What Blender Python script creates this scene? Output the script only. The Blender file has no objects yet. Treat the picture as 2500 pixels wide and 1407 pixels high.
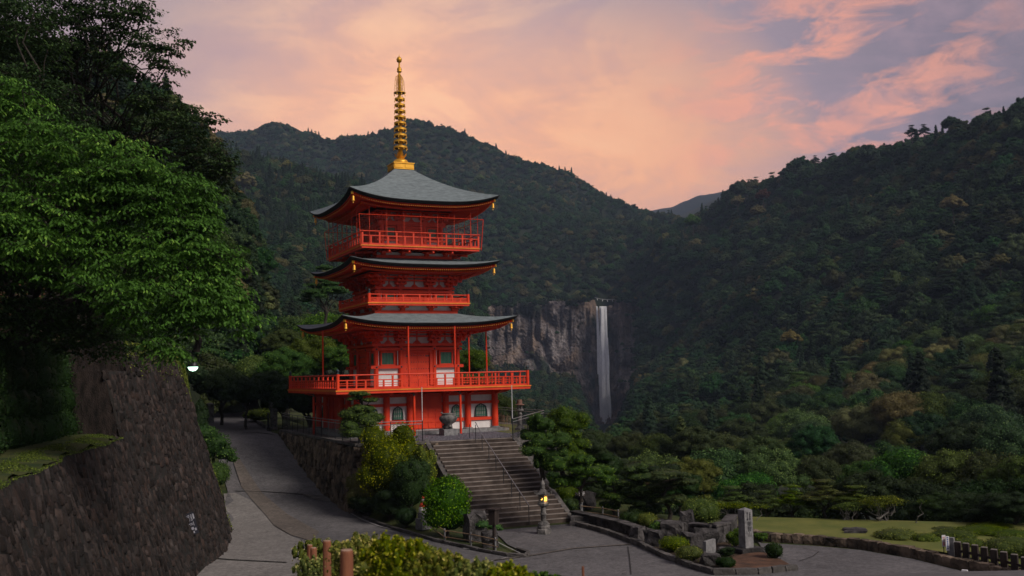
import bpy, math, random
import numpy as np
from mathutils import Vector, Matrix
from mathutils.geometry import delaunay_2d_cdt
rng = np.random.default_rng(7)
random.seed(7)
SC = bpy.context.scene
COL = SC.collection

# ------------------------------------------------------------------ camera, world, sun, exposure
def lin(r, g, b):
    f = lambda c: (c/255/12.92) if c/255 <= .04045 else ((c/255+.055)/1.055)**2.4
    return (f(r), f(g), f(b), 1.0)

FPX = 2450.0                                   # focal length in pixels of the 2500 px wide photograph
YAW, PITCH, ROLL = (math.radians(a) for a in (25.128, 4.828, 1.344))
CP = np.array([-21.519, -62.944, 3.716])
_h = np.array([math.sin(YAW), math.cos(YAW), 0.0]); _z = np.array([0, 0, 1.0])
_R0 = np.array([_h[1], -_h[0], 0.0])
FW = _h*math.cos(PITCH) + _z*math.sin(PITCH)
_U0 = -_h*math.sin(PITCH) + _z*math.cos(PITCH)
RT = _R0*math.cos(ROLL) - _U0*math.sin(ROLL)
UP = _U0*math.cos(ROLL) + _R0*math.sin(ROLL)
cam = bpy.data.cameras.new('camera'); camo = bpy.data.objects.new('camera', cam); COL.objects.link(camo)
camo.matrix_world = Matrix(((RT[0], UP[0], -FW[0], CP[0]), (RT[1], UP[1], -FW[1], CP[1]), (RT[2], UP[2], -FW[2], CP[2]), (0, 0, 0, 1)))
cam.sensor_width = 36; cam.lens = FPX/2500*36; cam.clip_start = .2; cam.clip_end = 12000
cam.dof.use_dof = True; cam.dof.focus_distance = 62; cam.dof.aperture_fstop = 2.0
SC.camera = camo

def ray(px, py): return FW + RT*(px-1250)/FPX - UP*(py-703.5)/FPX
def atd(px, py, D): return CP + ray(px, py)*D                     # a surveyed point: direction and distance
def atz(px, py, z): d = ray(px, py); return CP + d*(z-CP[2])/d[2]
def proj(P):
    d = np.asarray(P, float)-CP; w = d@FW
    return 1250+FPX*(d@RT)/w, 703.5-FPX*(d@UP)/w, w

SUN_EL, SUN_AZ = math.radians(37), math.radians(152)               # soft light from high behind the camera, to the right
world = bpy.data.worlds.new('World'); SC.world = world; world.use_nodes = True
class NT:                                                         # small helper to write node trees
    def __init__(s, t): s.t = t; s.n = t.nodes; s.l = t.links
    def new(s, typ, ins=None, **kw):
        n = s.n.new(typ)
        for k, v in kw.items(): setattr(n, k, v)
        for k, v in (ins or {}).items():
            if isinstance(v, bpy.types.NodeSocket): s.l.new(v, n.inputs[k])
            else: n.inputs[k].default_value = v
        return n
    def math(s, op, a, b=0.0, c=0.0, clamp=False):
        n = s.new('ShaderNodeMath', {0: a, 1: b, 2: c}, operation=op); n.use_clamp = clamp; return n.outputs[0]
    def vmath(s, op, a, b=(0, 0, 0)):
        n = s.new('ShaderNodeVectorMath', {0: a, 1: b}, operation=op)
        return n.outputs['Value'] if op in ('DOT_PRODUCT', 'LENGTH') else n.outputs[0]
    def mix(s, f, a, b, blend='MIX'):
        return s.new('ShaderNodeMix', {0: f, 6: a, 7: b}, data_type='RGBA', blend_type=blend).outputs[2]
    def ramp(s, f, pts, interp='LINEAR'):
        n = s.new('ShaderNodeValToRGB', {0: f}); cr = n.color_ramp; cr.interpolation = interp
        while len(cr.elements) < len(pts): cr.elements.new(.5)
        for e, (p, c) in zip(cr.elements, pts):
            e.position = p; e.color = c if hasattr(c, '__len__') else (c, c, c, 1)
        return n.outputs[0]
    def noise(s, vec, scale, detail=4, rough=.55, dist=0.0):
        return s.new('ShaderNodeTexNoise', {'Vector': vec, 'Scale': scale, 'Detail': detail, 'Roughness': rough, 'Distortion': dist}).outputs[0]
    def mapr(s, v, a, b, c=0.0, d=1.0):
        n = s.new('ShaderNodeMapRange', {0: v, 1: a, 2: b, 3: c, 4: d}); n.clamp = True; return n.outputs[0]

w = NT(world.node_tree)
w.n.clear()
tc = w.new('ShaderNodeTexCoord').outputs['Generated']
dirn = w.vmath('NORMALIZE', tc)
def vn(px, py): v = ray(px, py); return tuple(float(a) for a in v/np.linalg.norm(v))
gdir = vn(980, 520)
dt = w.vmath('DOT_PRODUCT', dirn, gdir)
ang = w.math('MULTIPLY', w.math('ARCCOSINE', dt), 1/math.pi)       # 0 at the glow, 1 opposite it
base = w.ramp(ang, [(0.0, lin(253, 188, 148)), (.045, lin(244, 180, 143)), (.068, lin(204, 164, 151)), (.09, lin(170, 148, 150)), (.125, lin(146, 131, 143)), (.165, lin(118, 110, 125)),
                    (.25, lin(106, 102, 112)), (.36, lin(108, 106, 114)), (.6, lin(122, 122, 130)), (1.0, lin(116, 116, 126))])
sep = w.new('ShaderNodeSeparateXYZ', {0: dirn})
dz = sep.outputs[2]
# the orange belt that lies low over the valley
belt = w.mapr(w.vmath('DOT_PRODUCT', dirn, vn(1560, 470)), math.cos(math.radians(11)), math.cos(math.radians(1.5)))
base = w.mix(w.math('MULTIPLY', belt, .75), base, lin(253, 176, 124))
# clouds: soft broken sheet, in azimuth and elevation so that it lies in the sky, not in the picture
az = w.math('SUBTRACT', w.math('ARCTAN2', sep.outputs[0], sep.outputs[1]), YAW); el = w.math('ARCSINE', dz)
pl = w.new('ShaderNodeCombineXYZ', {0: az, 1: el, 2: 0.0}).outputs[0]
d3 = w.new('ShaderNodeMapping', {'Vector': dirn, 'Scale': (1, 1, 1.9)}).outputs[0]
n1 = w.noise(d3, 6.5, 9, .62, .6)
n2 = w.noise(w.new('ShaderNodeMapping', {'Vector': pl, 'Rotation': (0, 0, math.radians(-28)), 'Scale': (.8, 2.3, 1)}).outputs[0], 11, 8, .6, .6)
cl = w.math('ADD', w.math('MULTIPLY', n1, .6), w.math('MULTIPLY', n2, .4))
near = w.mapr(ang, .03, .10, 1.0, 0.05)
bright = w.math('MULTIPLY', w.mapr(cl, .47, .66), near)
col = w.mix(w.math('MULTIPLY', bright, .85), base, lin(255, 202, 158))
dull = w.math('MULTIPLY', w.mapr(cl, .53, .36), w.mapr(ang, .01, .09, .5, 1.0))
col = w.mix(w.math('MULTIPLY', dull, .6), col, lin(170, 142, 150))
# orange fall-streak wisps to the right
m2 = w.new('ShaderNodeMapping', {'Vector': pl, 'Rotation': (0, 0, math.radians(-52)), 'Scale': (11, 30, 1)}).outputs[0]
n3 = w.noise(m2, 1.15, 6, .6, .45)
dw = w.vmath('DOT_PRODUCT', dirn, vn(2040, 240))
wmask = w.mapr(dw, math.cos(math.radians(10.5)), math.cos(math.radians(4.0)))
wis = w.math('MULTIPLY', w.mapr(n3, .47, .63), wmask)
col = w.mix(w.math('MULTIPLY', wis, .7), col, lin(240, 160, 130))
# below the horizon: dark ground tone
col = w.mix(w.mapr(dz, -.02, -.12), col, lin(60, 62, 66))
SUNSKY = w.new('ShaderNodeTexSky', sky_type='NISHITA', sun_disc=False, sun_elevation=SUN_EL, sun_rotation=SUN_AZ, altitude=300)
bg1 = w.new('ShaderNodeBackground', {'Color': SUNSKY.outputs[0], 'Strength': .004})
bg2 = w.new('ShaderNodeBackground', {'Color': col, 'Strength': 1.18})
ad = w.new('ShaderNodeAddShader', {0: bg1.outputs[0], 1: bg2.outputs[0]})
w.new('ShaderNodeOutputWorld', {'Surface': ad.outputs[0]})

sun = bpy.data.lights.new('sun', 'SUN'); suno = bpy.data.objects.new('sun', sun); COL.objects.link(suno)
sun.energy = 2.9; sun.angle = math.radians(22); sun.color = (1.0, .90, .80)
sd = Vector((math.sin(SUN_AZ)*math.cos(SUN_EL), math.cos(SUN_AZ)*math.cos(SUN_EL), math.sin(SUN_EL)))
suno.rotation_euler = sd.to_track_quat('Z', 'Y').to_euler()
SC.view_settings.view_transform = 'Standard'; SC.view_settings.look = 'None'
SC.view_settings.gamma = 1; SC.view_settings.use_curve_mapping = False
SC.view_settings.exposure = 0.0
SC.render.engine = 'CYCLES'
cy_ = SC.cycles
cy_.use_denoising = True; cy_.max_bounces = 6; cy_.diffuse_bounces = 3; cy_.glossy_bounces = 2; cy_.transmission_bounces = 4
cy_.transparent_max_bounces = 12; cy_.volume_bounces = 0; cy_.sample_clamp_indirect = 3; cy_.use_adaptive_sampling = True

# ------------------------------------------------------------------ mesh helpers
def tag(o, label=None, cat=None, group=None, kind=None):
    if label: o['label'] = label
    if cat: o['category'] = cat
    if group: o['group'] = group
    if kind: o['kind'] = kind
    return o
def link(name, me, parent=None, loc=(0, 0, 0), rz=0.0):
    o = bpy.data.objects.new(name, me); COL.objects.link(o)
    if parent is not None: o.parent = parent
    o.location = [float(a) for a in loc]
    if rz: o.rotation_euler = (0, 0, rz)
    return o
def thing(name, label, cat, loc=(0, 0, 0), rz=0.0, group=None):
    return tag(link(name, None, None, loc, rz), label, cat, group)
def bulk(name, V, F, mat, nper=4, attrs=None, smooth=False):
    V = np.ascontiguousarray(V, np.float32); F = np.ascontiguousarray(F, np.int32)
    me = bpy.data.meshes.new(name)
    me.vertices.add(len(V)); me.vertices.foreach_set('co', V.ravel())
    me.loops.add(F.size); me.loops.foreach_set('vertex_index', F.ravel())
    me.polygons.add(len(F)); me.polygons.foreach_set('loop_start', np.arange(0, F.size, nper, dtype=np.int32))
    if smooth: me.polygons.foreach_set('use_smooth', np.ones(len(F), bool))
    for k, a in (attrs or {}).items():
        at = me.attributes.new(k, 'FLOAT', 'POINT'); at.data.foreach_set('value', np.ascontiguousarray(a, np.float32))
    me.update(calc_edges=True)
    if mat: me.materials.append(mat)
    return me
class MB:
    def __init__(s): s.v = []; s.f = []
    def add(s, vs, fs):
        n = len(s.v); s.v += [tuple(float(c) for c in v) for v in vs]; s.f += [tuple(n+i for i in f) for f in fs]; return s
    def box(s, c, sz, rz=0.0, taper=1.0, top=None):
        x, y, z = (a/2 for a in sz); P = []
        cr, sr = math.cos(rz), math.sin(rz)
        for k, (i, j) in [(k, ij) for k in (-1, 1) for ij in ((-1, -1), (1, -1), (1, 1), (-1, 1))]:
            t = taper if k > 0 else 1
            a, b = i*x*t, j*y*t
            P.append((c[0]+a*cr-b*sr, c[1]+a*sr+b*cr, c[2]+k*z))
        return s.add(P, [(3, 2, 1, 0), (4, 5, 6, 7), (0, 1, 5, 4), (1, 2, 6, 5), (2, 3, 7, 6), (3, 0, 4, 7)])
    def beam(s, a, b, wd, hg):                                   # box between two points, hg measured upright
        a = Vector(a); b = Vector(b); d = (b-a).normalized(); sd = d.cross(Vector((0, 0, 1)))
        if sd.length < 1e-4: sd = Vector((1, 0, 0))
        sd.normalize(); u = sd.cross(d).normalized()
        P = [p+sd*i*wd/2+u*j*hg/2 for p in (a, b) for i, j in ((-1, -1), (1, -1), (1, 1), (-1, 1))]
        return s.add(P, [(3, 2, 1, 0), (4, 5, 6, 7), (0, 1, 5, 4), (1, 2, 6, 5), (2, 3, 7, 6), (3, 0, 4, 7)])
    def tube(s, pts, rad, n=8, caps=True):
        pts = [Vector(p) for p in pts]; rad = rad if hasattr(rad, '__len__') else [rad]*len(pts)
        base = len(s.v); up = Vector((.13, .07, 1))
        for i, p in enumerate(pts):
            d = (pts[min(i+1, len(pts)-1)]-pts[max(i-1, 0)]).normalized()
            a = d.cross(up)
            if a.length < .05: a = d.cross(Vector((1, 0, 0)))
            a.normalize(); b = d.cross(a)
            for k in range(n):
                t = 2*math.pi*k/n; q = p+(a*math.cos(t)+b*math.sin(t))*rad[i]; s.v.append(tuple(q))
        for i in range(len(pts)-1):
            for k in range(n):
                k2 = (k+1) % n; s.f.append((base+i*n+k, base+i*n+k2, base+(i+1)*n+k2, base+(i+1)*n+k))
        if caps:
            s.f.append(tuple(base+k for k in range(n))[::-1]); s.f.append(tuple(base+(len(pts)-1)*n+k for k in range(n)))
        return s
    def lathe(s, prof, c=(0, 0, 0), n=16, rot=0.0):
        base = len(s.v)
        for r, z in prof:
            for k in range(n):
                t = 2*math.pi*k/n+rot; s.v.append((c[0]+r*math.cos(t), c[1]+r*math.sin(t), c[2]+z))
        for i in range(len(prof)-1):
            for k in range(n):
                k2 = (k+1) % n; s.f.append((base+i*n+k, base+i*n+k2, base+(i+1)*n+k2, base+(i+1)*n+k))
        s.f.append(tuple(base+k for k in range(n))[::-1]); s.f.append(tuple(base+(len(prof)-1)*n+k for k in range(n)))
        return s
    def prism(s, poly, y0, y1):                                  # outline in x,z extruded along y
        n = len(poly)
        P = [(x, y0, z) for x, z in poly]+[(x, y1, z) for x, z in poly]
        return s.add(P, [tuple(range(n)), tuple(range(n, 2*n))[::-1]]+[(i+n, (i+1) % n+n, (i+1) % n, i) for i in range(n)])
    def mesh(s, name, mat, bevel=0.0, smooth=False):
        me = bpy.data.meshes.new(name); me.from_pydata(s.v, [], s.f); me.update()
        if mat: me.materials.append(mat)
        if smooth:
            for p in me.polygons: p.use_smooth = True
        return me
    def obj(s, name, mat, parent=None, loc=(0, 0, 0), rz=0.0, smooth=False, label=None, kind=None):
        o = link(name, s.mesh(name, mat, smooth=smooth), parent, loc, rz)
        return tag(o, label, kind=kind)

# ------------------------------------------------------------------ materials
def bump(n, h, strength=.3, dist=.05):
    return n.new('ShaderNodeBump', {'Height': h, 'Strength': strength, 'Distance': dist}).outputs[0]
def mat(name, fn):
    m = bpy.data.materials.new(name); m.use_nodes = True; n = NT(m.node_tree); n.n.clear()
    out = n.new('ShaderNodeOutputMaterial'); sh = fn(n); n.l.new(sh, out.inputs['Surface']); return m
def pbr(n, colr, rough=.7, metal=0.0, normal=None, spec=.3, **kw):
    ins = {'Base Color': colr, 'Roughness': rough, 'Metallic': metal, 'Specular IOR Level': spec}
    if normal is not None: ins['Normal'] = normal
    ins.update(kw)
    return n.new('ShaderNodeBsdfPrincipled', ins).outputs[0]
def c4(r, g, b): return (r, g, b, 1)
def simple(name, c1, c2, scale=3.0, rough=.7, bs=.25, bd=.02, metal=0.0, spec=.3, detail=6, objrand=0.0, stretch=(1, 1, 1), obj=False, lo=.35, hi=.68, island=0.0):
    def f(n):
        tcn = n.new('ShaderNodeTexCoord').outputs['Object'] if obj else n.new('ShaderNodeNewGeometry').outputs['Position']
        v = n.new('ShaderNodeMapping', {'Vector': tcn, 'Scale': stretch}).outputs[0]
        a = n.noise(v, scale, detail, .6)
        cc = n.ramp(a, [(lo, c1), (hi, c2)])
        if objrand:
            r = n.new('ShaderNodeObjectInfo').outputs['Random']
            cc = n.new('ShaderNodeHueSaturation', {'Value': n.mapr(r, 0, 1, 1-objrand, 1+objrand), 'Color': cc}).outputs[0]
        if island:
            ri = n.new('ShaderNodeNewGeometry').outputs['Random Per Island']
            cc = n.new('ShaderNodeHueSaturation', {'Value': n.mapr(ri, 0, 1, 1-island, 1+island*1.3), 'Saturation': n.mapr(n.math('FRACT', n.math('MULTIPLY', ri, 9.3)), 0, 1, .6, 1.25), 'Color': cc}).outputs[0]
        b = n.noise(v, scale*6, 4, .6)
        return pbr(n, cc, rough, metal, bump(n, b, bs, bd), spec)
    return mat(name, f)

M = {}
M['red'] = simple('vermilion_paint', c4(.62, .032, .007), c4(.76, .056, .012), 1.5, .5, .08, .01, spec=.35)
M['orange'] = simple('orange_paint', c4(.70, .20, .02), c4(.78, .26, .03), 1.5, .5, .08, .01)
M['yellow'] = simple('yellow_end_paint', c4(.62, .25, .02), c4(.72, .32, .03), 2, .5, .05, .01)
M['white'] = simple('white_plaster', c4(.66, .63, .62), c4(.82, .79, .78), 1.8, .85, .15, .01)
M['green'] = simple('green_paint', c4(.015, .15, .09), c4(.03, .24, .15), 2, .5, .1, .01)
M['pane'] = simple('shoji_pane', c4(.42, .40, .36), c4(.52, .49, .44), 2, .5, .05, .01)
M['black'] = simple('black_metal', c4(.008, .009, .012), c4(.02, .022, .028), 3, .45, .1, .01, spec=.5)
M['roof'] = simple('bark_shingle', c4(.105, .13, .14), c4(.20, .24, .255), 2.6, .62, .6, .03, spec=.4, stretch=(1, 1, 5))
M['roofedge'] = simple('bark_edge', c4(.016, .017, .019), c4(.035, .036, .038), 3, .8, .5, .02, stretch=(1, 1, 12))
M['gold'] = simple('gold_leaf', c4(.62, .30, .022), c4(.80, .42, .045), 2, .42, .15, .01, metal=.55, spec=.5)
M['bronze'] = simple('dark_bronze', c4(.02, .035, .045), c4(.05, .065, .07), 5, .5, .2, .01, metal=.3)
M['brass'] = simple('gilded_bell', c4(.8, .40, .04), c4(.92, .5, .08), 5, .4, .1, .01, metal=.4)
M['net'] = simple('red_net_cord', c4(.20, .05, .045), c4(.26, .07, .06), 3, .8, .1, .01)
M['deck'] = simple('weathered_deck', c4(.20, .17, .17), c4(.30, .27, .26), 2, .8, .2, .01, stretch=(1, 8, 1))
M['step'] = simple('step_concrete', c4(.042, .031, .026), c4(.105, .080, .067), 1.7, .9, .5, .02, stretch=(1, 1, .6))
M['stepedge'] = simple('step_nosing', c4(.17, .145, .13), c4(.29, .25, .225), 2.4, .9, .4, .02)
M['kerb'] = simple('kerb_stone', c4(.045, .042, .040), c4(.12, .11, .105), 2.2, .9, .7, .04, objrand=.3)
M['stone'] = simple('grey_granite', c4(.13, .13, .135), c4(.27, .265, .27), 5, .85, .5, .02)
M['lstone'] = simple('weathered_lantern_stone', c4(.05, .048, .048), c4(.24, .225, .215), 3.2, .9, .8, .03)
M['rock'] = simple('garden_rock', c4(.014, .013, .013), c4(.10, .092, .092), 2.0, .9, 1.0, .08, objrand=.35)
M['boulder'] = simple('retaining_boulder', c4(.030, .024, .018), c4(.24, .18, .13), 1.6, .9, 1.0, .06, objrand=.5)
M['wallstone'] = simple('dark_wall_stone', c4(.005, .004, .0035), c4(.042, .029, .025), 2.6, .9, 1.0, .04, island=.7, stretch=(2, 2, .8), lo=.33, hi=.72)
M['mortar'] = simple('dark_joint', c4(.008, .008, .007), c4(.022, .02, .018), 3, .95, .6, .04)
M['wood'] = simple('stake_wood', c4(.16, .055, .028), c4(.30, .12, .06), 2.2, .75, .4, .01, stretch=(6, 6, .7))
M['woodtop'] = simple('stake_end_grain', c4(.28, .17, .12), c4(.40, .26, .19), 8, .85, .3, .01)
M['dwood'] = simple('dark_timber', c4(.018, .013, .012), c4(.05, .035, .03), 3, .85, .5, .01, stretch=(5, 5, .6))
M['dwoodtop'] = simple('weathered_post_cap', c4(.13, .115, .105), c4(.2, .18, .16), 5, .9, .3, .01)
M['bamboo'] = simple('old_bamboo', c4(.20, .13, .075), c4(.34, .23, .14), 3, .6, .15, .01)
M['steel'] = simple('brushed_rail', c4(.25, .24, .25), c4(.36, .35, .36), 4, .4, .1, .01, metal=.6)
M['whitep'] = simple('white_pole_paint', c4(.55, .55, .57), c4(.65, .65, .67), 4, .5, .05, .01)
M['bark'] = simple('tree_bark', c4(.020, .016, .013), c4(.065, .055, .045), 3, .9, .9, .04, stretch=(4, 4, .8))
M['palebark'] = simple('pale_branch_bark', c4(.07, .065, .06), c4(.19, .18, .165), 5, .85, .5, .02, stretch=(3, 3, .8))
M['soil'] = simple('garden_soil', c4(.016, .012, .008), c4(.060, .038, .022), 1.6, .95, .9, .05)
M['redsoil'] = simple('red_gravel_soil', c4(.05, .028, .018), c4(.13, .065, .04), 2.4, .95, .9, .03)
M['moss'] = simple('mossy_ground', c4(.018, .035, .008), c4(.07, .075, .02), 1.2, .95, 1.0, .06)
M['forestfloor'] = simple('forest_floor', c4(.006, .012, .005), c4(.02, .028, .01), .2, .95, .6, .3)
M['lawn'] = simple('lawn_turf', c4(.085, .105, .018), c4(.155, .155, .035), .7, .95, .8, .03)
M['redcloth'] = simple('red_bib_cloth', c4(.5, .02, .02), c4(.6, .03, .03), 3, .8, .2, .01)
M['signg'] = simple('faded_sign_print', c4(.22, .22, .26), c4(.3, .3, .34), 3, .5, .05, .01)
M['signw'] = simple('white_sign_face', c4(.6, .6, .62), c4(.66, .66, .68), 3, .5, .05, .01)
M['signb'] = simple('black_sign_face', c4(.012, .013, .02), c4(.02, .02, .03), 3, .4, .05, .01)

def asphalt_fn(c1, c2, cracks=True):
    def f(n):
        p = n.new('ShaderNodeNewGeometry').outputs['Position']
        big = n.noise(p, .22, 6, .6); mid = n.noise(p, 1.7, 5, .6); fine = n.noise(p, 6.5, 6, .8)
        base = n.ramp(n.math('ADD', n.math('MULTIPLY', big, .6), n.math('MULTIPLY', mid, .4)), [(.38, c1), (.62, c2)])
        base = n.mix(.75, base, n.ramp(fine, [(.34, .45), (.66, 1.6)]), 'MULTIPLY')
        vo = n.new('ShaderNodeTexVoronoi', {'Vector': n.new('ShaderNodeMapping', {'Vector': p, 'Scale': (1, .7, 0)}).outputs[0], 'Scale': .2, 'Randomness': 1.0}, feature='DISTANCE_TO_EDGE')
        wob = n.math('ADD', vo.outputs[0], n.math('MULTIPLY', n.math('SUBTRACT', n.noise(p, 1.1, 6, .7), .5), .22))
        cr = n.math('ADD', n.mapr(n.math('ABSOLUTE', wob), .0005, .003), n.mapr(n.noise(p, .35, 3, .5), .52, .46), clamp=True)
        base = n.mix(n.math('SUBTRACT', 1.0, cr), base, c4(.012, .011, .011)) if cracks else base
        stain = n.mapr(n.noise(p, .6, 5, .7), .58, .72)
        base = n.mix(n.math('MULTIPLY', stain, .45), base, tuple(c*.55 for c in c1[:3])+(1,))
        sp = n.mapr(n.noise(p, 9, 3, .6), .66, .74)
        base = n.mix(n.math('MULTIPLY', sp, .35), base, c4(.2, .19, .18))
        return pbr(n, base, .85, 0, bump(n, fine, .5, .01), .35)
    return f
M['asphalt'] = mat('worn_asphalt', asphalt_fn(c4(.075, .072, .076), c4(.125, .119, .123)))
M['concrete'] = mat('pale_concrete_paving', asphalt_fn(c4(.13, .122, .117), c4(.20, .188, .18)))
M['brownkerb'] = mat('brown_gutter_strip', asphalt_fn(c4(.082, .070, .062), c4(.135, .115, .10), False))
M['cobble'] = simple('dark_cobble', c4(.05, .048, .06), c4(.17, .16, .19), 7, .6, .5, .02, spec=.4)
M['paleline'] = simple('pale_edge_line', c4(.24, .23, .23), c4(.32, .31, .31), 3, .8, .2, .01)

def leafmat(name, c1, c2, c3=None, transl=.3, spread=.03, vmin=.7, vmax=1.3, spec=.10, zone=.03, zc=None, rough=.55):
    """leaf colour: per leaf (tint), per tree (object random) and broad zones of the wood; a low tint puts shade into the inner masses"""
    def f(n):
        t = n.new('ShaderNodeAttribute', attribute_name='tint').outputs['Fac']
        oi = n.new('ShaderNodeObjectInfo'); r = oi.outputs['Random']
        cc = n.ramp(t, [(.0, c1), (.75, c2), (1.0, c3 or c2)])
        if zc is not None:
            z = n.noise(oi.outputs['Location'], zone, 3, .6)
            r2 = n.math('FRACT', n.math('MULTIPLY', r, 7.31))
            sel = n.mapr(n.math('ADD', n.math('MULTIPLY', r2, .5), n.math('MULTIPLY', z, .6)), .66, .86)
            cc = n.mix(sel, cc, zc)
        hv = n.new('ShaderNodeHueSaturation', {'Hue': n.mapr(r, 0, 1, .5-spread, .5+spread), 'Saturation': n.mapr(n.math('FRACT', n.math('MULTIPLY', r, 5.7)), 0, 1, .8, 1.1),
                                              'Value': n.mapr(n.math('FRACT', n.math('MULTIPLY', r, 13.7)), 0, 1, vmin, vmax), 'Color': cc}).outputs[0]
        a = pbr(n, hv, rough, 0, None, spec)
        b = n.new('ShaderNodeBsdfTranslucent', {'Color': hv}).outputs[0]
        return n.new('ShaderNodeMixShader', {0: transl, 1: a, 2: b}).outputs[0]
    return mat(name, f)
M['lf_forest'] = leafmat('forest_leaf', c4(.008, .026, .008), c4(.034, .080, .022), c4(.095, .150, .038), .2, .03, .5, 1.75, zc=c4(.11, .095, .035), zone=.012)
M['lf_conifer'] = leafmat('conifer_needle', c4(.007, .019, .008), c4(.024, .048, .018), None, .1, .03, .6, 1.6)
M['lf_bright'] = leafmat('fresh_cherry_leaf', c4(.018, .075, .004), c4(.058, .215, .008), c4(.17, .40, .020), .42, .015, .85, 1.15, spec=.15, rough=.55)
M['lf_maple'] = leafmat('dark_maple_leaf', c4(.014, .042, .008), c4(.050, .115, .018), c4(.08, .16, .02), .35, .02, .8, 1.2)
M['lf_mid'] = leafmat('garden_tree_leaf', c4(.016, .048, .008), c4(.078, .165, .020), c4(.18, .29, .035), .3, .03, .85, 1.45, zc=c4(.12, .12, .03), zone=.05)
M['lf_olive'] = leafmat('olive_tree_leaf', c4(.020, .038, .008), c4(.068, .095, .018), c4(.12, .145, .03), .2, .02, .75, 1.3)
M['lf_pine'] = leafmat('pine_needle', c4(.018, .040, .006), c4(.080, .135, .014), c4(.15, .21, .02), .15, .015, .85, 1.2)
M['lf_top'] = leafmat('topiary_leaf', c4(.018, .046, .005), c4(.080, .155, .012), c4(.20, .29, .025), .25, .02, .8, 1.25)
M['lf_az'] = leafmat('azalea_leaf', c4(.028, .052, .004), c4(.145, .195, .010), c4(.31, .35, .02), .25, .02, .8, 1.2)
M['lf_dark'] = leafmat('dark_shrub_leaf', c4(.010, .026, .005), c4(.030, .062, .012), None, .2, .02, .8, 1.2)
M['lf_yellow'] = leafmat('yellow_tipped_hedge_leaf', c4(.05, .085, .006), c4(.28, .30, .02), c4(.62, .56, .12), .35, .015, .9, 1.1)
M['lf_red'] = leafmat('reddish_leaf', c4(.07, .035, .015), c4(.17, .075, .03), c4(.13, .12, .03), .3, .02, .8, 1.2)
M['lf_pale'] = leafmat('pale_crown_leaf', c4(.09, .085, .03), c4(.24, .20, .07), c4(.30, .22, .10), .25, .03, .8, 1.3)
# ------------------------------------------------------------------ the pagoda
PAG = thing('pagoda', 'three-storied vermilion pagoda with grey bark roofs and golden spire above the stone steps', 'pagoda', (0, 0, 0))
FT = 0.1                                                         # terrace level
def side(k, x, y):                                               # side 0 front(-y) 1 right 2 back 3 left
    a = k*math.pi/2; return x*math.cos(a)-y*math.sin(a), x*math.sin(a)+y*math.cos(a)
def onside(name, me, k, parent=PAG, x=0.0, y=0.0, z=0.0, kind=None):
    X, Y = side(k, x, y); o = link(name, me, parent, (X, Y, z), k*math.pi/2); return tag(o, kind=kind)

# roofs ---------------------------------------------------------
def lift(a, half, amt):                                          # rise of the eave towards its corners
    t = min(1.0, abs(a)/half); return amt*t**3.2
def roof(half, ze, ztip, hin, zin, ncourse, name='roof'):
    """stepped bark courses from the eave (half, ze) up to the inner square (hin, zin)"""
    amt = ztip-ze
    nu = 36; V = []; F = []
    for k in range(4):
        for c in range(ncourse+1):
            for s in (0, 1):                                     # two rings per course: a small tread and a drop
                t = min(1.0, (c+(0.86 if s else 0.0))/ncourse) if c < ncourse else 1.0
                r = half+(hin-half)*t
                z = ze+(zin-ze)*(.62*t+.38*t*t) + (.018 if s == 0 and c > 0 else 0.0)
                for i in range(nu+1):
                    u = -1+2*i/nu; a = u*r
                    zz = z+amt*abs(u)**3.2*(1-t)**1.6
                    bow = .10*(abs(u)**2.5)*(1-t)                 # eave line bows outwards to the tips
                    X, Y = side(k, a*(1+bow/r*0.6), -(r+bow*.4)); V.append((X, Y, zz))
    rings = 2*(ncourse+1)
    for k in range(4):
        b = k*rings*(nu+1)
        for j in range(rings-1):
            for i in range(nu):
                p = b+j*(nu+1)+i; F.append((p, p+1, p+nu+2, p+nu+1))
    link('shingle_roof', bulk('shingle_roof', V, F, M['roof']), PAG)
    # layered dark edge band under the shingles, and the soffit
    V = []; F = []; prof = [(0.0, 0.0), (.01, -.055), (-.045, -.058), (-.045, -.125), (-.10, -.128), (-.13, -.20), (-.22, -.205)]
    for k in range(4):
        for dr, dz in prof:
            r = half+dr
            for i in range(nu+1):
                u = -1+2*i/nu; bow = .10*(abs(u)**2.5)
                X, Y = side(k, u*r*(1+bow/r*.6), -(r+bow*.4)); V.append((X, Y, ze+amt*abs(u)**3.2+dz))
    for k in range(4):
        b = k*len(prof)*(nu+1)
        for j in range(len(prof)-1):
            for i in range(nu):
                p = b+j*(nu+1)+i; F.append((p, p+nu+1, p+nu+2, p+1))
    link('roof_edge', bulk('roof_edge', V, F, M['roofedge']), PAG)
    return amt
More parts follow.
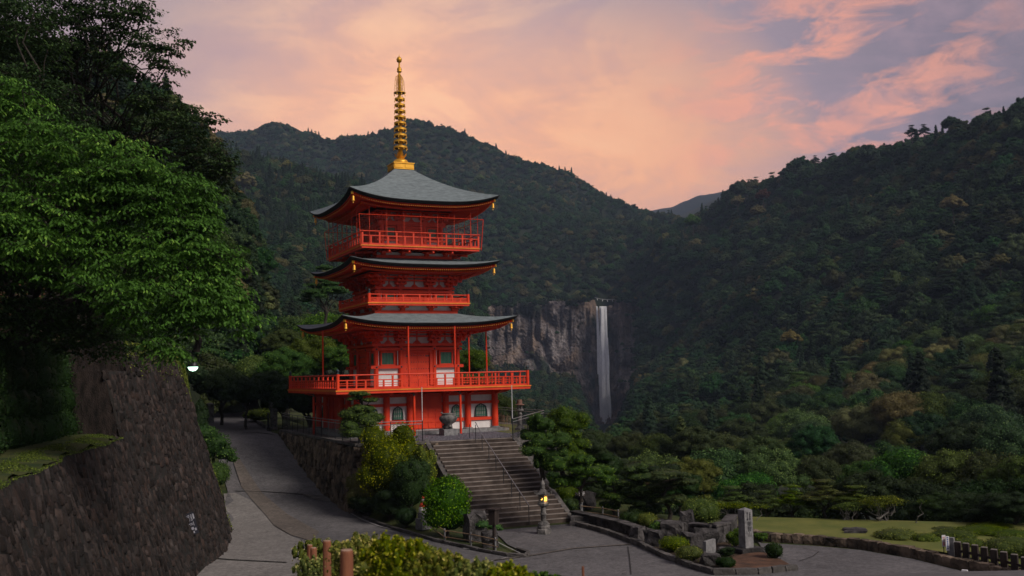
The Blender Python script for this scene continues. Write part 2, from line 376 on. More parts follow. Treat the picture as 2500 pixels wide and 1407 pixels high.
def eaves(half, ze, ztip, sb, zb, nraf, parts):
    """soffit boards, two rows of rafters with yellow ends, fascia and corner beams; sb,zb = where they meet the wall brackets"""
    amt = ztip-ze; V = []; F = []; nu = 30
    rows = [(half-.18, -.215), (half-.34, -.235), (half-.36, -.33), (half-.9, -.26), (sb, zb-ze)]
    for k in range(4):
        for j, (r, dz) in enumerate(rows):
            w_ = (1-j/4)**1.2 if j < 4 else 0
            w_ = max(0, (r-sb)/(half-sb))**1.3
            for i in range(nu+1):
                u = -1+2*i/nu; X, Y = side(k, u*r, -r); V.append((X, Y, ze+dz+amt*abs(u)**3.2*w_))
    for k in range(4):
        b = k*len(rows)*(nu+1)
        for j in range(len(rows)-1):
            for i in range(nu):
                p = b+j*(nu+1)+i; F.append((p, p+nu+1, p+nu+2, p+1))
    link('soffit', bulk('soffit', V, F, M['red']), PAG)
    raf = MB(); rest = MB(); resty = MB(); yel = MB()
    r0 = half-.27; r1 = sb+.1
    zr0 = ze-.315; 
    one = MB(); L = r0-r1
    one.beam((0, 0, 0), (0, L, (zb+.02)-zr0), .062, .085)
    me_r = one.mesh('rafter', M['red'])
    me_y = MB().box((0, -.006, 0), (.050, .012, .062)).mesh('rafter_end', M['yellow'])
    for k in range(4):
        for i in range(nraf):
            u = -1+2*(i+.5)/nraf; a = u*(r0-.1)
            ll = amt*abs(u)**3.2*((r0-sb)/(half-sb))**1.3
            X, Y = side(k, a, -r0)
            if k in parts:
                o = link('rafter', me_r, PAG, (X, Y, zr0+ll), k*math.pi/2); o.scale = (1, (r0-max(r1, abs(a)-.08))/L, 1)
                pe = link('painted_end', me_y, o)
            else:
                tmp = MB(); tmp.beam((a, -r0, zr0+ll), (a, -max(r1, abs(a)-.08), zb+.02+ll*.6), .062, .085)
                vs = [(*side(k, v[0], v[1]), v[2]) for v in tmp.v]; rest.add(vs, tmp.f)
                tmp = MB().box((a, -r0-.006, zr0+ll), (.050, .012, .062)); resty.add([(*side(k, v[0], v[1]), v[2]) for v in tmp.v], tmp.f)
            # lower row, shorter rafters set back
            tmp = MB(); rr = half-.95
            if abs(a) < rr:
                tmp.beam((a, -rr, ze-.36+ll*.5), (a, -max(r1, abs(a)-.08), zb-.10), .06, .08)
                rest.add([(*side(k, v[0], v[1]), v[2]) for v in tmp.v], tmp.f)
                tmp = MB().box((a, -rr-.004, ze-.36+ll*.5), (.040, .01, .05)); resty.add([(*side(k, v[0], v[1]), v[2]) for v in tmp.v], tmp.f)
    rest.obj('lower_rafters', M['red'], PAG, kind='stuff'); resty.obj('lower_rafter_ends', M['yellow'], PAG, kind='stuff')
    for k in range(4):                                            # fascia beam under the rafters at mid depth, following the lift
        pts = []
        for r, dz in ((half-1.0, -.42),):
            for i in range(nu):
                u0 = -1+2*i/nu; u1 = -1+2*(i+1)/nu; tmp = MB()
                tmp.beam((u0*r, -r, ze+dz+amt*.5*abs(u0)**3.2), (u1*r, -r, ze+dz+amt*.5*abs(u1)**3.2), .09, .11)
                raf.add([(*side(k, v[0], v[1]), v[2]) for v in tmp.v], tmp.f)
    raf.obj('eave_purlin', M['red'], PAG)
    for (sx, sy) in ((-1, -1), (1, -1), (1, 1), (-1, 1)):          # hip rafters with gilded ends
        b = MB(); e = half-.22
        b.beam((sx*e, sy*e, ztip-.33), (sx*(sb-.3), sy*(sb-.3), zb-.05), .13, .17)
        o = b.obj('hip_rafter', M['red'], PAG)
        g = MB(); q = e+.03; d = .02
        g.beam((sx*(q+d), sy*(q+d), ztip-.325), (sx*(q-d), sy*(q-d), ztip-.33), .14, .18); g.obj('gilded_cap', M['gold'], o)

def bracket_mesh(n, sc):
    b = MB()
    z = 0.0
    b.box((0, 0, .07*sc), (.30*sc, .30*sc, .14*sc), taper=1.0)
    for s in range(n):
        y = -(.27*sc)*(s+1); zz = (.14+.21*s)*sc
        b.beam((0, .05, zz+.06*sc), (0, y-.1*sc, zz+.06*sc), .105*sc, .12*sc)          # arm outwards
        for yy, wl in ((0.0, .92*sc if s else .8*sc), (y, .78*sc)):
            b.prism([(-wl/2, zz+.05*sc), (-wl/2+.10*sc, zz), (wl/2-.10*sc, zz), (wl/2, zz+.05*sc), (wl/2, zz+.13*sc), (-wl/2, zz+.13*sc)], yy-.05*sc, yy+.05*sc)
            for xx in (-wl/2+.08*sc, 0, wl/2-.08*sc): b.box((xx, yy, zz+.17*sc), (.15*sc, .15*sc, .075*sc))
    b.beam((0, .1, (.14+.21*n)*sc-.02), (0, -(.27*n+.28)*sc, (.14+.21*n)*sc-.12*sc), .10*sc, .13*sc)   # tail rafter
    return b.mesh('bracket', M['red'])
def bracket_zone(s, xs, z0, z1, n, sc):
    """white plaster with red members and bracket clusters between wall plate and eaves"""
    wp = MB(); wp.box((0, -s+.10, (z0+z1)/2), (2*s-.16, .06, z1-z0)); mw = wp.mesh('plaster_band', M['white'])
    rd = MB()
    hs = (z1-z0)
    rd.box((0, -s+.05, z0+hs*.50), (2*s+.1, .09, .085*sc)); rd.box((0, -s+.05, z1-.05), (2*s+.1, .09, .10))
    for i in range(len(xs)-1):
        xm = (xs[i]+xs[i+1])/2
        rd.box((xm, -s+.055, (z0+z1)/2), (.085*sc, .07, hs-.02))
        # frog-leg strut shape and rounded plaster corners
        rd.prism([(xm-.30*sc, z0), (xm-.20*sc, z0+.08*sc), (xm-.09*sc, z0+.20*sc), (xm+.09*sc, z0+.20*sc), (xm+.20*sc, z0+.08*sc), (xm+.30*sc, z0)], -s+.03, -s+.065)
    for x in xs:
        for sg in (-1, 1):
            if abs(x+sg*.3) < s:
                rd.prism([(x, z0), (x+sg*.34*sc, z0), (x+sg*.36*sc, z0+.06*sc), (x+sg*.28*sc, z0+.13*sc), (x+sg*.2*sc, z0+.16*sc), (x+sg*.17*sc, z0+.3*sc), (x, z0+.3*sc)][::sg], -s+.02, -s+.068)
    # outer purlins carried by the bracket arms
    for q in range(1, n+1):
        yy = -s-.27*sc*q; rd.box((0, yy, z0+(.14+.21*q+.1)*sc), (2*(s+.27*sc*q), .085*sc, .10*sc))
    mr = rd.mesh('bracket_beam', M['red']); mb = bracket_mesh(n, sc)
    for k in range(4):
        onside('plaster_band', mw, k); onside('bracket_beams', mr, k)
        for x in xs: onside('bracket', mb, k, x=x, y=-s, z=z0)
    for i in range(4):
        a = i*math.pi/2; x, y = side(i, -s, -s)
        o = link('corner_bracket', mb, PAG, (x, y, z0), a-math.pi/4); o.scale = (1, 1.35, 1)

def lattice_window(wd, hg, nb):
    """returns function adding frame, bars and pane of a green-barred window to a wall"""
    fr = MB()
    for sx in (-1, 1): fr.box((sx*(wd/2+.045), 0, 0), (.09, .10, hg+.18))
    for sz in (-1, 1): fr.box((0, 0, sz*(hg/2+.045)), (wd+.002, .10, .09))
    bar = MB().prism([(-.5*wd/nb*.55, -hg/2), (.5*wd/nb*.55, -hg/2), (.5*wd/nb*.55, hg/2), (-.5*wd/nb*.55, hg/2)], -.02, .02)
    pn = MB().box((0, .045, 0), (wd, .01, hg))
    return fr.mesh('window_frame', M['red']), bar.mesh('window_bar', M['green']), pn.mesh('window_pane', M['pane'])
def put_window(k, x, y, z, wd, hg, nb, ms, dark=False):
    w_ = onside('window', ms[0], k, x=x, y=y, z=z)
    link('window_pane', ms[2], w_)
    for i in range(nb): link('window_bar', ms[1], w_, (-wd/2+wd*(i+.5)/nb, .015, 0))

def railing(h, z, nint, hh=.86, corner='post', rails=(.10, .27, .38, .56), k_parts=(0, 1, 2, 3)):
    """railing round a square of half size h on floor height z"""
    rd = MB().box((0, 0, .05), (2*h, .13, .11)).mesh('base_rail', M['red'])
    r1 = MB().box((0, 0, 0), (2*h, .035, .035)).mesh('thin_rail', M['red'])
    r2 = MB().box((0, 0, 0), (2*h, .09, .055)).mesh('middle_rail', M['red'])
    ext = .16 if corner == 'cross' else 0.0
    r3 = MB().tube([(-h-ext, 0, 0), (h+ext, 0, 0)], .038, 8).mesh('top_rail', M['red'])
    tall = MB().box((0, 0, hh*.44), (.10, .085, hh*.88)).box((0, 0, hh*.90), (.13, .09, .05)).mesh('tall_post', M['red'])
    short = MB().box((0, 0, rails[3]*.5), (.10, .075, rails[3])).mesh('short_post', M['red'])
    for k in range(4):
        base = onside('railing', rd, k, y=-h, z=z)
        link('top_rail', r3, base, (0, 0, hh)); link('middle_rail', r2, base, (0, 0, rails[3]))
        for zz in rails[1:3]: link('thin_rail', r1, base, (0, 0, zz))
        for i in range(nint):
            if i: link('tall_post', tall, base, (-h+2*h*i/nint, 0, 0))
            link('short_post', short, base, (-h+2*h*(i+.5)/nint, 0, 0))
    for i in range(4):
        x, y = side(i, -h, -h)
        if corner == 'post':
            o = link('corner_post', MB().tube([(0, 0, -.02), (0, 0, hh+.08)], .105, 14).mesh('corner_post', M['red']), PAG, (x, y, z))
            MB().lathe([(.108, 0), (.112, .05), (.06, .075), (.062, .10), (.10, .14), (.108, .19), (.08, .24), (.03, .29), (.005, .32)], (0, 0, hh+.07), 14).obj('finial', M['bronze'], o, smooth=True)
        else:
            link('corner_post', MB().box((0, 0, hh*.45), (.12, .12, hh*.9)).mesh('corner_post', M['red']), PAG, (x, y, z))
def balcony(h, z, th1=.075, th2=.15, deck=True):
    MB().box((0, 0, z-.012), (2*h-.12, 2*h-.12, .024)).obj('balcony_deck', M['deck'], PAG)
    st2 = MB()
    for k, L in ((0, 2*h), (2, 2*h)):
        t = MB().box((0, -h+.05, z-.035), (L, .1, .07)); st2.add([(*side(k, v[0], v[1]), v[2]) for v in t.v], t.f)
    for k in (1, 3):
        t = MB().box((0, -h+.05, z-.035), (2*h-.204, .1, .07)); st2.add([(*side(k, v[0], v[1]), v[2]) for v in t.v], t.f)
    st2.obj('ochre_floor_edge', M['orange'], PAG)
    s3 = MB()
    for k, L in ((0, 2*h-.1), (2, 2*h-.1), (1, 2*h-.37), (3, 2*h-.37)):
        t = MB().box((0, -h+.11, z-.074-th2/2), (L, .12, th2)); s3.add([(*side(k, v[0], v[1]), v[2]) for v in t.v], t.f)
    s3.obj('floor_edge_beam', M['red'], PAG)
    jo = MB(); n = int(2*h/.55)
    for i in range(n): jo.box((-h+.3+(2*h-.6)*i/(n-1), 0, z-.11), (.09, 2*h-.5, .12))
    jo.obj('floor_joists', M['red'], PAG)

# ground floor ---------------------------------------------------
G0 = .32; S0 = 4.5; GX = (-4.5, -2.65, -1.17, 1.17, 2.65, 4.5)
col_m = MB().tube([(0, 0, 0), (0, 0, 2.25)], .20, 20).mesh('column', M['red'])
base_m = MB().lathe([(.30, 0), (.30, .05), (.235, .09)], n=20).mesh('column_base', M['stone'])
for k in range(4):
    for x in GX[:-1]:
        o = onside('column', col_m, k, x=x, y=-S0, z=G0+.09); link('column_base', base_m, o, (0, 0, -.09))
def bell_window():
    """cusped temple window outline"""
    return [(-.44, -.42), (-.42, -.05), (-.36, .18), (-.30, .27), (-.20, .335), (-.12, .36), (-.07, .405), (0, .43), (.07, .405), (.12, .36), (.20, .335), (.30, .27), (.36, .18), (.42, -.05), (.44, -.42)]
def ring(outer, sc1, sc2, y0, y1):
    b = MB(); n = len(outer)
    A = [(x*sc1[0], z*sc1[1]) for x, z in outer]; B = [(x*sc2[0], z*sc2[1]) for x, z in outer]
    V = [(x, y0, z) for x, z in A]+[(x, y0, z) for x, z in B]+[(x, y1, z) for x, z in A]+[(x, y1, z) for x, z in B]; F = []
    for i in range(n):
        j = (i+1) % n; F += [(i, j, n+j, n+i), (2*n+i, 3*n+i, 3*n+j, 2*n+j), (i, 2*n+i, 2*n+j, j), (n+i, n+j, 3*n+j, 3*n+i)]
    return b.add(V, F)
BW = bell_window()
for nm, scx in (('wide', 1.0), ('narrow', .80)):
    M[nm+'_f'] = ring(BW, (scx, 1.0), (scx*.86, .88), -.05, .03).mesh('window_frame', M['black'])
    pm = MB(); pm.add([(x*scx*.88, 0, z*.9) for x, z in BW], [tuple(range(len(BW)))]); M[nm+'_p'] = pm.mesh('window_pane', M['pane'])
vbar = MB().box((0, 0, -.02), (.038, .03, .74)).mesh('window_bar', M['green']); hbar = {nm: MB().box((0, 0, 0), (.76*s_, .034, .032)).mesh('window_rail', M['green']) for nm, s_ in (('wide', 1), ('narrow', .8))}
for k in range(4):
    wl = MB(); wl.box((0, -S0+.17, 2.215), (2*S0-.4, .06, .42)).box((0, -S0+.17, 1.44), (2*S0-.4, .06, .86)).box((0, -S0+.17, .58), (2*S0-.4, .06, .5))
    onside('wall_panel', wl.mesh('wall_panel', M['white']), k)
    hb = MB(); hb.box((0, -S0+.12, 1.93), (2*S0+.62 if k in (0, 2) else 2*S0-.42, .16, .17)).box((0, -S0+.12, .91), (2*S0-.38, .16, .19)).box((0, -S0+.12, 2.5), (2*S0+.5 if k in (0, 2) else 2*S0-.42, .22, .2))
    onside('tie_beam', hb.mesh('tie_beam', M['red']), k)
    for x in GX:
        onside('post_block', MB().box((0, -S0-.19, 1.93), (.12, .07, .2)).mesh('post_block', M['red']), k, x=x)
        b = MB(); b.beam((0, -S0+.1, 2.44), (0, -S0-.95, 2.66), .13, .15); b.beam((0, -S0-.95, 2.67), (0, -S0-1.25, 2.69), .15, .07)
        onside('bracket_arm', b.mesh('bracket_arm', M['red']), k, x=x)
    for i, (xa, xb) in enumerate(zip(GX[:-1], GX[1:])):
        if i == 2: continue
        nm = 'wide' if i in (0, 4) else 'narrow'
        w_ = onside('window', M[nm+'_f'], k, x=(xa+xb)/2, y=-S0+.11, z=1.43)
        link('window_pane', M[nm+'_p'], w_, (0, .012, 0))
        nb = 6 if nm == 'wide' else 5; ww = .76*(1 if nm == 'wide' else .8)
        for j in range(nb): link('window_bar', vbar, w_, (-ww/2+ww*(j+.5)/nb, -.012, 0 if 0 < j < nb-1 else -.07))
        for j in range(3): link('window_rail', hbar[nm], w_, (0, -.018, -.28+.24*j))
    # big panelled double door in the middle bay
    for sx in (-1, 1):
        d = onside('door', MB().box((0, 0, 0), (.94, .06, 2.02)).mesh('door_leaf', M['red']), k, x=sx*.475, y=-S0+.10, z=1.42)
        pm = MB().box((0, 0, 0), (.40, .03, .27)).mesh('door_panel', M['red'])
        for r in range(6):
            for c in range(2): link('door_panel', pm, d, (-.225+.45*c, -.04, -.83+.33*r))
floor0 = MB().box((0, 0, .21), (10.3, 10.3, .22)).obj('stone_plinth', M['stone'], PAG)
core = MB().box((0, 0, 1.45), (2*S0-.5, 2*S0-.5, 2.3)); core.obj('inner_core', M['red'], PAG)
balcony(6.25, 2.93)
railing(6.08, 2.93, 11)

# body storeys -----------------------------------------------------
def storey(s, xs, z0, zs, wz, winx, winw, nb, doorw, cr=.15, studs=True, whites=True):
    """xs column offsets; zs = (sill beam lo,hi, head beam lo,hi, plate lo,hi)"""
    MB().box((0, 0, (z0+zs[5])/2), (2*s-.36, 2*s-.36, zs[5]-z0)).obj('inner_core', M['red'], PAG)
    cm = MB().tube([(0, 0, 0), (0, 0, zs[4]-z0)], cr, 18).mesh('column', M['red'])
    for k in range(4):
        for x in xs[:-1]: onside('column', cm, k, x=x, y=-s, z=z0)
        e = .26 if k in (0, 2) else -.17
        bm = MB()
        for lo, hi, pr in ((zs[0], zs[1], .19), (zs[2], zs[3], .17)):
            for xa, xb in ((xs[0], xs[1]), (xs[2], xs[3])):
                if (lo == zs[0]): bm.box(((xa+xb)/2+(e/2 if xa > 0 else -e/2), -s-.06, (lo+hi)/2), (xb-xa+.2+e, pr, hi-lo))
            if lo != zs[0]: bm.box((0, -s-.06, (lo+hi)/2), (2*(s+e), pr, hi-lo))
        bm.box((0, -s-.02, (zs[4]+zs[5])/2), (2*(s+e+.02), .34, zs[5]-zs[4]))
        bm.box((0, -s+.03, z0+.07), (2*s, .16, .14))
        onside('tie_beam', bm.mesh('tie_beam', M['red']), k)
        ms = lattice_window(winw, wz[1]-wz[0], nb)
        for sx in (-1, 1):
            put_window(k, sx*winx, -s+.05, (wz[0]+wz[1])/2, winw, wz[1]-wz[0], nb, ms)
            ww = xs[3]-xs[2]-2*cr
            onside('wall_panel', MB().box((0, 0, 0), (ww, .05, zs[0]-z0-.14)).mesh('wall_panel', M['white']), k, x=sx*(xs[2]+xs[3])/2, y=-s+.10, z=(zs[0]+z0+.14)/2)
            if whites:
                for q in (-1, 1): onside('plaster_strip', MB().box((0, 0, 0), (.055, .03, zs[2]-zs[1]-.01)).mesh('plaster_strip', M['white']), k, x=sx*(xs[2]+xs[3])/2+q*(ww/2-.03), y=-s+.06, z=(zs[1]+zs[2])/2)
            # bosses where beams cross the columns
            for xx in (xs[2], xs[3]):
                for zz in ((zs[0]+zs[1])/2, (zs[2]+zs[3])/2):
                    if studs: onside('boss', M['_boss'], k, x=sx*xx, y=-s-.17, z=zz)
        dh = zs[2]-z0-.16
        fr = MB()
        for q in (-1, 1): fr.box((q*(doorw/2+.09), -s-.02, z0+.14+dh/2), (.18, .16, dh))
        fr.box((0, -s-.021, z0+.14+dh-.07), (doorw, .15, .14)); onside('door_frame', fr.mesh('door_frame', M['red']), k)
        for q in (-1, 1):
            d = onside('door', MB().box((0, 0, 0), (doorw/2-.008, .05, dh-.15)).mesh('door_leaf', M['red']), k, x=q*doorw/4, y=-s+.02, z=z0+.14+(dh-.15)/2)
            if studs:
                for r in range(5):
                    for c in range(5): link('door_stud', M['_stud'], d, (-doorw/4+.08+c*(doorw/2-.16)/4, -.03, -(dh-.15)/2+.2+r*(dh-.5)/4))
                link('hinge_plate', M['_hinge'], d, (q*(doorw/4-.14), -.03, (dh-.15)/2-.19))
M['_boss'] = MB().lathe([(.055, 0), (.05, .03), (.02, .045)], n=10).mesh('boss', M['bronze'])
for v in M['_boss'].vertices: v.co = (v.co.x, -v.co.z, v.co.y)
M['_stud'] = MB().box((0, 0, 0), (.045, .02, .045)).mesh('door_stud', M['black'])
M['_hinge'] = MB().box((0, 0, 0), (.26, .018, .06)).mesh('hinge_plate', M['black'])
storey(2.72, (-2.72, -1.11, 1.11, 2.72), 2.93, (4.16, 4.35, 5.27, 5.45, 5.54, 5.71), (4.42, 5.14), 1.95, .76, 8, 1.62)
bracket_zone(2.72, (-2.72, -1.11, 1.11, 2.72), 5.71, 6.62, 3, 1.0)
roof(5.65, 6.87, 7.34, 2.76, 7.62, 30)
eaves(5.65, 6.87, 7.34, 3.45, 6.74, 72, (0, 3))
def under(h, z0, z1, z2, zt, xs, s):
    """red sill and white band the balcony brackets stand on"""
    for k in range(4):
        b = MB(); b.box((0, -h+.08, (z0+z1)/2), (2*h if k in (0, 2) else 2*h-.33, .16, z1-z0)); onside('waist_beam', b.mesh('waist_beam', M['red']), k)
        onside('waist_panel', MB().box((0, -h+.16, (z1+zt)/2), (2*h-.4, .05, zt-z1)).mesh('waist_panel', M['white']), k)
        for x in xs:
            b = MB(); b.box((0, -h+.02, z1+.07), (.26, .26, .13)); b.prism([(-.3, z1+.2), (-.2, z1+.13), (.2, z1+.13), (.3, z1+.2), (.3, z1+.26), (-.3, z1+.26)], -h-.06, -h+.06)
            b.beam((0, -h, z1+.2), (0, -s+.15, zt-.06), .11, .13); b.box((0, -(h+s)/2, zt-.1), (.6, .1, .1))
            onside('balcony_bracket', b.mesh('balcony_bracket', M['red']), k, x=x)
    MB().box((0, 0, (z0+zt)/2), (2*h-.44, 2*h-.44, zt-z0-.02)).obj('inner_core', M['red'], PAG)
under(2.78, 7.60, 7.80, 7.93, 8.10, (-2.5, -.95, .95, 2.5), 3.41)
balcony(3.41, 8.26, th2=.11)
railing(3.30, 8.26, 6, hh=.50, rails=(.08, .17, .22, .29))
storey(2.40, (-2.40, -.98, .98, 2.40), 8.26, (8.42, 8.5, 8.93, 9.10, 9.17, 9.31), (8.50, 8.90), 1.70, .62, 7, 1.2, studs=False)
bracket_zone(2.40, (-2.40, -.98, .98, 2.40), 9.31, 10.22, 3, .92)
roof(4.88, 10.55, 10.91, 2.56, 11.12, 24)
eaves(4.88, 10.55, 10.91, 3.05, 10.42, 64, (0,))
under(2.56, 11.06, 11.32, 11.34, 11.52, (-2.1, -.8, .8, 2.1), 3.96)
balcony(3.96, 11.76, th1=.1, th2=.13)
railing(3.86, 11.76, 7, hh=.86, corner='cross', rails=(.12, .12, .12, .58))
storey(2.01, (-2.01, -.86, .86, 2.01), 11.76, (12.30, 12.42, 13.30, 13.36, 13.37, 13.56), (12.62, 13.16), 1.42, .58, 6, 1.3, studs=False, whites=False)
bracket_zone(2.01, (-2.01, -.86, .86, 2.01), 13.56, 14.26, 2, .9)
roof(4.90, 14.52, 15.12, .62, 17.32, 52)
eaves(4.90, 14.52, 15.12, 2.9, 14.40, 64, (0,))

# protective net round the top balcony --------------------------------
for k in range(4):
    nw = MB(); n = 50; m = 18; hb, ht, zb_, zt_ = 4.0, 4.13, 11.62, 13.6
    for i in range(n+1):
        u = -1+2*i/n
        a, b = (u*hb, -hb, zb_), (u*ht, -ht, zt_)
        e = .002
        nw.add([(a[0]-e, a[1], a[2]), (a[0]+e, a[1], a[2]), (b[0]+e, b[1], b[2]), (b[0]-e, b[1], b[2])], [(0, 1, 2, 3)])
    for j in range(m+1):
        t = j/m; h_ = hb+(ht-hb)*t; z_ = zb_+(zt_-zb_)*t
        nw.add([(-h_, -h_, z_-.002), (h_, -h_, z_-.002), (h_, -h_, z_+.002), (-h_, -h_, z_+.002)], [(0, 1, 2, 3)])
    net = onside('protective_net', nw.mesh('protective_net', M['net']), k)
    t = MB().tube([(-ht, -ht, zt_), (ht, -ht, zt_)], .018, 6).mesh('net_rail', M['red']); link('net_rail', t, net)
    t = MB().tube([(-ht, -ht, zt_), (-hb, -hb, zb_)], .022, 6).mesh('net_corner_pole', M['red']); link('net_corner_pole', t, net)
    for i in range(7):
        x = -3.45+i*1.12; t = MB().tube([(x, -4.02, 11.8), (x, -4.02, 14.28)], .017, 6).mesh('net_pole', M['red']); link('net_pole', t, net)

# thin red props between first balcony and eave, and down to the terrace
for (x, y, z0, z1, r) in ((-1.6, -5.62, 2.93, 6.66, .05), (1.4, -5.62, 2.93, 6.66, .05), (5.0, -2.2, 2.93, 6.66, .05), (-5.6, -.9, 2.93, 6.62, .05), (5.5, 2.0, 2.93, 6.66, .05), (-2.0, 5.62, 2.93, 6.66, .05)):
    MB().tube([(0, 0, 0), (0, 0, z1-z0)], r, 10).obj('eave_prop', M['red'], PAG, (x, y, z0))
for (x, y) in ((1.62, -5.8), (-1.35, -5.8), (-5.75, .9)):
    o = MB().tube([(0, 0, 0), (0, 0, 2.38)], .075, 12).obj('rain_post', M['red'], PAG, (x, y, FT))
    MB().tube([(0, 0, 2.38), (0, 0, 2.47), (-.03, .03, 2.55)], [.078, .07, .03], 12).obj('pipe_cap', M['dwoodtop'], o)
    MB().tube([(-.02, .02, 2.54), (-.3, .35, 2.62)], .05, 8).obj('gutter', M['black'], o)

# gilded spire -----------------------------------------------------
sp = MB(); sp.box((0, 0, 17.52), (1.36, 1.36, .36)); sp.box((0, 0, 17.73), (1.46, 1.46, .07)); sp.box((0, 0, 17.34), (1.40, 1.40, .05))
spb = sp.obj('spire_base', M['gold'], PAG)
for k in range(4):
    for sx in (-.36, .36): t = MB().box((sx, -.693, 17.53), (.56, .03, .24)).mesh('base_panel', M['gold']); onside('base_panel', t, k, parent=spb)
SPX = lambda z: (0.0, 0.0)
MB().lathe([(.52, 17.765), (.50, 17.92), (.42, 18.04), (.26, 18.12), (.22, 18.15)], n=24).obj('inverted_bowl', M['gold'], PAG, smooth=True)
lt = MB()
lt.lathe([(.2, 18.14), (.30, 18.2), (.24, 18.24)], n=20)
for i in range(8):
    a = i*math.pi/4; c_, s_ = math.cos(a), math.sin(a); p_, q_ = -s_, c_
    lt.add([(c_*.24-p_*.09, s_*.24-q_*.09, 18.22), (c_*.24+p_*.09, s_*.24+q_*.09, 18.22), (c_*.36+p_*.1, s_*.36+q_*.1, 18.34), (c_*.44, s_*.44, 18.52), (c_*.36-p_*.1, s_*.36-q_*.1, 18.34)], [(0, 1, 2, 3, 4)])
lt.obj('lotus_petals', M['gold'], PAG)
MB().lathe([(.165, 18.2), (.15, 19), (.115, 21.5), (.095, 22.6), (.07, 24.2), (.055, 24.8)], n=14).obj('spire_shaft', M['gold'], PAG, smooth=True)
for i in range(9):
    z = 18.90+i*.412; r = .46-.0145*i
    rg = MB().lathe([(r-.07, z-.06), (r, z-.065), (r, z+.065), (r-.07, z+.06), (r-.07, z-.06)], n=24)
    for a in range(4): rg.beam((0, 0, z), (r*math.cos(a*math.pi/2+.4), r*math.sin(a*math.pi/2+.4), z), .05, .06)
    rg.lathe([(.15, z-.09), (.2, z-.05), (.2, z+.05), (.15, z+.09)], n=14)
    ro = rg.obj('spire_ring', M['gold'], PAG)
    for a in range(8):
        t = a*math.pi/4+.2; MB().lathe([(.012, 0), (.012, -.05), (.026, -.07), (.03, -.12)][::-1], (r*math.cos(t), r*math.sin(t), z-.06), 6).obj('ring_bell', M['gold'], ro)
cr = MB().lathe([(.37, 22.62), (.40, 22.62), (.40, 22.66), (.37, 22.66), (.37, 22.62)], n=24)
for a in range(4): cr.beam((0, 0, 22.64), (.39*math.cos(a*math.pi/2), .39*math.sin(a*math.pi/2), 22.64), .03, .04)
for a in range(8):
    t = a*math.pi/4; cr.lathe([(.03, -.16), (.026, -.1), (.008, -.08), (.008, 0)], (.385*math.cos(t), .385*math.sin(t), 22.62), 6)
fl = MB()
r_ = random.Random(3)
for a in range(4):                                                # openwork flame plates: scrolling bars
    t = a*math.pi/2+.25; c_, s_ = math.cos(t), math.sin(t)
    def fp(u, v): return (c_*u, s_*u, v)
    outl = [(.37, 22.66), (.38, 22.95), (.37, 23.25), (.34, 23.5), (.27, 23.68), (.16, 23.82), (.07, 23.9)]
    fl.tube([fp(u, v) for u, v in outl], .016, 5)
    for j in range(11):
        zc = 22.75+j*.1; uc = .13+.16*(j % 2); rr = .075+.02*r_.random()
        if uc+rr > .37-.28*max(0, (zc-23.3)/.6): uc *= .75
        pts = [fp(uc+rr*math.cos(q)*(1-q/14), zc+rr*math.sin(q)*(1-q/14)) for q in np.linspace(0, 7.5, 11)]
        fl.tube(pts, .011, 4, caps=False)
cr.obj('flame_ring', M['gold'], PAG); fl.obj('water_flame_openwork', M['gold'], PAG)
MB().lathe([(.07, 24.02), (.14, 24.06), (.17, 24.12), (.14, 24.17), (.16, 24.24), (.15, 24.33), (.07, 24.42)], n=16).obj('lower_jewel', M['gold'], PAG, smooth=True)
MB().lathe([(.06, 24.72), (.16, 24.78), (.17, 24.88), (.19, 24.94), (.14, 25.05), (.05, 25.13), (.012, 25.2), (.008, 25.32)], n=16).obj('upper_jewel', M['gold'], PAG, smooth=True)

# wind bells: hang from the hip rafters, so each is a thing
def wind_bell(x, y, z, label):
    t = thing('wind_bell', label, 'wind bell', (x, y, z), 0, 'gilded wind bells under the pagoda eaves'); t.scale = (.82, .82, .88)
    MB().tube([(0, 0, .0), (0, 0, .14)], .014, 6).obj('hook', M['brass'], t)
    MB().lathe([(.145, -.36), (.11, -.33), (.098, -.28), (.09, -.08), (.075, -.03), (.03, 0)], n=14).obj('bell_body', M['brass'], t, smooth=True)
    MB().tube([(0, 0, -.34), (0, 0, -.43)], .012, 6).box((0, 0, -.46), (.07, .012, .08)).obj('clapper', M['brass'], t)
for (half, zt, wh) in ((5.65, 7.34, 'lowest'), (4.88, 10.91, 'middle'), (4.90, 15.12, 'top')):
    e = half-.28
    for (sx, sy, wo) in ((-1, -1, 'near'), (1, -1, 'right-hand'), (-1, 1, 'far left')):
        wind_bell(sx*e, sy*e, zt-.50, 'gilded wind bell hanging from the %s corner of the %s roof' % (wo, wh))
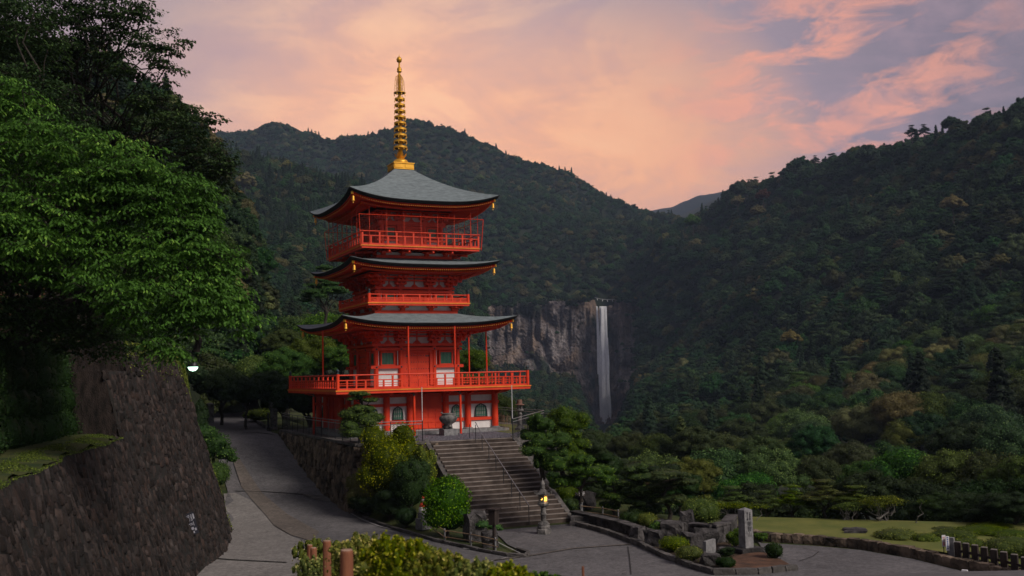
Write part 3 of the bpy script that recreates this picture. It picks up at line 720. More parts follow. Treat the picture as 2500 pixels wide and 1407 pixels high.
# ------------------------------------------------------------------ lie of the land
RY = np.array([-90, -14, -9.2, -4.9, -1, 2.3, 5.9, 8, 10, 14, 45, 120, 200.]); RZ = np.array([-3.6, -3.6, -3.46, -3.05, -2.34, -1.66, -.75, -.3, -.05, .1, 1.2, 3.4, 6])
EY = np.array([-60, -45, -36, -31, -24, -20, -10, 0, 14, 60, 130.]); EX = np.array([52, 36, 24, 17, 9.5, 7.6, 6.0, 9.6, 9, 6, 4.])
BT = np.array([-20, 0, 8, 13.5, 17.3, 30, 40]); BZ = np.array([2.0, 2.0, 1.6, .9, .2, -3.6, -3.6])
def sstep(a, b, x): t = np.clip((x-a)/(b-a), 0, 1); return t*t*(3-2*t)
def H(x, y):
    x = np.asarray(x, float); y = np.asarray(y, float)
    road = np.interp(y, RY, RZ)
    gard = -3.6+1.5*sstep(-19, -9, y)
    k = sstep(-3.2, -1.2, x); z = road*(1-k)+gard*k
    bed = sstep(-6.1, -4.6, x)*(1-k)*sstep(-17.5, -12.5, y)*(1-sstep(-9.5, -8.5, y)); z = z+bed*1.3
    z = np.where((x > -2.0) & (y > 8), .1, z)
    d = np.maximum(0, x-np.interp(y, EY, EX)); z = z-np.minimum(.55*d, 80)
    t = (x-CP[0])*_h[0]+(y-CP[1])*_h[1]
    z = np.where(t < 30, np.maximum(z, np.interp(t, BT, BZ)), z)
    return z
def on(px, py, off=0.0):
    z = -3.0
    for _ in range(80):
        p = atz(px, py, z); z = .6*z+.4*(float(H(p[0], p[1]))+off)
    return np.array(atz(px, py, z))
def depth(p): return float((np.asarray(p)-CP)@FW)
def ld(l, D, z=0.0): p = CP+_R0*l+_h*D; return np.array([p[0], p[1], z])   # lateral and forward metres from the viewpoint
def grid_mesh(name, xs, ys, zf, mat_, kind='structure'):
    X, Y = np.meshgrid(xs, ys); Z = zf(X, Y); nx = len(xs)
    V = np.stack([X, Y, Z], -1).reshape(-1, 3); i = np.arange(len(ys)-1)[:, None]*nx+np.arange(nx-1)[None]
    F = np.stack([i, i+1, i+nx+1, i+nx], -1).reshape(-1, 4)
    return tag(link(name, bulk(name, V, F, mat_, smooth=True)), kind=kind)
grid_mesh('ground', np.linspace(-75, 90, 331), np.linspace(-90, 130, 441), lambda x, y: H(x, y)-.05, M['moss'])
grid_mesh('valley_floor', np.linspace(-2300, 3100, 25), np.linspace(-350, 3150, 25), lambda x, y: x*0-95, M['forestfloor'])

def sheet(name, px, mat_, dz=0.0, step=.7, world=None, kind='structure', zf=None):
    P = [on(*q)[:2] for q in px] if world is None else [np.array(q) for q in world]
    n = len(P); pts = [Vector((float(p[0]), float(p[1]))) for p in P]
    mn = np.min(P, 0); mx = np.max(P, 0)
    inner = [Vector((float(a), float(b))) for a in np.arange(mn[0]+.3, mx[0], step) for b in np.arange(mn[1]+.3, mx[1], step)]
    v, e, f = delaunay_2d_cdt(pts+inner, [(i, (i+1) % n) for i in range(n)], [list(range(n))], 1, 1e-4)[:3]
    A = np.array([(q.x, q.y) for q in v]); Z = (H if zf is None else zf)(A[:, 0], A[:, 1])+dz
    me = bpy.data.meshes.new(name); me.from_pydata([(a, b, c) for (a, b), c in zip(A.tolist(), Z.tolist())], [], f); me.materials.append(mat_)
    for p_ in me.polygons: p_.use_smooth = True
    o = tag(link(name, me), kind=kind)
    if len(me.polygons) and me.polygons[0].normal.z < 0: me.flip_normals()
    return o
ROADR = [(520, 985), (560, 1000), (620, 1026), (664, 1056), (684, 1062), (700, 1092), (730, 1130), (760, 1163), (800, 1208), (850, 1245), (900, 1268), (960, 1292), (1060, 1320), (1170, 1345), (1240, 1358), (1285, 1360)]
BED1 = [(1292, 1354), (1275, 1346), (1240, 1330), (1222, 1312), (1200, 1296)]
PLR = [(1400, 1278), (1440, 1290), (1490, 1305), (1560, 1332), (1620, 1360), (1690, 1388), (1738, 1404), (1850, 1402), (1948, 1391), (1900, 1372), (1868, 1350), (1850, 1322), (1800, 1303), (1860, 1326), (1990, 1333), (2100, 1343), (2230, 1365), (2350, 1395), (2440, 1412), (2700, 1440)]
LEFTB = [(2700, 1640), (1250, 1700), (250, 1600), (340, 1500), (480, 1407), (545, 1340), (557, 1295), (548, 1240), (556, 1200), (540, 1140), (510, 1060), (470, 1000), (455, 985)]
sheet('road', ROADR+BED1+PLR+LEFTB, M['asphalt'], 0.0)
sheet('concrete_patch', [(546, 1206), (575, 1204), (612, 1222), (650, 1262), (668, 1285), (712, 1310), (742, 1322), (735, 1345), (728, 1400), (690, 1470), (420, 1470), (480, 1407), (545, 1340), (558, 1292)], M['concrete'], .012, .5)
sheet('gutter_strip', [(566, 1118), (585, 1120), (610, 1160), (640, 1205), (700, 1255), (780, 1300), (760, 1322), (712, 1308), (668, 1283), (650, 1260), (614, 1220), (590, 1190)], M['brownkerb'], .024, .5)
def px_line(name, pts, wid, mat_, dz=.03, kind='structure', hgt=.0):
    P = [on(*q) for q in pts]; b = MB()
    for a, c in zip(P[:-1], P[1:]):
        n = max(1, int(np.linalg.norm(c-a)/.8))
        for i in range(n):
            u = a+(c-a)*i/n; v = a+(c-a)*(i+1)/n; u[2] = H(u[0], u[1]); v[2] = H(v[0], v[1])
            d = v-u; nn = np.array([-d[1], d[0], 0]); nn = nn/np.linalg.norm(nn)*wid/2
            if hgt: b.beam(u+[0, 0, hgt/2+dz], v+[0, 0, hgt/2+dz], wid, hgt)
            else: b.add([u-nn+[0, 0, dz], v-nn+[0, 0, dz], v+nn+[0, 0, dz], u+nn+[0, 0, dz]], [(0, 1, 2, 3)])
    return b.obj(name, mat_, kind=kind)
px_line('edge_line', [(838, 1243), (880, 1268), (930, 1287), (985, 1300)], .10, M['paleline'])
px_line('edge_line', [(1130, 1340), (1180, 1347), (1215, 1352)], .07, M['paleline'])
px_line('edge_line', [(1215, 1325), (1240, 1338), (1270, 1352)], .06, M['paleline'])
px_line('edge_line', [(1140, 1385), (1190, 1374), (1240, 1362)], .06, M['paleline'])
px_line('drain_slot', [(575, 1200), (640, 1201), (720, 1206), (815, 1215)], .12, M['mortar'], .03)
px_line('drain_slot', [(455, 1358), (560, 1368), (700, 1375)], .16, M['mortar'], .03)
px_line('drain_slot', [(1200, 1370), (1300, 1357), (1400, 1340), (1540, 1330)], .16, M['brownkerb'], .03)
px_line('drain_slot', [(590, 1058), (625, 1056), (668, 1062)], .15, M['mortar'], .03)
px_line('paving_joint', [(562, 1099), (640, 1100), (732, 1102)], .035, M['mortar'], .03)
px_line('paving_joint', [(580, 1142), (680, 1143), (772, 1149)], .035, M['mortar'], .03)
px_line('paving_joint', [(1533, 1336), (1537, 1362), (1541, 1404)], .03, M['mortar'], .03)
px_line('paving_joint', [(1950, 1372), (1985, 1360), (2000, 1348), (1960, 1340)], .03, M['mortar'], .03)
sheet('asphalt_patch', [(735, 1207), (800, 1212), (830, 1228), (770, 1222)], M['kerb'], .03)
sheet('manhole_cover', None, M['dwoodtop'], .035, world=[on(706, 1291)[:2]+np.array(d_) for d_ in ((-.16, -.1), (.16, -.1), (.16, .1), (-.16, .1))])
sheet('lawn', [(1775, 1274), (1860, 1273), (2000, 1276), (2200, 1281), (2330, 1284), (2520, 1286), (2900, 1310), (2900, 1480), (2500, 1404), (2350, 1372), (2300, 1362), (2230, 1350), (2100, 1330), (1990, 1321), (1860, 1310), (1790, 1292)], M['lawn'], .22, .8)
sheet('garden_bed_soil', [(1440, 1288), (1490, 1303), (1560, 1330), (1620, 1358), (1690, 1386), (1740, 1401), (1850, 1399), (1900, 1394), (1870, 1370), (1840, 1350), (1790, 1320), (1700, 1290), (1600, 1270), (1500, 1262)], M['soil'], .06, .5)
sheet('gravel_bed', [(1790, 1366), (1840, 1352), (1880, 1358), (1935, 1388), (1850, 1397), (1770, 1398)], M['redsoil'], .10, .4)

# forest of kerb stones: one thing per kerb, every block a part
def stone_mesh(name, seed, mat_, jag=.16, sub=2):
    r = np.random.default_rng(seed); b = MB(); V = {}; vs = []; F = []
    n = sub
    def vid(i, j, k):
        if (i, j, k) not in V:
            p = np.array([i, j, k])/n*2-1.0; q = p/np.max(np.abs(p)+1e-9); s_ = p*(.75+.25/np.linalg.norm(p)*1.0)*np.where(True, 1, 1)
            s_ = p*(1-.16*(np.linalg.norm(p)-1)); s_ = s_+r.normal(0, jag, 3)
            V[(i, j, k)] = len(vs); vs.append(s_*.5)
        return V[(i, j, k)]
    for a in range(3):
        for s in (0, n):
            for i in range(n):
                for j in range(n):
                    q = []
                    for (di, dj) in ((0, 0), (1, 0), (1, 1), (0, 1)):
                        c = [0, 0, 0]; c[a] = s; c[(a+1) % 3] = i+di; c[(a+2) % 3] = j+dj; q.append(vid(*c))
                    F.append(q if s else q[::-1])
    b.add(vs, F); return b.mesh(name, mat_)
def kerb(label, pts, bw, bh, bl, mat_, off=0.0, name='stone_kerb', cat='kerb', world=None, jag=.07):
    P = [on(*q) for q in pts]; ms = [stone_mesh('kerb_stone', 50+i, mat_, jag) for i in range(4)]
    t = thing(name, label, cat, P[0]); r = random.Random(len(pts))
    for a, c in zip(P[:-1], P[1:]):
        L = np.linalg.norm((c-a)[:2]); n = max(1, int(L/bl))
        for i in range(n):
            u = a+(c-a)*(i+.5)/n; z = float(H(u[0], u[1]))+off
            ll = L/n*1.02; o = link('kerb_stone', r.choice(ms), t, (u[0]-P[0][0], u[1]-P[0][1], z-P[0][2]+bh*.32), math.atan2(c[1]-a[1], c[0]-a[0]))
            o.scale = (ll, bw*r.uniform(.85, 1.15), bh*r.uniform(.85, 1.15))
    return t
kerb('low dark stone kerb along the front edge of the monument bed', [(1395, 1281), (1440, 1291), (1490, 1306), (1560, 1333), (1620, 1361), (1690, 1388), (1742, 1403), (1850, 1402), (1946, 1391)], .22, .26, .55, M['kerb'])
kerb('rough stone kerb wall holding the lawn above the right-hand path', [(1790, 1296), (1860, 1318), (1990, 1327), (2100, 1337), (2230, 1358), (2350, 1388), (2450, 1408), (2650, 1440)], .34, .42, .42, M['boulder'])
kerb('curved dark kerb between the sloping road and the shrub bed', [(850, 1247), (900, 1270), (960, 1293), (1060, 1321), (1170, 1346), (1240, 1359), (1285, 1361), (1290, 1354), (1262, 1344)], .18, .17, .7, M['kerb'])
kerb('stone kerb along the far road bed beyond the gate post', [(520, 986), (560, 1001), (620, 1027), (660, 1052)], .25, .25, 1.0, M['kerb'])

# ------------------------------------------------------------------ terrace, stair, retaining wall
ZT = .1
TER = [(-6.15, -10.35), (-2.6, -11.15), (2.6, -11.35), (4.9, -10.0), (9.3, -4.0), (9.3, 8.5), (-6.15, 8.5)]
b = MB(); n = len(TER)
b.add([(x, y, ZT-.004) for x, y in TER]+[(x, y, -4.5) for x, y in TER], [tuple(range(n))]+[(i, i+n, (i+1) % n+n, (i+1) % n) for i in range(n)])
tag(b.obj('terrace', M['kerb']), kind='structure')
# setts of the forecourt: wavy rows of small dark stones
V = []; F = []; r = np.random.default_rng(5)
for j, yy in enumerate(np.arange(-11.0, -5.4, .125)):
    for i, xx in enumerate(np.arange(-3.2, 4.6, .165)):
        x0 = xx+(.08 if j % 2 else 0)+r.normal(0, .008); y0 = yy+.035*math.sin(xx*2.2)+r.normal(0, .008)
        if x0 > 2.6 and y0 < -11.3+(x0-2.6)*.7: continue
        if y0 < -11.0-(x0+2.6)*.04+.22: continue
        hx, hy = .070+r.normal(0, .006), .052+r.normal(0, .004); z0 = ZT+.012+abs(r.normal(0, .008)); bs = len(V); a_ = r.normal(0, .12); ca, sa = math.cos(a_), math.sin(a_)
        for (sx, sy, k_) in ((-1, -1, 0), (1, -1, 0), (1, 1, 0), (-1, 1, 0)):
            for (sc_, zz) in ((1, ZT-.02), (.82, z0)):
                V.append((x0+(sx*hx*ca-sy*hy*sa)*sc_, y0+(sx*hx*sa+sy*hy*ca)*sc_, zz))
        F += [(bs+1, bs+3, bs+5, bs+7), (bs, bs+2, bs+3, bs+1), (bs+2, bs+4, bs+5, bs+3), (bs+4, bs+6, bs+7, bs+5), (bs+6, bs, bs+1, bs+7)]
tag(link('sett_paving', bulk('sett_paving', V, F, M['cobble'])), kind='stuff')
TH = -2.8*math.pi/180
ST = thing('stone_stair', 'broad straight flight of worn concrete steps climbing to the pagoda forecourt', 'steps', (.065, -11.12, ZT), TH)
NS, RS, TD, SW = 20, .185, .375, 2.43
for i in range(NS):
    z = -RS*i; y = -TD*i
    o = MB().box((0, y-TD/2+.02, z-RS/2-.4), (2*SW, TD+.04, RS+.8)).obj('step', M['step'], ST) if i else MB().box((0, -.12, -RS/2-.4), (2*SW, .24, RS+.8)).obj('step', M['step'], ST)
    MB().box((0, y-TD-.0+(TD if i == 0 else 0)-(.24 if i == 0 else 0)+.005, z-.022), (2*SW-.004, .05, .05)).obj('nosing', M['stepedge'], o)
for sx in (-1, 1):
    b = MB(); y0, z0, y1, z1 = .15, .12, -TD*NS-.05, -RS*NS+.06
    P = [(y0, z0), (y1, z1), (y1, z1-.75), (y0, z0-4.2)]; x0, x1 = (sx*(SW+.003), sx*(SW+.26))
    b.add([(x0, y, z) for y, z in P]+[(x1, y, z) for y, z in P], [(0, 1, 2, 3), (7, 6, 5, 4), (0, 4, 5, 1), (1, 5, 6, 2), (2, 6, 7, 3), (3, 7, 4, 0)])
    b.obj('side_kerb', M['kerb'], ST)
# handrail down the stair
def stair_pt(xl, yl, zl=0.0):
    c, s = math.cos(TH), math.sin(TH); return np.array([.065+xl*c-yl*s, -11.12+xl*s+yl*c, ZT+zl])
HR = thing('stair_handrail', 'slender black handrail with steel top running down the middle of the stair', 'handrail', stair_pt(.15, .6))
hx = .15
ys = [.62, -.35, -1.35, -2.35, -3.35, -4.4, -5.45, -6.5, -7.6]
base = stair_pt(.15, .6)
top = []
for i, y in enumerate(ys):
    zf = 0 if y > 0 else -RS*math.ceil(-y/TD-.001) if y > -TD*19.9 else -RS*20
    zr = min(.92, .92+RS/TD*y+.18) if y < .3 else .80
    zt_ = .80 if i == 0 else .88+RS/TD*y+.1
    p = stair_pt(hx, y, max(zf, -3.7))-base; q = stair_pt(hx, y, zt_)-base
    MB().tube([p, q], .02, 8).obj('rail_post', M['black'], HR)
    if i: top.append(q)
MB().tube([stair_pt(hx, -.35, .95)-base]+top[1:], .024, 8).obj('top_rail', M['steel'], HR)

# retaining wall of upright boulders
RW = thing('boulder_retaining_wall', 'retaining wall of rough brown boulders rising beside the sloping road', 'stone wall', (-6.3, -10, -3.6))
b = MB(); nn = 40
V = []
for i in range(nn+1):
    y = -10.4+19*i/nn; zb = float(np.interp(y, RY, RZ))-.3; V += [(-6.17, y, -.02), (-6.17-(-.02-zb)*.10, y, zb)]
b.add([(v[0]+6.3, v[1]+10, v[2]+3.6) for v in V], [(2*i, 2*i+1, 2*i+3, 2*i+2) for i in range(nn)])
b.add([(-6.17+6.3, -10.4+10, -.02+3.6), (-6.4+6.3, -10.45+10, -4.2+3.6), (-2.5+6.3, -11.4+10, -4.2+3.6), (-2.5+6.3, -11.2+10, -.02+3.6)], [(0, 1, 2, 3)])
b.obj('wall_core', M['mortar'], RW)
bm_ = [stone_mesh('boulder', 100+i, M['boulder'], .10) for i in range(8)]
r = random.Random(11); cnt = 0
def rowfill(y0, y1, xf, zb_f, zt, rot, swap=False):
    z = zt-.06; row = 0
    while z > -4.2:
        hgt = r.uniform(.34, .58); y = y0-r.uniform(0, .3)
        while y < y1:
            wdt = r.uniform(.26, .52); yc = y+wdt/2; y += wdt*.93
            zb = zb_f(yc)
            if z-hgt < zb-.35: continue
            hh = hgt*r.uniform(.9, 1.3); zc = z-hgt/2+r.uniform(-.06, .06); x = xf(yc, zc)
            o = link('boulder', r.choice(bm_), RW, (x[0]+6.3, x[1]+10, zc+3.6), rot+r.uniform(-.2, .2)); o.scale = (wdt*.98, r.uniform(.35, .62), hh*.98)
            o.rotation_euler = (r.uniform(-.12, .12), r.uniform(-.35, .35), rot+r.uniform(-.15, .15))
        z -= hgt*.88
rowfill(-10.4, 8.2, lambda y, z: (-6.15-(-.02-z)*.10, y), lambda y: float(np.interp(y, RY, RZ)), -.02, math.pi/2)
rowfill(0, 3.9, lambda y, z: (-6.1+y*.97, -10.42-y*.22), lambda y: -3.0, -.02, -.22)
# concrete coping
CO = [(-6.2, 8.5), (-6.2, -10.4), (-2.62, -11.2)]
b = MB()
for (a, c) in zip(CO[:-1], CO[1:]): b.beam((a[0]+6.3, a[1]+10, 3.6+ZT-.04), (c[0]+6.3, c[1]+10, 3.6+ZT-.04), .26, .14)
b.obj('coping', M['kerb'], RW)

# ------------------------------------------------------------------ railings and poles
def railing_run(name, label, pts, hgt, cat='railing', posts=1.6, mat_=None, rails=(1.0, .86), balus=.15, z=ZT, rmat=None):
    mat_ = mat_ or M['black']; o0 = np.array([pts[0][0], pts[0][1], z]); t = thing(name, label, cat, o0)
    b = MB()
    pm = MB().tube([(0, 0, 0), (0, 0, hgt)], .022, 8).mesh('rail_post', mat_); bm = MB().tube([(0, 0, .08), (0, 0, hgt*rails[-1])], .008, 5, False)
    bar = MB()
    for a, c in zip(pts[:-1], pts[1:]):
        a = np.array(a); c = np.array(c); L = np.linalg.norm(c-a); n = max(1, round(L/posts))
        for i in range(n+1):
            p = a+(c-a)*i/n; link('rail_post', pm, t, (p[0]-o0[0], p[1]-o0[1], 0))
        for i in range(int(L/balus)):
            p = a+(c-a)*(i+.5)*balus/L; bar.tube([(p[0]-o0[0], p[1]-o0[1], .08), (p[0]-o0[0], p[1]-o0[1], hgt*rails[-1])], .008, 4, False)
        for rr in rails: MB().tube([(a[0]-o0[0], a[1]-o0[1], hgt*rr), (c[0]-o0[0], c[1]-o0[1], hgt*rr)], .021, 8).obj('rail', rmat or M['steel'], t)
        MB().tube([(a[0]-o0[0], a[1]-o0[1], .1), (c[0]-o0[0], c[1]-o0[1], .1)], .014, 6).obj('bottom_rail', mat_, t)
    if bar.v: bar.obj('balusters', mat_, t, kind='stuff')
    return t
railing_run('terrace_railing', 'black metal railing with twin steel top rails on the boulder wall left of the stair', [(-4.6, 13.0), (-6.1, 8.6), (-6.1, -10.25), (-2.75, -11.05)], 1.12)
pR0 = atz(1251, 1022, 1.25)[:2]; pR1 = atz(1328, 1003, 1.2)[:2]; pR2 = atz(1213, 995, 1.2)[:2]
railing_run('terrace_railing', 'black metal railing jutting out to a point right of the pagoda', [tuple(pR0), tuple(pR1), tuple(pR2)], 1.12)
for (x, y, p1, p2, lab) in ((pR0[0], pR0[1], (1251, 1058), (1247, 934), 'thin white pole rising from the railing at the right of the stair top'), (-2.75, -11.05, None, None, 'thin white pole rising from the railing at the left of the stair top')):
    o = thing('pole', lab, 'pole', (x, y, ZT)); MB().tube([(0, 0, 0), (0, 0, 1.15)], .028, 8).obj('lower_tube', M['black'], o); MB().tube([(0, 0, 1.15), (0, 0, 2.95)], .02, 8).obj('upper_tube', M['whitep'], o)
# bamboo fence
BF0 = atz(1168, 1038, ZT)[:2]; BF1 = atz(1247, 1055, ZT)[:2]
BF = thing('bamboo_fence', 'see-through fence of upright bamboo canes right of the stone urn', 'bamboo fence', (*BF0, ZT))
d = BF1-BF0; r = random.Random(4)
for i in range(27):
    p = d*i/26; MB().tube([(p[0], p[1], 0), (p[0]+r.uniform(-.03, .03), p[1], r.uniform(.85, 1.15))], .014, 6).obj('cane', M['bamboo'], BF)
for z in (.25, .62, .9): MB().tube([(0, 0, z), (d[0], d[1], z)], .016, 6).obj('cross_cane', M['bamboo'], BF)
HP = atz(1153, 1047, ZT); HQ = atz(1172, 1052, ZT)-HP
o = thing('hoop_rail', 'small black hoop rail standing beside the bamboo fence', 'hoop rail', HP)
MB().tube([(0, 0, 0), (0, 0, .85), (HQ[0]*.15, HQ[1]*.15, 1.0), (HQ[0]*.85, HQ[1]*.85, .98), (HQ[0], HQ[1], .85), (HQ[0], HQ[1], 0)], .03, 8).obj('hoop', M['black'], o)
for i in range(1, 5): MB().tube([(HQ[0]*i/5, HQ[1]*i/5, .1), (HQ[0]*i/5, HQ[1]*i/5, .95)], .012, 6).obj('bar', M['black'], o)
sheet('grass_patch', None, M['lawn'], 0, .5, world=[atz(*q, ZT)[:2] for q in ((1160, 1046), (1250, 1060), (1275, 1052), (1300, 1040), (1222, 1036))], zf=lambda x, y: x*0+ZT+.02)

# incense urn
U = thing('incense_urn', 'round weathered stone incense urn with open rim on the forecourt', 'urn', (.44, -6.75, ZT))
MB().box((0, 0, .19), (.86, .86, .38)).obj('plinth', M['stone'], U)
MB().lathe([(.24, .385), (.26, .45), (.20, .58), (.24, .66), (.42, .78), (.53, .93), (.55, 1.02), (.50, 1.12), (.40, 1.18), (.37, 1.22), (.42, 1.28), (.42, 1.31), (.36, 1.30), (.33, 1.2)], n=32).obj('bowl', M['lstone'], U, smooth=True)
for a in range(3):
    t = a*2.09+.6; MB().tube([(.2*math.cos(t), .2*math.sin(t), .60), (.30*math.cos(t), .30*math.sin(t), .5), (.27*math.cos(t), .27*math.sin(t), .385)], [.07, .09, .07], 8).obj('foot', M['lstone'], U)
for a in (0.2, 3.3):
    MB().tube([(.36*math.cos(a), .36*math.sin(a), 1.27), (.44*math.cos(a), .44*math.sin(a), 1.38), (.50*math.cos(a), .50*math.sin(a), 1.36)], .03, 6).obj('handle', M['lstone'], U)

# stone lanterns
M['lit'] = mat('lit_paper', lambda n: n.new('ShaderNodeEmission', {'Color': (1, .50, .07, 1), 'Strength': 3.2}).outputs[0])
M['lampglass'] = mat('lamp_glass', lambda n: n.new('ShaderNodeEmission', {'Color': (.62, 1, .78, 1), 'Strength': 4.0}).outputs[0])
L0 = on(1328, 1303)
L = thing('stone_lantern', 'tall hexagonal stone lantern with lit yellow window at the foot of the stair', 'lantern', L0, math.radians(12)); L.scale = (.88, .88, .94)
hx6 = lambda pr, c=(0, 0, 0), rot=0: MB().lathe(pr, c, 6, rot)
hx6([(.40, 0), (.40, .22), (.36, .25)]).obj('base_block', M['lstone'], L)
MB().lathe([(.31, .25), (.33, .34), (.30, .42), (.31, .47), (.22, .56), (.17, .60)], n=12).obj('lotus_foot', M['lstone'], L)
MB().lathe([(.135, .58), (.135, .86), (.165, .90), (.165, .96), (.135, 1.0), (.13, 1.26)], n=16).obj('shaft', M['lstone'], L)
hx6([(.15, 1.25), (.22, 1.31), (.32, 1.37), (.32, 1.46), (.25, 1.50)]).obj('platform', M['lstone'], L)
fb = MB()
for i in range(6):
    a = i*math.pi/3; fb.box((.215*math.cos(a), .215*math.sin(a), 1.66), (.055, .055, .32), a)
fb.lathe([(.235, 1.50), (.235, 1.535)], n=6); fb.lathe([(.235, 1.79), (.235, 1.825)], n=6)
for i in (0, 1, 2, 3, 5):
    a = i*math.pi/3+math.pi/6; fb.box((.19*math.cos(a), .19*math.sin(a), 1.66), (.03, .18, .27), a)
fbo = fb.obj('fire_box', M['lstone'], L)
a = 4*math.pi/3+math.pi/6; MB().box((.185*math.cos(a), .185*math.sin(a), 1.66), (.02, .16, .21), a).obj('lit_window', M['lit'], L)
a = 3*math.pi/3+math.pi/6; cm_ = MB()
pts = [(.055*math.cos(q), .055*math.sin(q)) for q in np.linspace(-2.3, 1.2, 9)]+[(.045*math.cos(q)-.02, .045*math.sin(q)+.025) for q in np.linspace(1.0, -2.1, 9)]
cm_.prism(pts, -.004, .004); o = cm_.obj('lit_crescent', M['lit'], L, (.209*math.cos(a), .209*math.sin(a), 1.67), a+math.pi/2)
rp = MB(); rp.lathe([(.20, 1.82), (.40, 1.86), (.42, 1.90), (.30, 1.97), (.18, 2.08), (.11, 2.16)], n=6)
for i in range(6):
    a = i*math.pi/3; c, s = math.cos(a), math.sin(a); rp.tube([(.36*c, .36*s, 1.89), (.44*c, .44*s, 1.90), (.48*c, .48*s, 1.96), (.45*c, .45*s, 2.02), (.41*c, .41*s, 1.98)], .035, 6)
rp.obj('roof_cap', M['lstone'], L)
MB().lathe([(.10, 2.15), (.14, 2.20), (.09, 2.26), (.125, 2.33), (.13, 2.40), (.07, 2.50), (.02, 2.56), (.012, 2.66)], n=12).obj('jewel', M['lstone'], L, smooth=True)
lp = bpy.data.lights.new('lantern_glow', 'POINT'); lp.energy = 3; lp.color = (1, .55, .15); lp.shadow_soft_size = .05; lo = bpy.data.objects.new('lantern_glow', lp); COL.objects.link(lo); lo.parent = L; lo.location = (.24*math.cos(4.71), .24*math.sin(4.71), 1.66)
R0_ = atz(1270, 1051, ZT)
L2 = thing('stone_lantern', 'old stone lantern with reddish cap behind the pointed railing', 'lantern', R0_)
MB().lathe([(.36, 0), (.36, .16), (.24, .26), (.16, .32)], n=6).obj('base_block', M['lstone'], L2)
MB().lathe([(.13, .3), (.12, .95), (.17, 1.0), (.12, 1.05), (.11, 1.15), (.26, 1.25), (.24, 1.3)], n=12).obj('shaft', M['lstone'], L2)
fb = MB()
for i in range(4): a = i*math.pi/2+.6; fb.box((.13*math.cos(a), .13*math.sin(a), 1.44), (.07, .07, .28), a)
fb.obj('fire_box', M['lstone'], L2)
M['redstone'] = simple('reddish_stone', c4(.12, .06, .045), c4(.24, .13, .10), 4, .9, .6, .02)
MB().lathe([(.30, 1.58), (.31, 1.62), (.17, 1.66), (.17, 1.88), (.14, 1.90), (.14, 1.93)], n=14).obj('roof_cap', M['redstone'], L2)

# monument pillar with carved writing
def text(body, size, parent, loc, rot, mat_, ext=.004, name='lettering', sy=1.0):
    c = bpy.data.curves.new(name, 'FONT'); c.body = body; c.size = size; c.extrude = ext; c.align_x = 'CENTER'; c.align_y = 'CENTER'; c.space_line = .95; c.resolution_u = 3
    c.materials.append(mat_); o = bpy.data.objects.new(name, c); COL.objects.link(o); o.parent = parent; o.location = loc; o.rotation_euler = rot; o.scale = (1, sy, 1)
    bpy.context.view_layer.update(); me = bpy.data.meshes.new_from_object(o.evaluated_get(bpy.context.evaluated_depsgraph_get())); q = link(name, me, parent, loc); q.rotation_euler = rot; q.scale = (1, sy, 1); bpy.data.objects.remove(o); return q
M0 = on(1823, 1352)
MO = thing('stone_monument', 'pale square stone pillar with low pyramid top and black brush characters', 'monument', M0, math.radians(2))
MB().box((0, 0, .12), (1.05, .8, .26)).obj('plinth', M['rock'], MO)
MB().box((0, 0, .98), (.40, .40, 1.46)).add([(-.2, -.2, 1.71), (.2, -.2, 1.71), (.2, .2, 1.71), (-.2, .2, 1.71), (0, 0, 1.80)], [(0, 1, 4), (1, 2, 4), (2, 3, 4), (3, 0, 4)]).obj('pillar', M['stone'], MO)
text('那\n智\n山', .20, MO, (.02, -.203, .96), (math.pi/2, 0, 0), M['black'], sy=1.05)
text('国\n立\n公\n園', .085, MO, (-.06, -.203, 1.47), (math.pi/2, 0, 0), M['black']); text('吉\n野\n熊\n野', .085, MO, (.07, -.203, 1.47), (math.pi/2, 0, 0), M['black'])
S0_ = on(1733, 1356)
so = thing('stone_slab', 'blank upright grey stone slab beside the round azaleas', 'stone slab', S0_, math.radians(20)); stm = MB(); stm.prism([(-.36, 0), (.34, -.02), (.33, .60), (-.33, .58)], -.07, .07); stm.obj('slab', M['stone'], so)

# black sign on the dark wall
def batter(z): return .32*(z+3.6)
SG = ld(-12.38-batter(-1.6)+.34, 39.6, -1.85)
sgd = math.atan2(_h[1], _h[0])
SN = thing('wall_sign', 'small black sign with rows of white lettering fixed to the dark stone wall', 'sign', SG)
SN.rotation_euler = (0, math.radians(-15), sgd-math.radians(56))
MB().box((0, .06, 0), (.42, .12, .86)).obj('board', M['black'], SN); MB().box((0, -.004, 0), (.40, .008, .84)).obj('face', M['signb'], SN)
wr = MB(); rr = random.Random(2)
for j in range(5):
    for i in range(3): wr.box((-.13+.10*i, -.011, .35-.052*j), (rr.uniform(.05, .075), .004, .028))
wr.box((.155, -.011, .27), (.05, .004, .20)); wr.box((-.04, -.011, .02), (.22, .004, .022)); wr.box((-.04, -.011, -.03), (.22, .004, .022)); wr.box((.10, -.011, -.01), (.022, .004, .16))
wr.box((-.02, -.011, -.18), (.16, .004, .10)); wr.box((.12, -.011, -.24), (.07, .004, .10)); wr.box((0, -.011, -.33), (.12, .004, .08))
wr.obj('lettering', M['signg'], SN)

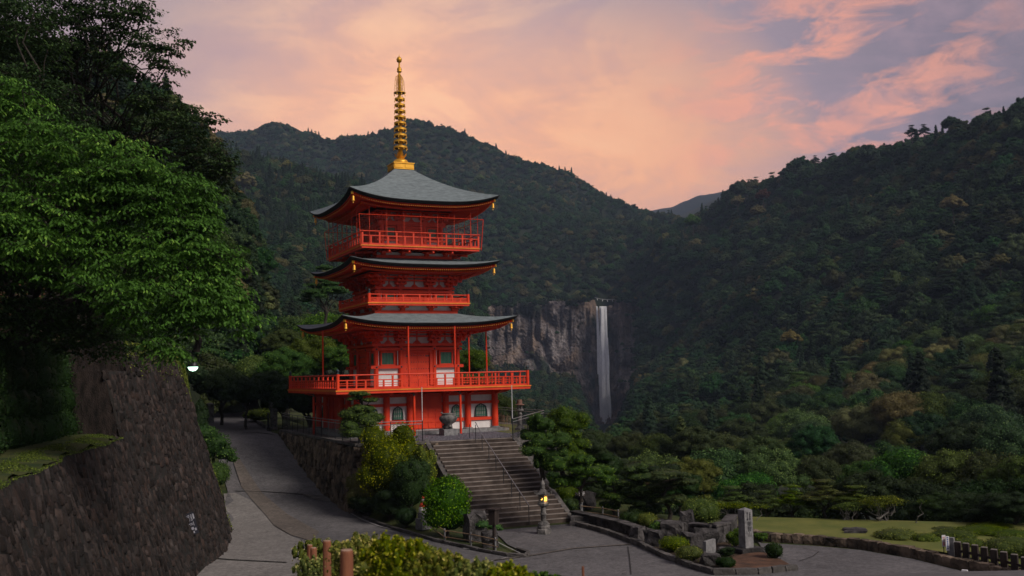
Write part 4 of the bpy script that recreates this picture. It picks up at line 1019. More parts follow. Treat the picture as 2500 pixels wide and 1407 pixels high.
# ------------------------------------------------------------------ big dark stone wall on the left
WB = [(-7.0, 11), (-8.5, 19.4), (-10.7, 28), (-11.9, 35), (-12.1, 38), (-12.45, 42.6), (-12.9, 46), (-13.9, 49.2), (-15.2, 51), (-17.5, 56), (-21, 66), (-26, 80)]
WBp = np.array(WB, float)
seg = np.r_[0, np.cumsum(np.linalg.norm(np.diff(WBp, axis=0), axis=1))]
def wbase(s): return np.array([np.interp(s, seg, WBp[:, 0]), np.interp(s, seg, WBp[:, 1])])
s35 = float(np.interp(35.0, WBp[:, 1], seg)); s36 = float(np.interp(37.2, WBp[:, 1], seg)); scorner = seg[7]
def wnorm(s):                                                    # horizontal direction away from the road
    a, c = wbase(max(0, s-.6)), wbase(min(seg[-1], s+.6)); d = (c-a)/np.linalg.norm(c-a); return np.array([-d[1], d[0]])
def wtop(s): return 1.8-.25*(1-min(1, s/s35)) if s < s35 else (4.1 if s < s36 else 5.25-.02*(s-s36))
def wpt(s, z, out=0.0):
    bt = batter(z)*(1-.012*(z+3.6)); q = wbase(s)+wnorm(s)*(bt-out-.09*math.sin(s*.9+z*.7)-.05*math.sin(s*2.3-z*1.7)); return ld(q[0], q[1], z)
WL = thing('dark_stone_wall', 'huge leaning wall of small dark stones with stepped mossy top on the left', 'stone wall', ld(-12, 40, -3.6))
W0 = np.array(WL.location)
b = MB(); ss = sorted(set(list(np.arange(0, seg[-1], .8))+[s35-.001, s35, s36-.001, s36])); zz = 12; V = []; F = []
for s in ss:
    tp = wtop(s)
    for j in range(zz+1): V.append(wpt(s, -3.8+(tp+3.8)*j/zz)-W0)
    V.append(wpt(s, tp)-W0+np.array([*( _R0[:2]*-2.6), -.02])+np.array([_h[0]*.8, _h[1]*.8, 0]))
for i in range(len(ss)-1):
    for j in range(zz+1): p = i*(zz+2)+j; F.append((p, p+zz+2, p+zz+3, p+1))
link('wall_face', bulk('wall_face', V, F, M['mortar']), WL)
# stones: each a small chipped wedge; the largest in view are single parts
def wall_stones(n0, rs):
    V = []; F = []; items = []
    s = 0.0
    for _ in range(1): pass
    z = -3.7; row = 0
    while z < 5.2:
        hh = .24+.16*rs.random(); s = 8+.3*rs.random()
        while s < seg[-1]-2:
            wd = .08+.15*rs.random()**1.5; h2 = hh*(.6+.9*rs.random()); zc = z+rs.normal(0, .11)
            if zc+h2*.5 < wtop(s)+.03+.14*rs.random()**2: items.append((s, zc, wd, h2, .02+.11*rs.random()**1.6, rs.normal(-.12, .2)))
            s += wd*.98
        z += hh*.86; row += 1
    return items
rs = np.random.default_rng(21); items = wall_stones(0, rs)
def stone_geo(s, z, wd, h2, out, tilt):
    P = []
    for (a, c, o_) in ((-.5, -.5, 0), (.5, -.5, 0), (.5, .5, 0), (-.5, .5, 0), (-.36, -.40, 1), (.38, -.30, .8), (.30, .42, 1), (-.33, .36, .75)):
        ct, st_ = math.cos(tilt), math.sin(tilt); u = a*wd*1.04; v = c*h2*1.04
        P.append(wpt(s+u*ct-v*st_, z+u*st_+v*ct, -.02+out*o_+.01*math.sin(40*s+7*a+3*c)))
    return P
FQ = [(4, 5, 6, 7), (0, 1, 5, 4), (1, 2, 6, 5), (2, 3, 7, 6), (3, 0, 4, 7)]
V = []; F = []; big = sorted(range(len(items)), key=lambda i: -items[i][2]*items[i][3]*(1 if 24 < wbase(items[i][0])[1] < 49 else .1))[:280]; big = set(big)
for i, it in enumerate(items):
    P = np.array(stone_geo(*it))
    if i in big:
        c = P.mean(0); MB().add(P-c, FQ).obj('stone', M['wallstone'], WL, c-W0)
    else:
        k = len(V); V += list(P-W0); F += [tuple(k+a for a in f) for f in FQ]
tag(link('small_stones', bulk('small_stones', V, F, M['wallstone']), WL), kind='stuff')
# end faces of the stepped blocks
for s_, z0, z1 in ((s35, 1.7, 4.1), (s36, 4.0, 5.25)):
    a, c = wpt(s_, z0)-W0, wpt(s_, z1)-W0; off = np.array([*(-_R0[:2]*3.2), 0])
    MB().add([a, c, c+off, a+off], [(0, 1, 2, 3)]).obj('block_end', M['wallstone'], WL)
# moss ledge and bank above the wall
def bank(name, rows, mat_, kind='structure'):
    n = len(rows[0]); V = np.array([p for r_ in rows for p in r_]); F = [(j*n+i, j*n+i+1, (j+1)*n+i+1, (j+1)*n+i) for j in range(len(rows)-1) for i in range(n-1)]
    return tag(link(name, bulk(name, V, F, mat_, smooth=True)), kind=kind)
SS = [s for s in np.arange(0, s35, .4)]+[s35-.003]
def offl(p, l, dD, dz): return p+np.array([*(-_R0[:2]*l+_h[:2]*dD), dz])
bank('mossy_ledge', [[offl(wpt(s, wtop(s)), -.02, 0, .05+.05*math.sin(s*2.3)+.04*math.sin(s*5.1)) for s in SS], [offl(wpt(s, wtop(s)), 1.2, .3, .16) for s in SS], [offl(wpt(s, wtop(s)), 2.4, .6, .22) for s in SS], [offl(wpt(s, wtop(s)), 5.0, 1, .3) for s in SS]], M['moss'])
SA = sorted(list(np.arange(0, seg[-1], 1.5))+[s35-.002, s35+.002])
rowz = []
for (l, dz) in ((2.3, 0), (3.4, 1.2), (5.5, 2.6), (9, 5.5), (14, 9), (22, 13), (34, 18)):
    rowz.append([offl(wpt(s, wtop(s)), l, l*.25, dz*(1.0 if s > s35 else 1.15)+(0 if s > s36 else 5.25-wtop(s))*min(1, dz/2.6)+.35*math.sin(s*1.3+l)*min(1, dz)) for s in SA])
bank('hillside_bank', rowz, M['soil'])
# ------------------------------------------------------------------ foliage
def unit(v): return v/np.maximum(1e-9, np.linalg.norm(v, axis=1, keepdims=True))
def wob(P, f, seed=0):                                           # cheap smooth noise from sines
    r = np.random.default_rng(seed); o = np.zeros(len(P))
    for k in range(5):
        w_ = r.normal(0, 1, 3)*f*(1+.6*k); o += np.sin(P@w_+r.uniform(0, 6.3))/(1+.6*k)
    return o/2.2
def leaves(P, N, T, L, W, tint, fold=.12):
    """one folded quad per leaf; P centre, N facing, T long axis"""
    n = len(P); B = unit(np.cross(N, T)); L = L.reshape(-1, 1); W = W.reshape(-1, 1)
    V = np.empty((n, 4, 3)); V[:, 0] = P-T*L*.5; V[:, 1] = P+B*W*.5+N*W*fold; V[:, 2] = P+T*L*.5; V[:, 3] = P-B*W*.5+N*W*fold
    return V.reshape(-1, 3), np.arange(4*n).reshape(-1, 4), np.repeat(tint, 4)
def merge(parts):
    V = []; F = []; A = []; k = 0
    for v, f, a in parts: V.append(v); F.append(f+k); A.append(a); k += len(v)
    return np.concatenate(V), np.concatenate(F), np.concatenate(A)
_ico = None
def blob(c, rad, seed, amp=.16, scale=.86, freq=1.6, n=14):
    """lumpy closed inner mass that fills in for twigs and leaves, tinted dark"""
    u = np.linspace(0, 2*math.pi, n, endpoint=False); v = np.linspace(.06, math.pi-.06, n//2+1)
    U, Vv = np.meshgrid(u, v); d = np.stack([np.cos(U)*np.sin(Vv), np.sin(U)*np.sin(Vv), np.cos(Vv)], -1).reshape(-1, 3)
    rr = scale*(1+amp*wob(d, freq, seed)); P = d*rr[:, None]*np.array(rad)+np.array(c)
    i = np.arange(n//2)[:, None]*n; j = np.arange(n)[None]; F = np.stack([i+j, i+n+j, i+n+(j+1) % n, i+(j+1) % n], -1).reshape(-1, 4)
    return P, F, np.full(len(P), .12)  # one dark tint: shade in the gaps between leaves, put into the colour
def cloud(pads, dens, L, seed=0, core=True, amp=.18, freq=1.6, flat=.0, aspect=.55, bottom=-.35, jit=.6, shell=.16, tintc=(.38, .26), up=.0, corescale=.84):
    """leaf-covered pads: pads = [(centre, radii)], dens = leaves per square metre of pad surface"""
    r = np.random.default_rng(seed); parts = []
    for i, (c, rad) in enumerate(pads):
        c = np.array(c, float); rad = np.array(rad, float)
        area = 4*math.pi*((rad[0]*rad[1])**1.6/3+(rad[0]*rad[2])**1.6/3+(rad[1]*rad[2])**1.6/3)**(1/1.6); n = max(12, int(area*dens*.8))
        d = unit(r.normal(0, 1, (n, 3))); d = d[d[:, 2] > bottom]; n = len(d)
        w_ = wob(d, freq, seed*31+i); rr = (1+amp*w_)*(1-shell*r.random(n)**1.5+.05*r.random(n))
        P = c+d*rr[:, None]*rad
        Nn = unit(d/np.maximum(rad, .05)*rad.mean()+r.normal(0, jit, (n, 3))+np.array([0, 0, up]))
        T = unit(np.cross(Nn, r.normal(0, 1, (n, 3)))); T[:, 2] -= flat; T = unit(T)
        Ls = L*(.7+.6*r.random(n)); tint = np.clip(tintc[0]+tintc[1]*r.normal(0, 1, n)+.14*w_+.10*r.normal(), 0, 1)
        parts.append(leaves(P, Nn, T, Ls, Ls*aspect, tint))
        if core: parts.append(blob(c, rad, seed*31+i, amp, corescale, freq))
    return merge(parts)
def fol_mesh(name, dat, m): return bulk(name, dat[0], dat[1], m, attrs={'tint': dat[2]})
def limb(mb, a, c, r0, r1, seed, n=6, wig=.08):
    r = np.random.default_rng(seed); a = np.array(a, float); c = np.array(c, float); L = np.linalg.norm(c-a); pts = []; rd = []
    for i in range(n+1):
        t = i/n; p = a+(c-a)*t+r.normal(0, wig*L*.5, 3)*math.sin(math.pi*t)*np.array([1, 1, .5]); pts.append(p); rd.append(r0+(r1-r0)*t)
    mb.tube(pts, rd, 7); return pts

def pad_leaves(C, Rr, th, per, Lf, wide, r, droop=.35, hang=.3, jn=.3):
    """leaves of many small flat sprays: C centres, Rr radii; leaves point outwards and hang at the rim"""
    n = len(C); q = np.sqrt(r.random((n, per))); a = r.uniform(0, 2*np.pi, (n, per)); R_ = Rr[:, None]*q
    tl = r.normal(0, .16, (n, 2, 1)); dx, dy = R_*np.cos(a), R_*np.sin(a)
    P = np.stack([C[:, 0, None]+dx, C[:, 1, None]+dy, C[:, 2, None]+th*(r.random((n, per))-.5)*Rr[:, None]-droop*q**2*Rr[:, None]+tl[:, 0]*dx+tl[:, 1]*dy], -1).reshape(-1, 3)
    T = unit(np.stack([np.cos(a), np.sin(a), -hang*(.3+q)-.1], -1).reshape(-1, 3)+r.normal(0, .35, (n*per, 3)))
    N = unit(np.cross(T, np.cross(np.array([0, 0, 1.0]), T))+r.normal(0, jn, (n*per, 3)))
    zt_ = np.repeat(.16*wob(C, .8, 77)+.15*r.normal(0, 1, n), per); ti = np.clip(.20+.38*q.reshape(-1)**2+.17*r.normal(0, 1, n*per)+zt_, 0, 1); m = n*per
    return leaves(P, N, T, Lf*(.7+.6*r.random(m)), Lf*wide*(.8+.4*r.random(m)), ti, .14)

# prototype trees (about 9 m): built once, then copied, each copy with its own parts
def make_crown(kind, seed):
    r = np.random.default_rng(seed); pads = []; m = M['lf_forest']
    if kind in ('broad', 'nbroad'):
        k = 34 if kind == 'broad' else 40
        for i in range(k):
            d = unit(r.normal(0, 1, (1, 3)))[0]; d[2] = abs(d[2])*1.0-.3; q = r.uniform(.75, 1.05); p = np.array([0, 0, 5.6])+d*np.array([3.0, 3.0, 2.9])*q; s_ = r.uniform(.7, 1.35); pads.append((p, (s_, s_, s_*.8)))
        pads.append(((0, 0, 5.4), (2.7, 2.7, 2.3)))
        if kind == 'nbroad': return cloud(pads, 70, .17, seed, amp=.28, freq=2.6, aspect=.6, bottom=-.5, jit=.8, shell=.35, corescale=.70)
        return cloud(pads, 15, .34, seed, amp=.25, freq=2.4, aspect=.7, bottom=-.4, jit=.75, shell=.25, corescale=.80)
    if kind in ('cauli', 'ncauli'):
        for i in range(42):
            a = i*2.4; t = math.sqrt((i+.5)/42); p = np.array([3.6*t*math.cos(a)+r.normal(0, .3), 3.6*t*math.sin(a)+r.normal(0, .3), 7.4-3.1*t*t+r.normal(0, .45)]); s_ = r.uniform(.55, 1.15); pads.append((p, (s_, s_, s_*.75)))
        pads.append(((0, 0, 5.2), (3.0, 3.0, 2.0)))
        if kind == 'ncauli': return cloud(pads, 75, .16, seed, amp=.28, freq=2.8, aspect=.6, bottom=-.4, jit=.8, shell=.35, corescale=.70)
        return cloud(pads, 17, .31, seed, amp=.25, freq=2.6, aspect=.7, bottom=-.3, jit=.7, shell=.25, corescale=.80)
    if kind == 'conifer':
        H_ = 12.0
        for i in range(46):
            t = (i/45)**.85; z = 2.2+t*(H_-2.6); R_ = 2.1*(1-t)**.75+.25; a = i*2.4+r.normal(0, .3); q = R_*r.uniform(.35, .7); s_ = (.75*(1-t)+.3)*r.uniform(.8, 1.25)
            pads.append(((q*math.cos(a), q*math.sin(a), z), (s_, s_, s_*.75)))
        pads.append(((0, 0, 5.0), (1.3, 1.3, 3.2))); pads.append(((0, 0, 9.0), (.7, .7, 2.4)))
        return cloud(pads, 17, .30, seed, amp=.3, freq=2.6, aspect=.4, bottom=-.6, jit=.8, flat=.5, shell=.35, corescale=.74)
    if kind == 'layer':
        for i in range(22):
            a = i*2.4; t = r.random()**.6; z = 4.4+4.8*(1-t)*r.uniform(.6, 1.1); s_ = r.uniform(.8, 1.6); pads.append(((3.0*t*math.cos(a), 3.0*t*math.sin(a), z), (s_, s_, .42)))
        return cloud(pads, 26, .24, seed, amp=.32, freq=2.8, aspect=.5, bottom=-.5, jit=.7, shell=.4, corescale=.66)
PROTO = {}
for nm, kd, sd_, mt in (('b1', 'broad', 1, 'lf_forest'), ('b2', 'broad', 2, 'lf_forest'), ('c1', 'cauli', 3, 'lf_forest'), ('c2', 'cauli', 4, 'lf_forest'), ('k1', 'conifer', 5, 'lf_conifer'), ('k2', 'conifer', 6, 'lf_conifer'), ('l1', 'layer', 7, 'lf_forest'), ('n1', 'nbroad', 11, 'lf_forest'), ('n2', 'ncauli', 12, 'lf_forest'), ('n3', 'nbroad', 13, 'lf_forest')):
    dat = make_crown(kd, sd_); PROTO[nm] = {}
    for mm in ({'lf_forest': ('lf_forest', 'lf_pale', 'lf_mid', 'lf_olive', 'lf_red')}.get(mt, ())): PROTO[nm][mm] = None
    PROTO[nm]['_dat'] = dat
TRUNK = {}
def trunk_mesh(kind, mt='bark'):
    key = (kind, mt)
    if key in TRUNK: return TRUNK[key]
    b = MB(); top = {'k': 11.5}.get(kind[0], 6.4)
    if kind[0] == 'k': b.tube([(0, 0, -1), (.05, 0, 4), (0, .05, top)], [.26, .18, .04], 8)
    else:
        limb(b, (0, 0, -1.5), (.2, .1, 3.6), .28, .18, 4)
        for i in range(6): a = i*1.05; limb(b, (.1, .05, 2.2+.3*i), (2.2*math.cos(a), 2.2*math.sin(a), 5.6+.2*i), .12, .03, 40+i)
    TRUNK[key] = b.mesh('trunk', M[mt]); return TRUNK[key]
def crown_me(var, m):
    p = PROTO[var]
    if p.get(m) is None: p[m] = fol_mesh('crown', p['_dat'], M[m])
    return p[m]
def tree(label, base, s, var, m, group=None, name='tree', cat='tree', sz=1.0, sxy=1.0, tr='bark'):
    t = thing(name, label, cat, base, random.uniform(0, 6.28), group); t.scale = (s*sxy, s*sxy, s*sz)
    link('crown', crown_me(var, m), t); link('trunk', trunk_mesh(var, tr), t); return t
TOPZ = {'n1': 9.2, 'n2': 8.4, 'n3': 9.2, 'b1': 9.2, 'b2': 9.2, 'c1': 8.4, 'c2': 8.4, 'k1': 12.3, 'k2': 12.3, 'l1': 9.3}; WIDTH = {'n1': 8.2, 'n2': 8.8, 'n3': 8.2, 'b1': 8.2, 'b2': 8.2, 'c1': 8.8, 'c2': 8.8, 'k1': 6.0, 'k2': 6.0, 'l1': 8.6}
def tree_px(label, px, ytop, wpx, D, var, m, group=None, sz=1.0, **kw):
    """tree whose top stands at a surveyed direction and distance"""
    p = atd(px, ytop, D); s = wpx*D/FPX/WIDTH[var]; base = (p[0], p[1], p[2]-TOPZ[var]*s*sz)
    return tree(label, base, s, var, m, group, sz=sz, **kw)

# ------------------------------------------------------------------ mountains
def loft(name, rows, nu=90, nv=9, amp=.006, seed=0, px0=None, px1=None):
    """rows: polylines of (px, py, depth) from the ridge downwards; returns point grid in world space"""
    px0 = px0 if px0 is not None else max(min(p[0] for p in r_) for r_ in rows); px1 = px1 or min(max(p[0] for p in r_) for r_ in rows)
    xs = np.linspace(px0, px1, nu); G = []
    for r_ in rows:
        a = np.array(r_, float); y = np.interp(xs, a[:, 0], a[:, 1]); d = np.interp(xs, a[:, 0], a[:, 2])
        G.append(np.stack([atd(x, yy, dd) for x, yy, dd in zip(xs, y, d)]))
    G = np.stack(G); nr = len(rows); out = []
    for j in range(nr-1):
        p0, p1, p2, p3 = G[max(0, j-1)], G[j], G[j+1], G[min(nr-1, j+2)]
        for k in range(nv):
            t = k/nv; out.append(.5*((2*p1)+(-p0+p2)*t+(2*p0-5*p1+4*p2-p3)*t*t+(-p0+3*p1-3*p2+p3)*t**3))
    out.append(G[-1]); S = np.stack(out)
    dd = ((S-CP)@FW); P = S.reshape(-1, 3)
    nz = wob(P, .010, seed)+.6*wob(P, .028, seed+1)
    k_ = np.arange(S.shape[0]); fade = (np.minimum(1, k_/nv)*np.minimum(1, (k_[-1]-k_)/nv))[:, None]*np.ones(nu)[None]
    S[..., 2] += (nz.reshape(dd.shape))*dd*amp*fade
    return S
def hill(name, S, mat_):
    n0, n1 = S.shape[:2]; i = np.arange(n0-1)[:, None]*n1+np.arange(n1-1)[None]
    F = np.stack([i, i+n1, i+n1+1, i+1], -1).reshape(-1, 4); return tag(link(name, bulk(name, S.reshape(-1, 3), F, mat_, smooth=True)), kind='structure')
def scatter(S, spacing, seed, mask=None, dmin=0):
    """jittered points over a surface grid, about one per spacing^2"""
    r = np.random.default_rng(seed); out = []
    A, B, C, D = S[:-1, :-1], S[:-1, 1:], S[1:, :-1], S[1:, 1:]
    ar = (np.linalg.norm(np.cross(B-A, C-A), axis=-1)+np.linalg.norm(np.cross(B-D, C-D), axis=-1))/2
    sp = spacing if not callable(spacing) else spacing((A-CP)@FW)
    cu = np.floor(np.cumsum((ar/np.maximum(sp, 1)**2).ravel())+r.random()).astype(int); cnt = np.diff(np.r_[0, cu]).reshape(ar.shape); idx = np.repeat(np.arange(cnt.size), cnt.ravel()); n = len(idx); u = r.random((n, 1)); v = r.random((n, 1))
    f = lambda q: q.reshape(-1, 3)[idx]
    P = (f(A)*(1-u)+f(B)*u)*(1-v)+(f(C)*(1-u)+f(D)*u)*v
    return P
GNT = {}
def instancer(name, P, var, scl, rot, protos, kind='stuff'):
    me = bpy.data.meshes.new(name); me.vertices.add(len(P)); me.vertices.foreach_set('co', P.astype(np.float32).ravel())
    for k, t, a in (('scl', 'FLOAT_VECTOR', scl), ('rot', 'FLOAT_VECTOR', rot)): at = me.attributes.new(k, t, 'POINT'); at.data.foreach_set('vector', a.astype(np.float32).ravel())
    at = me.attributes.new('var', 'INT', 'POINT'); at.data.foreach_set('value', var.astype(np.int32))
    o = tag(link(name, me), kind=kind)
    ng = bpy.data.node_groups.new(name, 'GeometryNodeTree'); ng.interface.new_socket('Geometry', in_out='INPUT', socket_type='NodeSocketGeometry'); ng.interface.new_socket('Geometry', in_out='OUTPUT', socket_type='NodeSocketGeometry')
    N = ng.nodes; Lk = ng.links; gi = N.new('NodeGroupInput'); go = N.new('NodeGroupOutput'); ip = N.new('GeometryNodeInstanceOnPoints'); j = N.new('GeometryNodeJoinGeometry')
    for po in protos[::-1]:
        oi = N.new('GeometryNodeObjectInfo'); oi.inputs['Object'].default_value = po; oi.inputs['As Instance'].default_value = True; oi.transform_space = 'ORIGINAL'; Lk.new(oi.outputs['Geometry'], j.inputs[0])
    def na(nm, dt):
        q = N.new('GeometryNodeInputNamedAttribute'); q.data_type = dt; q.inputs['Name'].default_value = nm; return q.outputs[0]
    Lk.new(gi.outputs[0], ip.inputs['Points']); Lk.new(j.outputs[0], ip.inputs['Instance']); ip.inputs['Pick Instance'].default_value = True
    Lk.new(na('var', 'INT'), ip.inputs['Instance Index']); Lk.new(na('rot', 'FLOAT_VECTOR'), ip.inputs['Rotation']); Lk.new(na('scl', 'FLOAT_VECTOR'), ip.inputs['Scale']); Lk.new(ip.outputs[0], go.inputs[0])
    md = o.modifiers.new('wood', 'NODES'); md.node_group = ng; return o
PO = None
def forest(name, P, seed, pk=.18, s0=.75, s1=1.35, keep=None, sxy=1.0):
    """a far-off wood that reads as one mass; protos are the crowns of real single trees"""
    r = np.random.default_rng(seed); n = len(P)
    zone = wob(P, .02, seed)*.5+.5
    cf = r.random(n) < pk*(.3+1.6*zone)
    var = np.where(cf, r.integers(4, 6, n), r.choice([0, 1, 2, 3, 2, 3, 6], n))
    s = s0+(s1-s0)*r.random(n)**1.4; scl = np.stack([s*sxy, s*sxy, s*r.uniform(.85, 1.2, n)], -1); rot = np.stack([r.normal(0, .05, n), r.normal(0, .05, n), r.uniform(0, 6.28, n)], -1)
    P = P.copy(); P[:, 2] -= 3.8*s
    return instancer(name, P, var, scl, rot, PO)
# ------------------------------------------------------------------ single trees down the slope and along the lawn
ORD = ['leftmost', 'second from the left', 'third from the left', 'fourth from the left', 'fifth from the left', 'sixth from the left', 'seventh from the left', 'eighth from the left', 'ninth from the left', 'tenth from the left', 'eleventh from the left', 'twelfth from the left', 'thirteenth from the left', 'fourteenth from the left', 'fifteenth from the left']
def row(tmpl, specs, group, **kw):
    for i, sp in enumerate(sorted(specs, key=lambda q: q[0])): tree_px(tmpl % ORD[i], *sp, group=group, **kw)
row('dark olive dense tree in row below waterfall, %s', [(1455, 1035, 120, 118, 'n1', 'lf_olive'), (1530, 1050, 130, 112, 'n2', 'lf_olive'), (1600, 1042, 140, 108, 'n3', 'lf_olive'), (1662, 1008, 120, 105, 'k1', 'lf_olive'), (1705, 1035, 150, 104, 'n2', 'lf_olive'), (1775, 1040, 150, 110, 'n1', 'lf_olive'), (1850, 1058, 140, 104, 'n2', 'lf_olive'), (1925, 1052, 150, 110, 'n3', 'lf_olive')], 'olive trees below the waterfall')
row('bright green spreading tree on the slope below the lawn, %s', [(1500, 1110, 150, 84, 'n2', 'lf_mid'), (1590, 1078, 230, 80, 'n1', 'lf_mid'), (1680, 1110, 180, 72, 'n2', 'lf_mid'), (1755, 1064, 260, 76, 'n3', 'lf_mid'), (1868, 1085, 200, 74, 'n2', 'lf_mid'), (1560, 1150, 170, 66, 'n3', 'lf_mid'), (1820, 1130, 200, 66, 'n1', 'lf_mid')], 'bright trees on the slope')
row('tall dark tree behind right part of lawn, %s', [(1985, 1032, 150, 90, 'n2', 'lf_forest'), (1990, 1095, 140, 74, 'n3', 'lf_olive'), (2075, 1060, 150, 84, 'n1', 'lf_forest'), (2110, 1120, 150, 68, 'n2', 'lf_mid'), (2205, 1066, 280, 66, 'n3', 'lf_mid'), (2320, 1090, 240, 62, 'n2', 'lf_mid'), (2420, 1075, 230, 60, 'n1', 'lf_olive'), (2500, 1100, 220, 56, 'n2', 'lf_mid'), (2340, 1020, 200, 88, 'n2', 'lf_forest'), (2460, 1010, 220, 84, 'n1', 'lf_forest'), (2590, 1060, 300, 60, 'n3', 'lf_mid'), (2150, 1070, 220, 104, 'n2', 'lf_forest'), (2080, 1090, 200, 96, 'n1', 'lf_olive'), (2230, 1080, 200, 100, 'n3', 'lf_forest')], 'dark trees behind the lawn')
row('low layered maple at back edge of the lawn, %s', [(1790, 1188, 150, 50, 'l1', 'lf_top'), (1868, 1198, 130, 49, 'l1', 'lf_az'), (1935, 1185, 150, 49, 'l1', 'lf_az'), (2010, 1172, 160, 48, 'l1', 'lf_az'), (2085, 1186, 150, 47, 'l1', 'lf_az'), (2380, 1190, 200, 46, 'n3', 'lf_dark'), (2470, 1196, 200, 44, 'n2', 'lf_dark'), (2290, 1200, 160, 47, 'n2', 'lf_dark')], 'low trees at the back of the lawn', sz=.62)
row('dark undergrowth tree standing between lawn and slope, %s', [(1700, 1190, 220, 60, 'n1', 'lf_dark'), (1840, 1170, 240, 58, 'n2', 'lf_dark'), (1990, 1160, 260, 58, 'n3', 'lf_dark'), (2140, 1140, 240, 56, 'n2', 'lf_dark'), (2270, 1150, 220, 54, 'n1', 'lf_dark'), (2400, 1140, 260, 54, 'n3', 'lf_dark'), (2540, 1150, 260, 50, 'n2', 'lf_dark')], 'dark undergrowth trees')
row('reddish shrubby tree under the bright green trees, %s', [(1535, 1122, 110, 62, 'n2', 'lf_red')], 'reddish tree')
# behind the road, left of the pagoda
row('broad green garden tree behind the sloping road, %s', [(485, 838, 150, 92, 'n1', 'lf_mid'), (560, 835, 170, 96, 'n2', 'lf_mid'), (632, 850, 150, 88, 'n3', 'lf_mid'), (700, 842, 160, 84, 'n2', 'lf_mid'), (770, 800, 170, 88, 'n1', 'lf_mid'), (828, 838, 130, 84, 'n2', 'lf_mid'), (540, 880, 150, 78, 'n3', 'lf_dark'), (660, 900, 150, 76, 'n2', 'lf_dark'), (750, 890, 180, 74, 'n1', 'lf_dark'), (830, 900, 160, 72, 'n2', 'lf_dark'), (600, 905, 120, 74, 'n1', 'lf_dark'), (480, 905, 110, 86, 'n3', 'lf_dark'), (575, 915, 120, 100, 'n2', 'lf_dark'), (520, 918, 110, 104, 'n1', 'lf_dark'), (690, 925, 120, 88, 'n3', 'lf_dark')], 'garden trees behind the road')
row('tall dark tree rising behind the garden trees, %s', [(450, 790, 170, 112, 'n3', 'lf_forest'), (520, 775, 150, 118, 'n2', 'lf_forest'), (590, 785, 180, 124, 'n1', 'lf_forest'), (650, 765, 150, 128, 'k1', 'lf_conifer'), (610, 725, 150, 150, 'k2', 'lf_conifer'), (560, 700, 140, 160, 'k1', 'lf_conifer')], 'dark trees behind the garden')
row('light green feathery tree close behind the pagoda, %s', [(735, 762, 200, 112, 'n2', 'lf_mid'), (800, 742, 190, 108, 'n3', 'lf_mid'), (855, 760, 140, 104, 'n2', 'lf_mid'), (790, 650, 150, 100, 'l1', 'lf_mid'), (1150, 838, 110, 82, 'n1', 'lf_top'), (1165, 905, 130, 78, 'n2', 'lf_mid'), (1215, 950, 110, 76, 'n3', 'lf_olive')], 'light green trees behind the pagoda')
row('olive tinged tree above the garden trees behind the road, %s', [(690, 798, 120, 90, 'n2', 'lf_olive')], 'olive tree behind the road')
# ------------------------------------------------------------------ mountains and the wood on them
PO = [next(o for o in bpy.data.objects if o.name.startswith('crown') and o.data == crown_me(v, 'lf_conifer' if v[0] == 'k' else 'lf_forest')) if any(o.data == crown_me(v, 'lf_conifer' if v[0] == 'k' else 'lf_forest') for o in bpy.data.objects) else None for v in ('b1', 'b2', 'c1', 'c2', 'k1', 'k2', 'l1')]
for i, v in enumerate(('b1', 'b2', 'c1', 'c2', 'k1', 'k2', 'l1')):
    if PO[i] is None:                                            # a tree of this shape stands far off on the hill, in view
        t = tree_px('dark tree on the mountainside above the waterfall, %s' % ORD[i], 1330+60*i, 560, 22, 900, v, 'lf_conifer' if v[0] == 'k' else 'lf_forest', 'single trees on the mountainside'); PO[i] = t.children[0]
RA = [(380, 359, 1500), (480, 344, 1500), (540, 336, 1500), (600, 323, 1500), (680, 314, 1500), (740, 332, 1480), (800, 364, 1450), (860, 344, 1450), (940, 322, 1450), (1000, 317, 1450), (1080, 329, 1430), (1170, 357, 1400), (1260, 389, 1370), (1350, 423, 1330), (1440, 462, 1280), (1530, 498, 1230), (1600, 526, 1180), (1660, 550, 1120), (1700, 560, 1120), (1800, 565, 1100)]
off = lambda R_, dy, kd, dd=0: [(x, y+dy, d*kd+dd) for x, y, d in R_]
SA_ = loft('a', [off(RA, 30, 1.12), RA, off(RA, 60, .93), [(380, 520, 1180), (700, 500, 1150), (1000, 500, 1130), (1300, 540, 1080), (1600, 590, 980), (1800, 600, 950)], [(380, 640, 1000), (900, 620, 960), (1300, 640, 930), (1600, 665, 880), (1800, 680, 860)], [(380, 760, 880), (900, 740, 860), (1150, 775, 838), (1300, 772, 836), (1400, 770, 834), (1452, 768, 834), (1475, 768, 842), (1500, 768, 834), (1560, 770, 832), (1640, 785, 825), (1800, 800, 800)]], 110, 9, .010, 3)
hill('mountain', SA_, M['forestfloor'])
RB = [(330, 300, 820), (450, 330, 800), (520, 372, 780), (590, 385, 760), (650, 395, 750), (720, 403, 740), (800, 432, 730), (880, 452, 720), (980, 520, 720), (1080, 600, 730), (1180, 680, 740), (1290, 735, 760)]
SB_ = loft('b', [off(RB, 30, 1.1), RB, off(RB, 70, .9), [(330, 560, 560), (700, 560, 540), (900, 600, 560), (1290, 800, 690)], [(330, 720, 360), (700, 730, 350), (900, 760, 370), (1290, 880, 600)], [(330, 860, 200), (700, 870, 200), (900, 900, 220), (1290, 960, 420)], [(330, 1010, 170), (700, 1010, 170), (900, 1010, 190), (1290, 1030, 360)]], 70, 9, .010, 9, px1=1185)
hill('left_mountain_flank', SB_, M['forestfloor'])
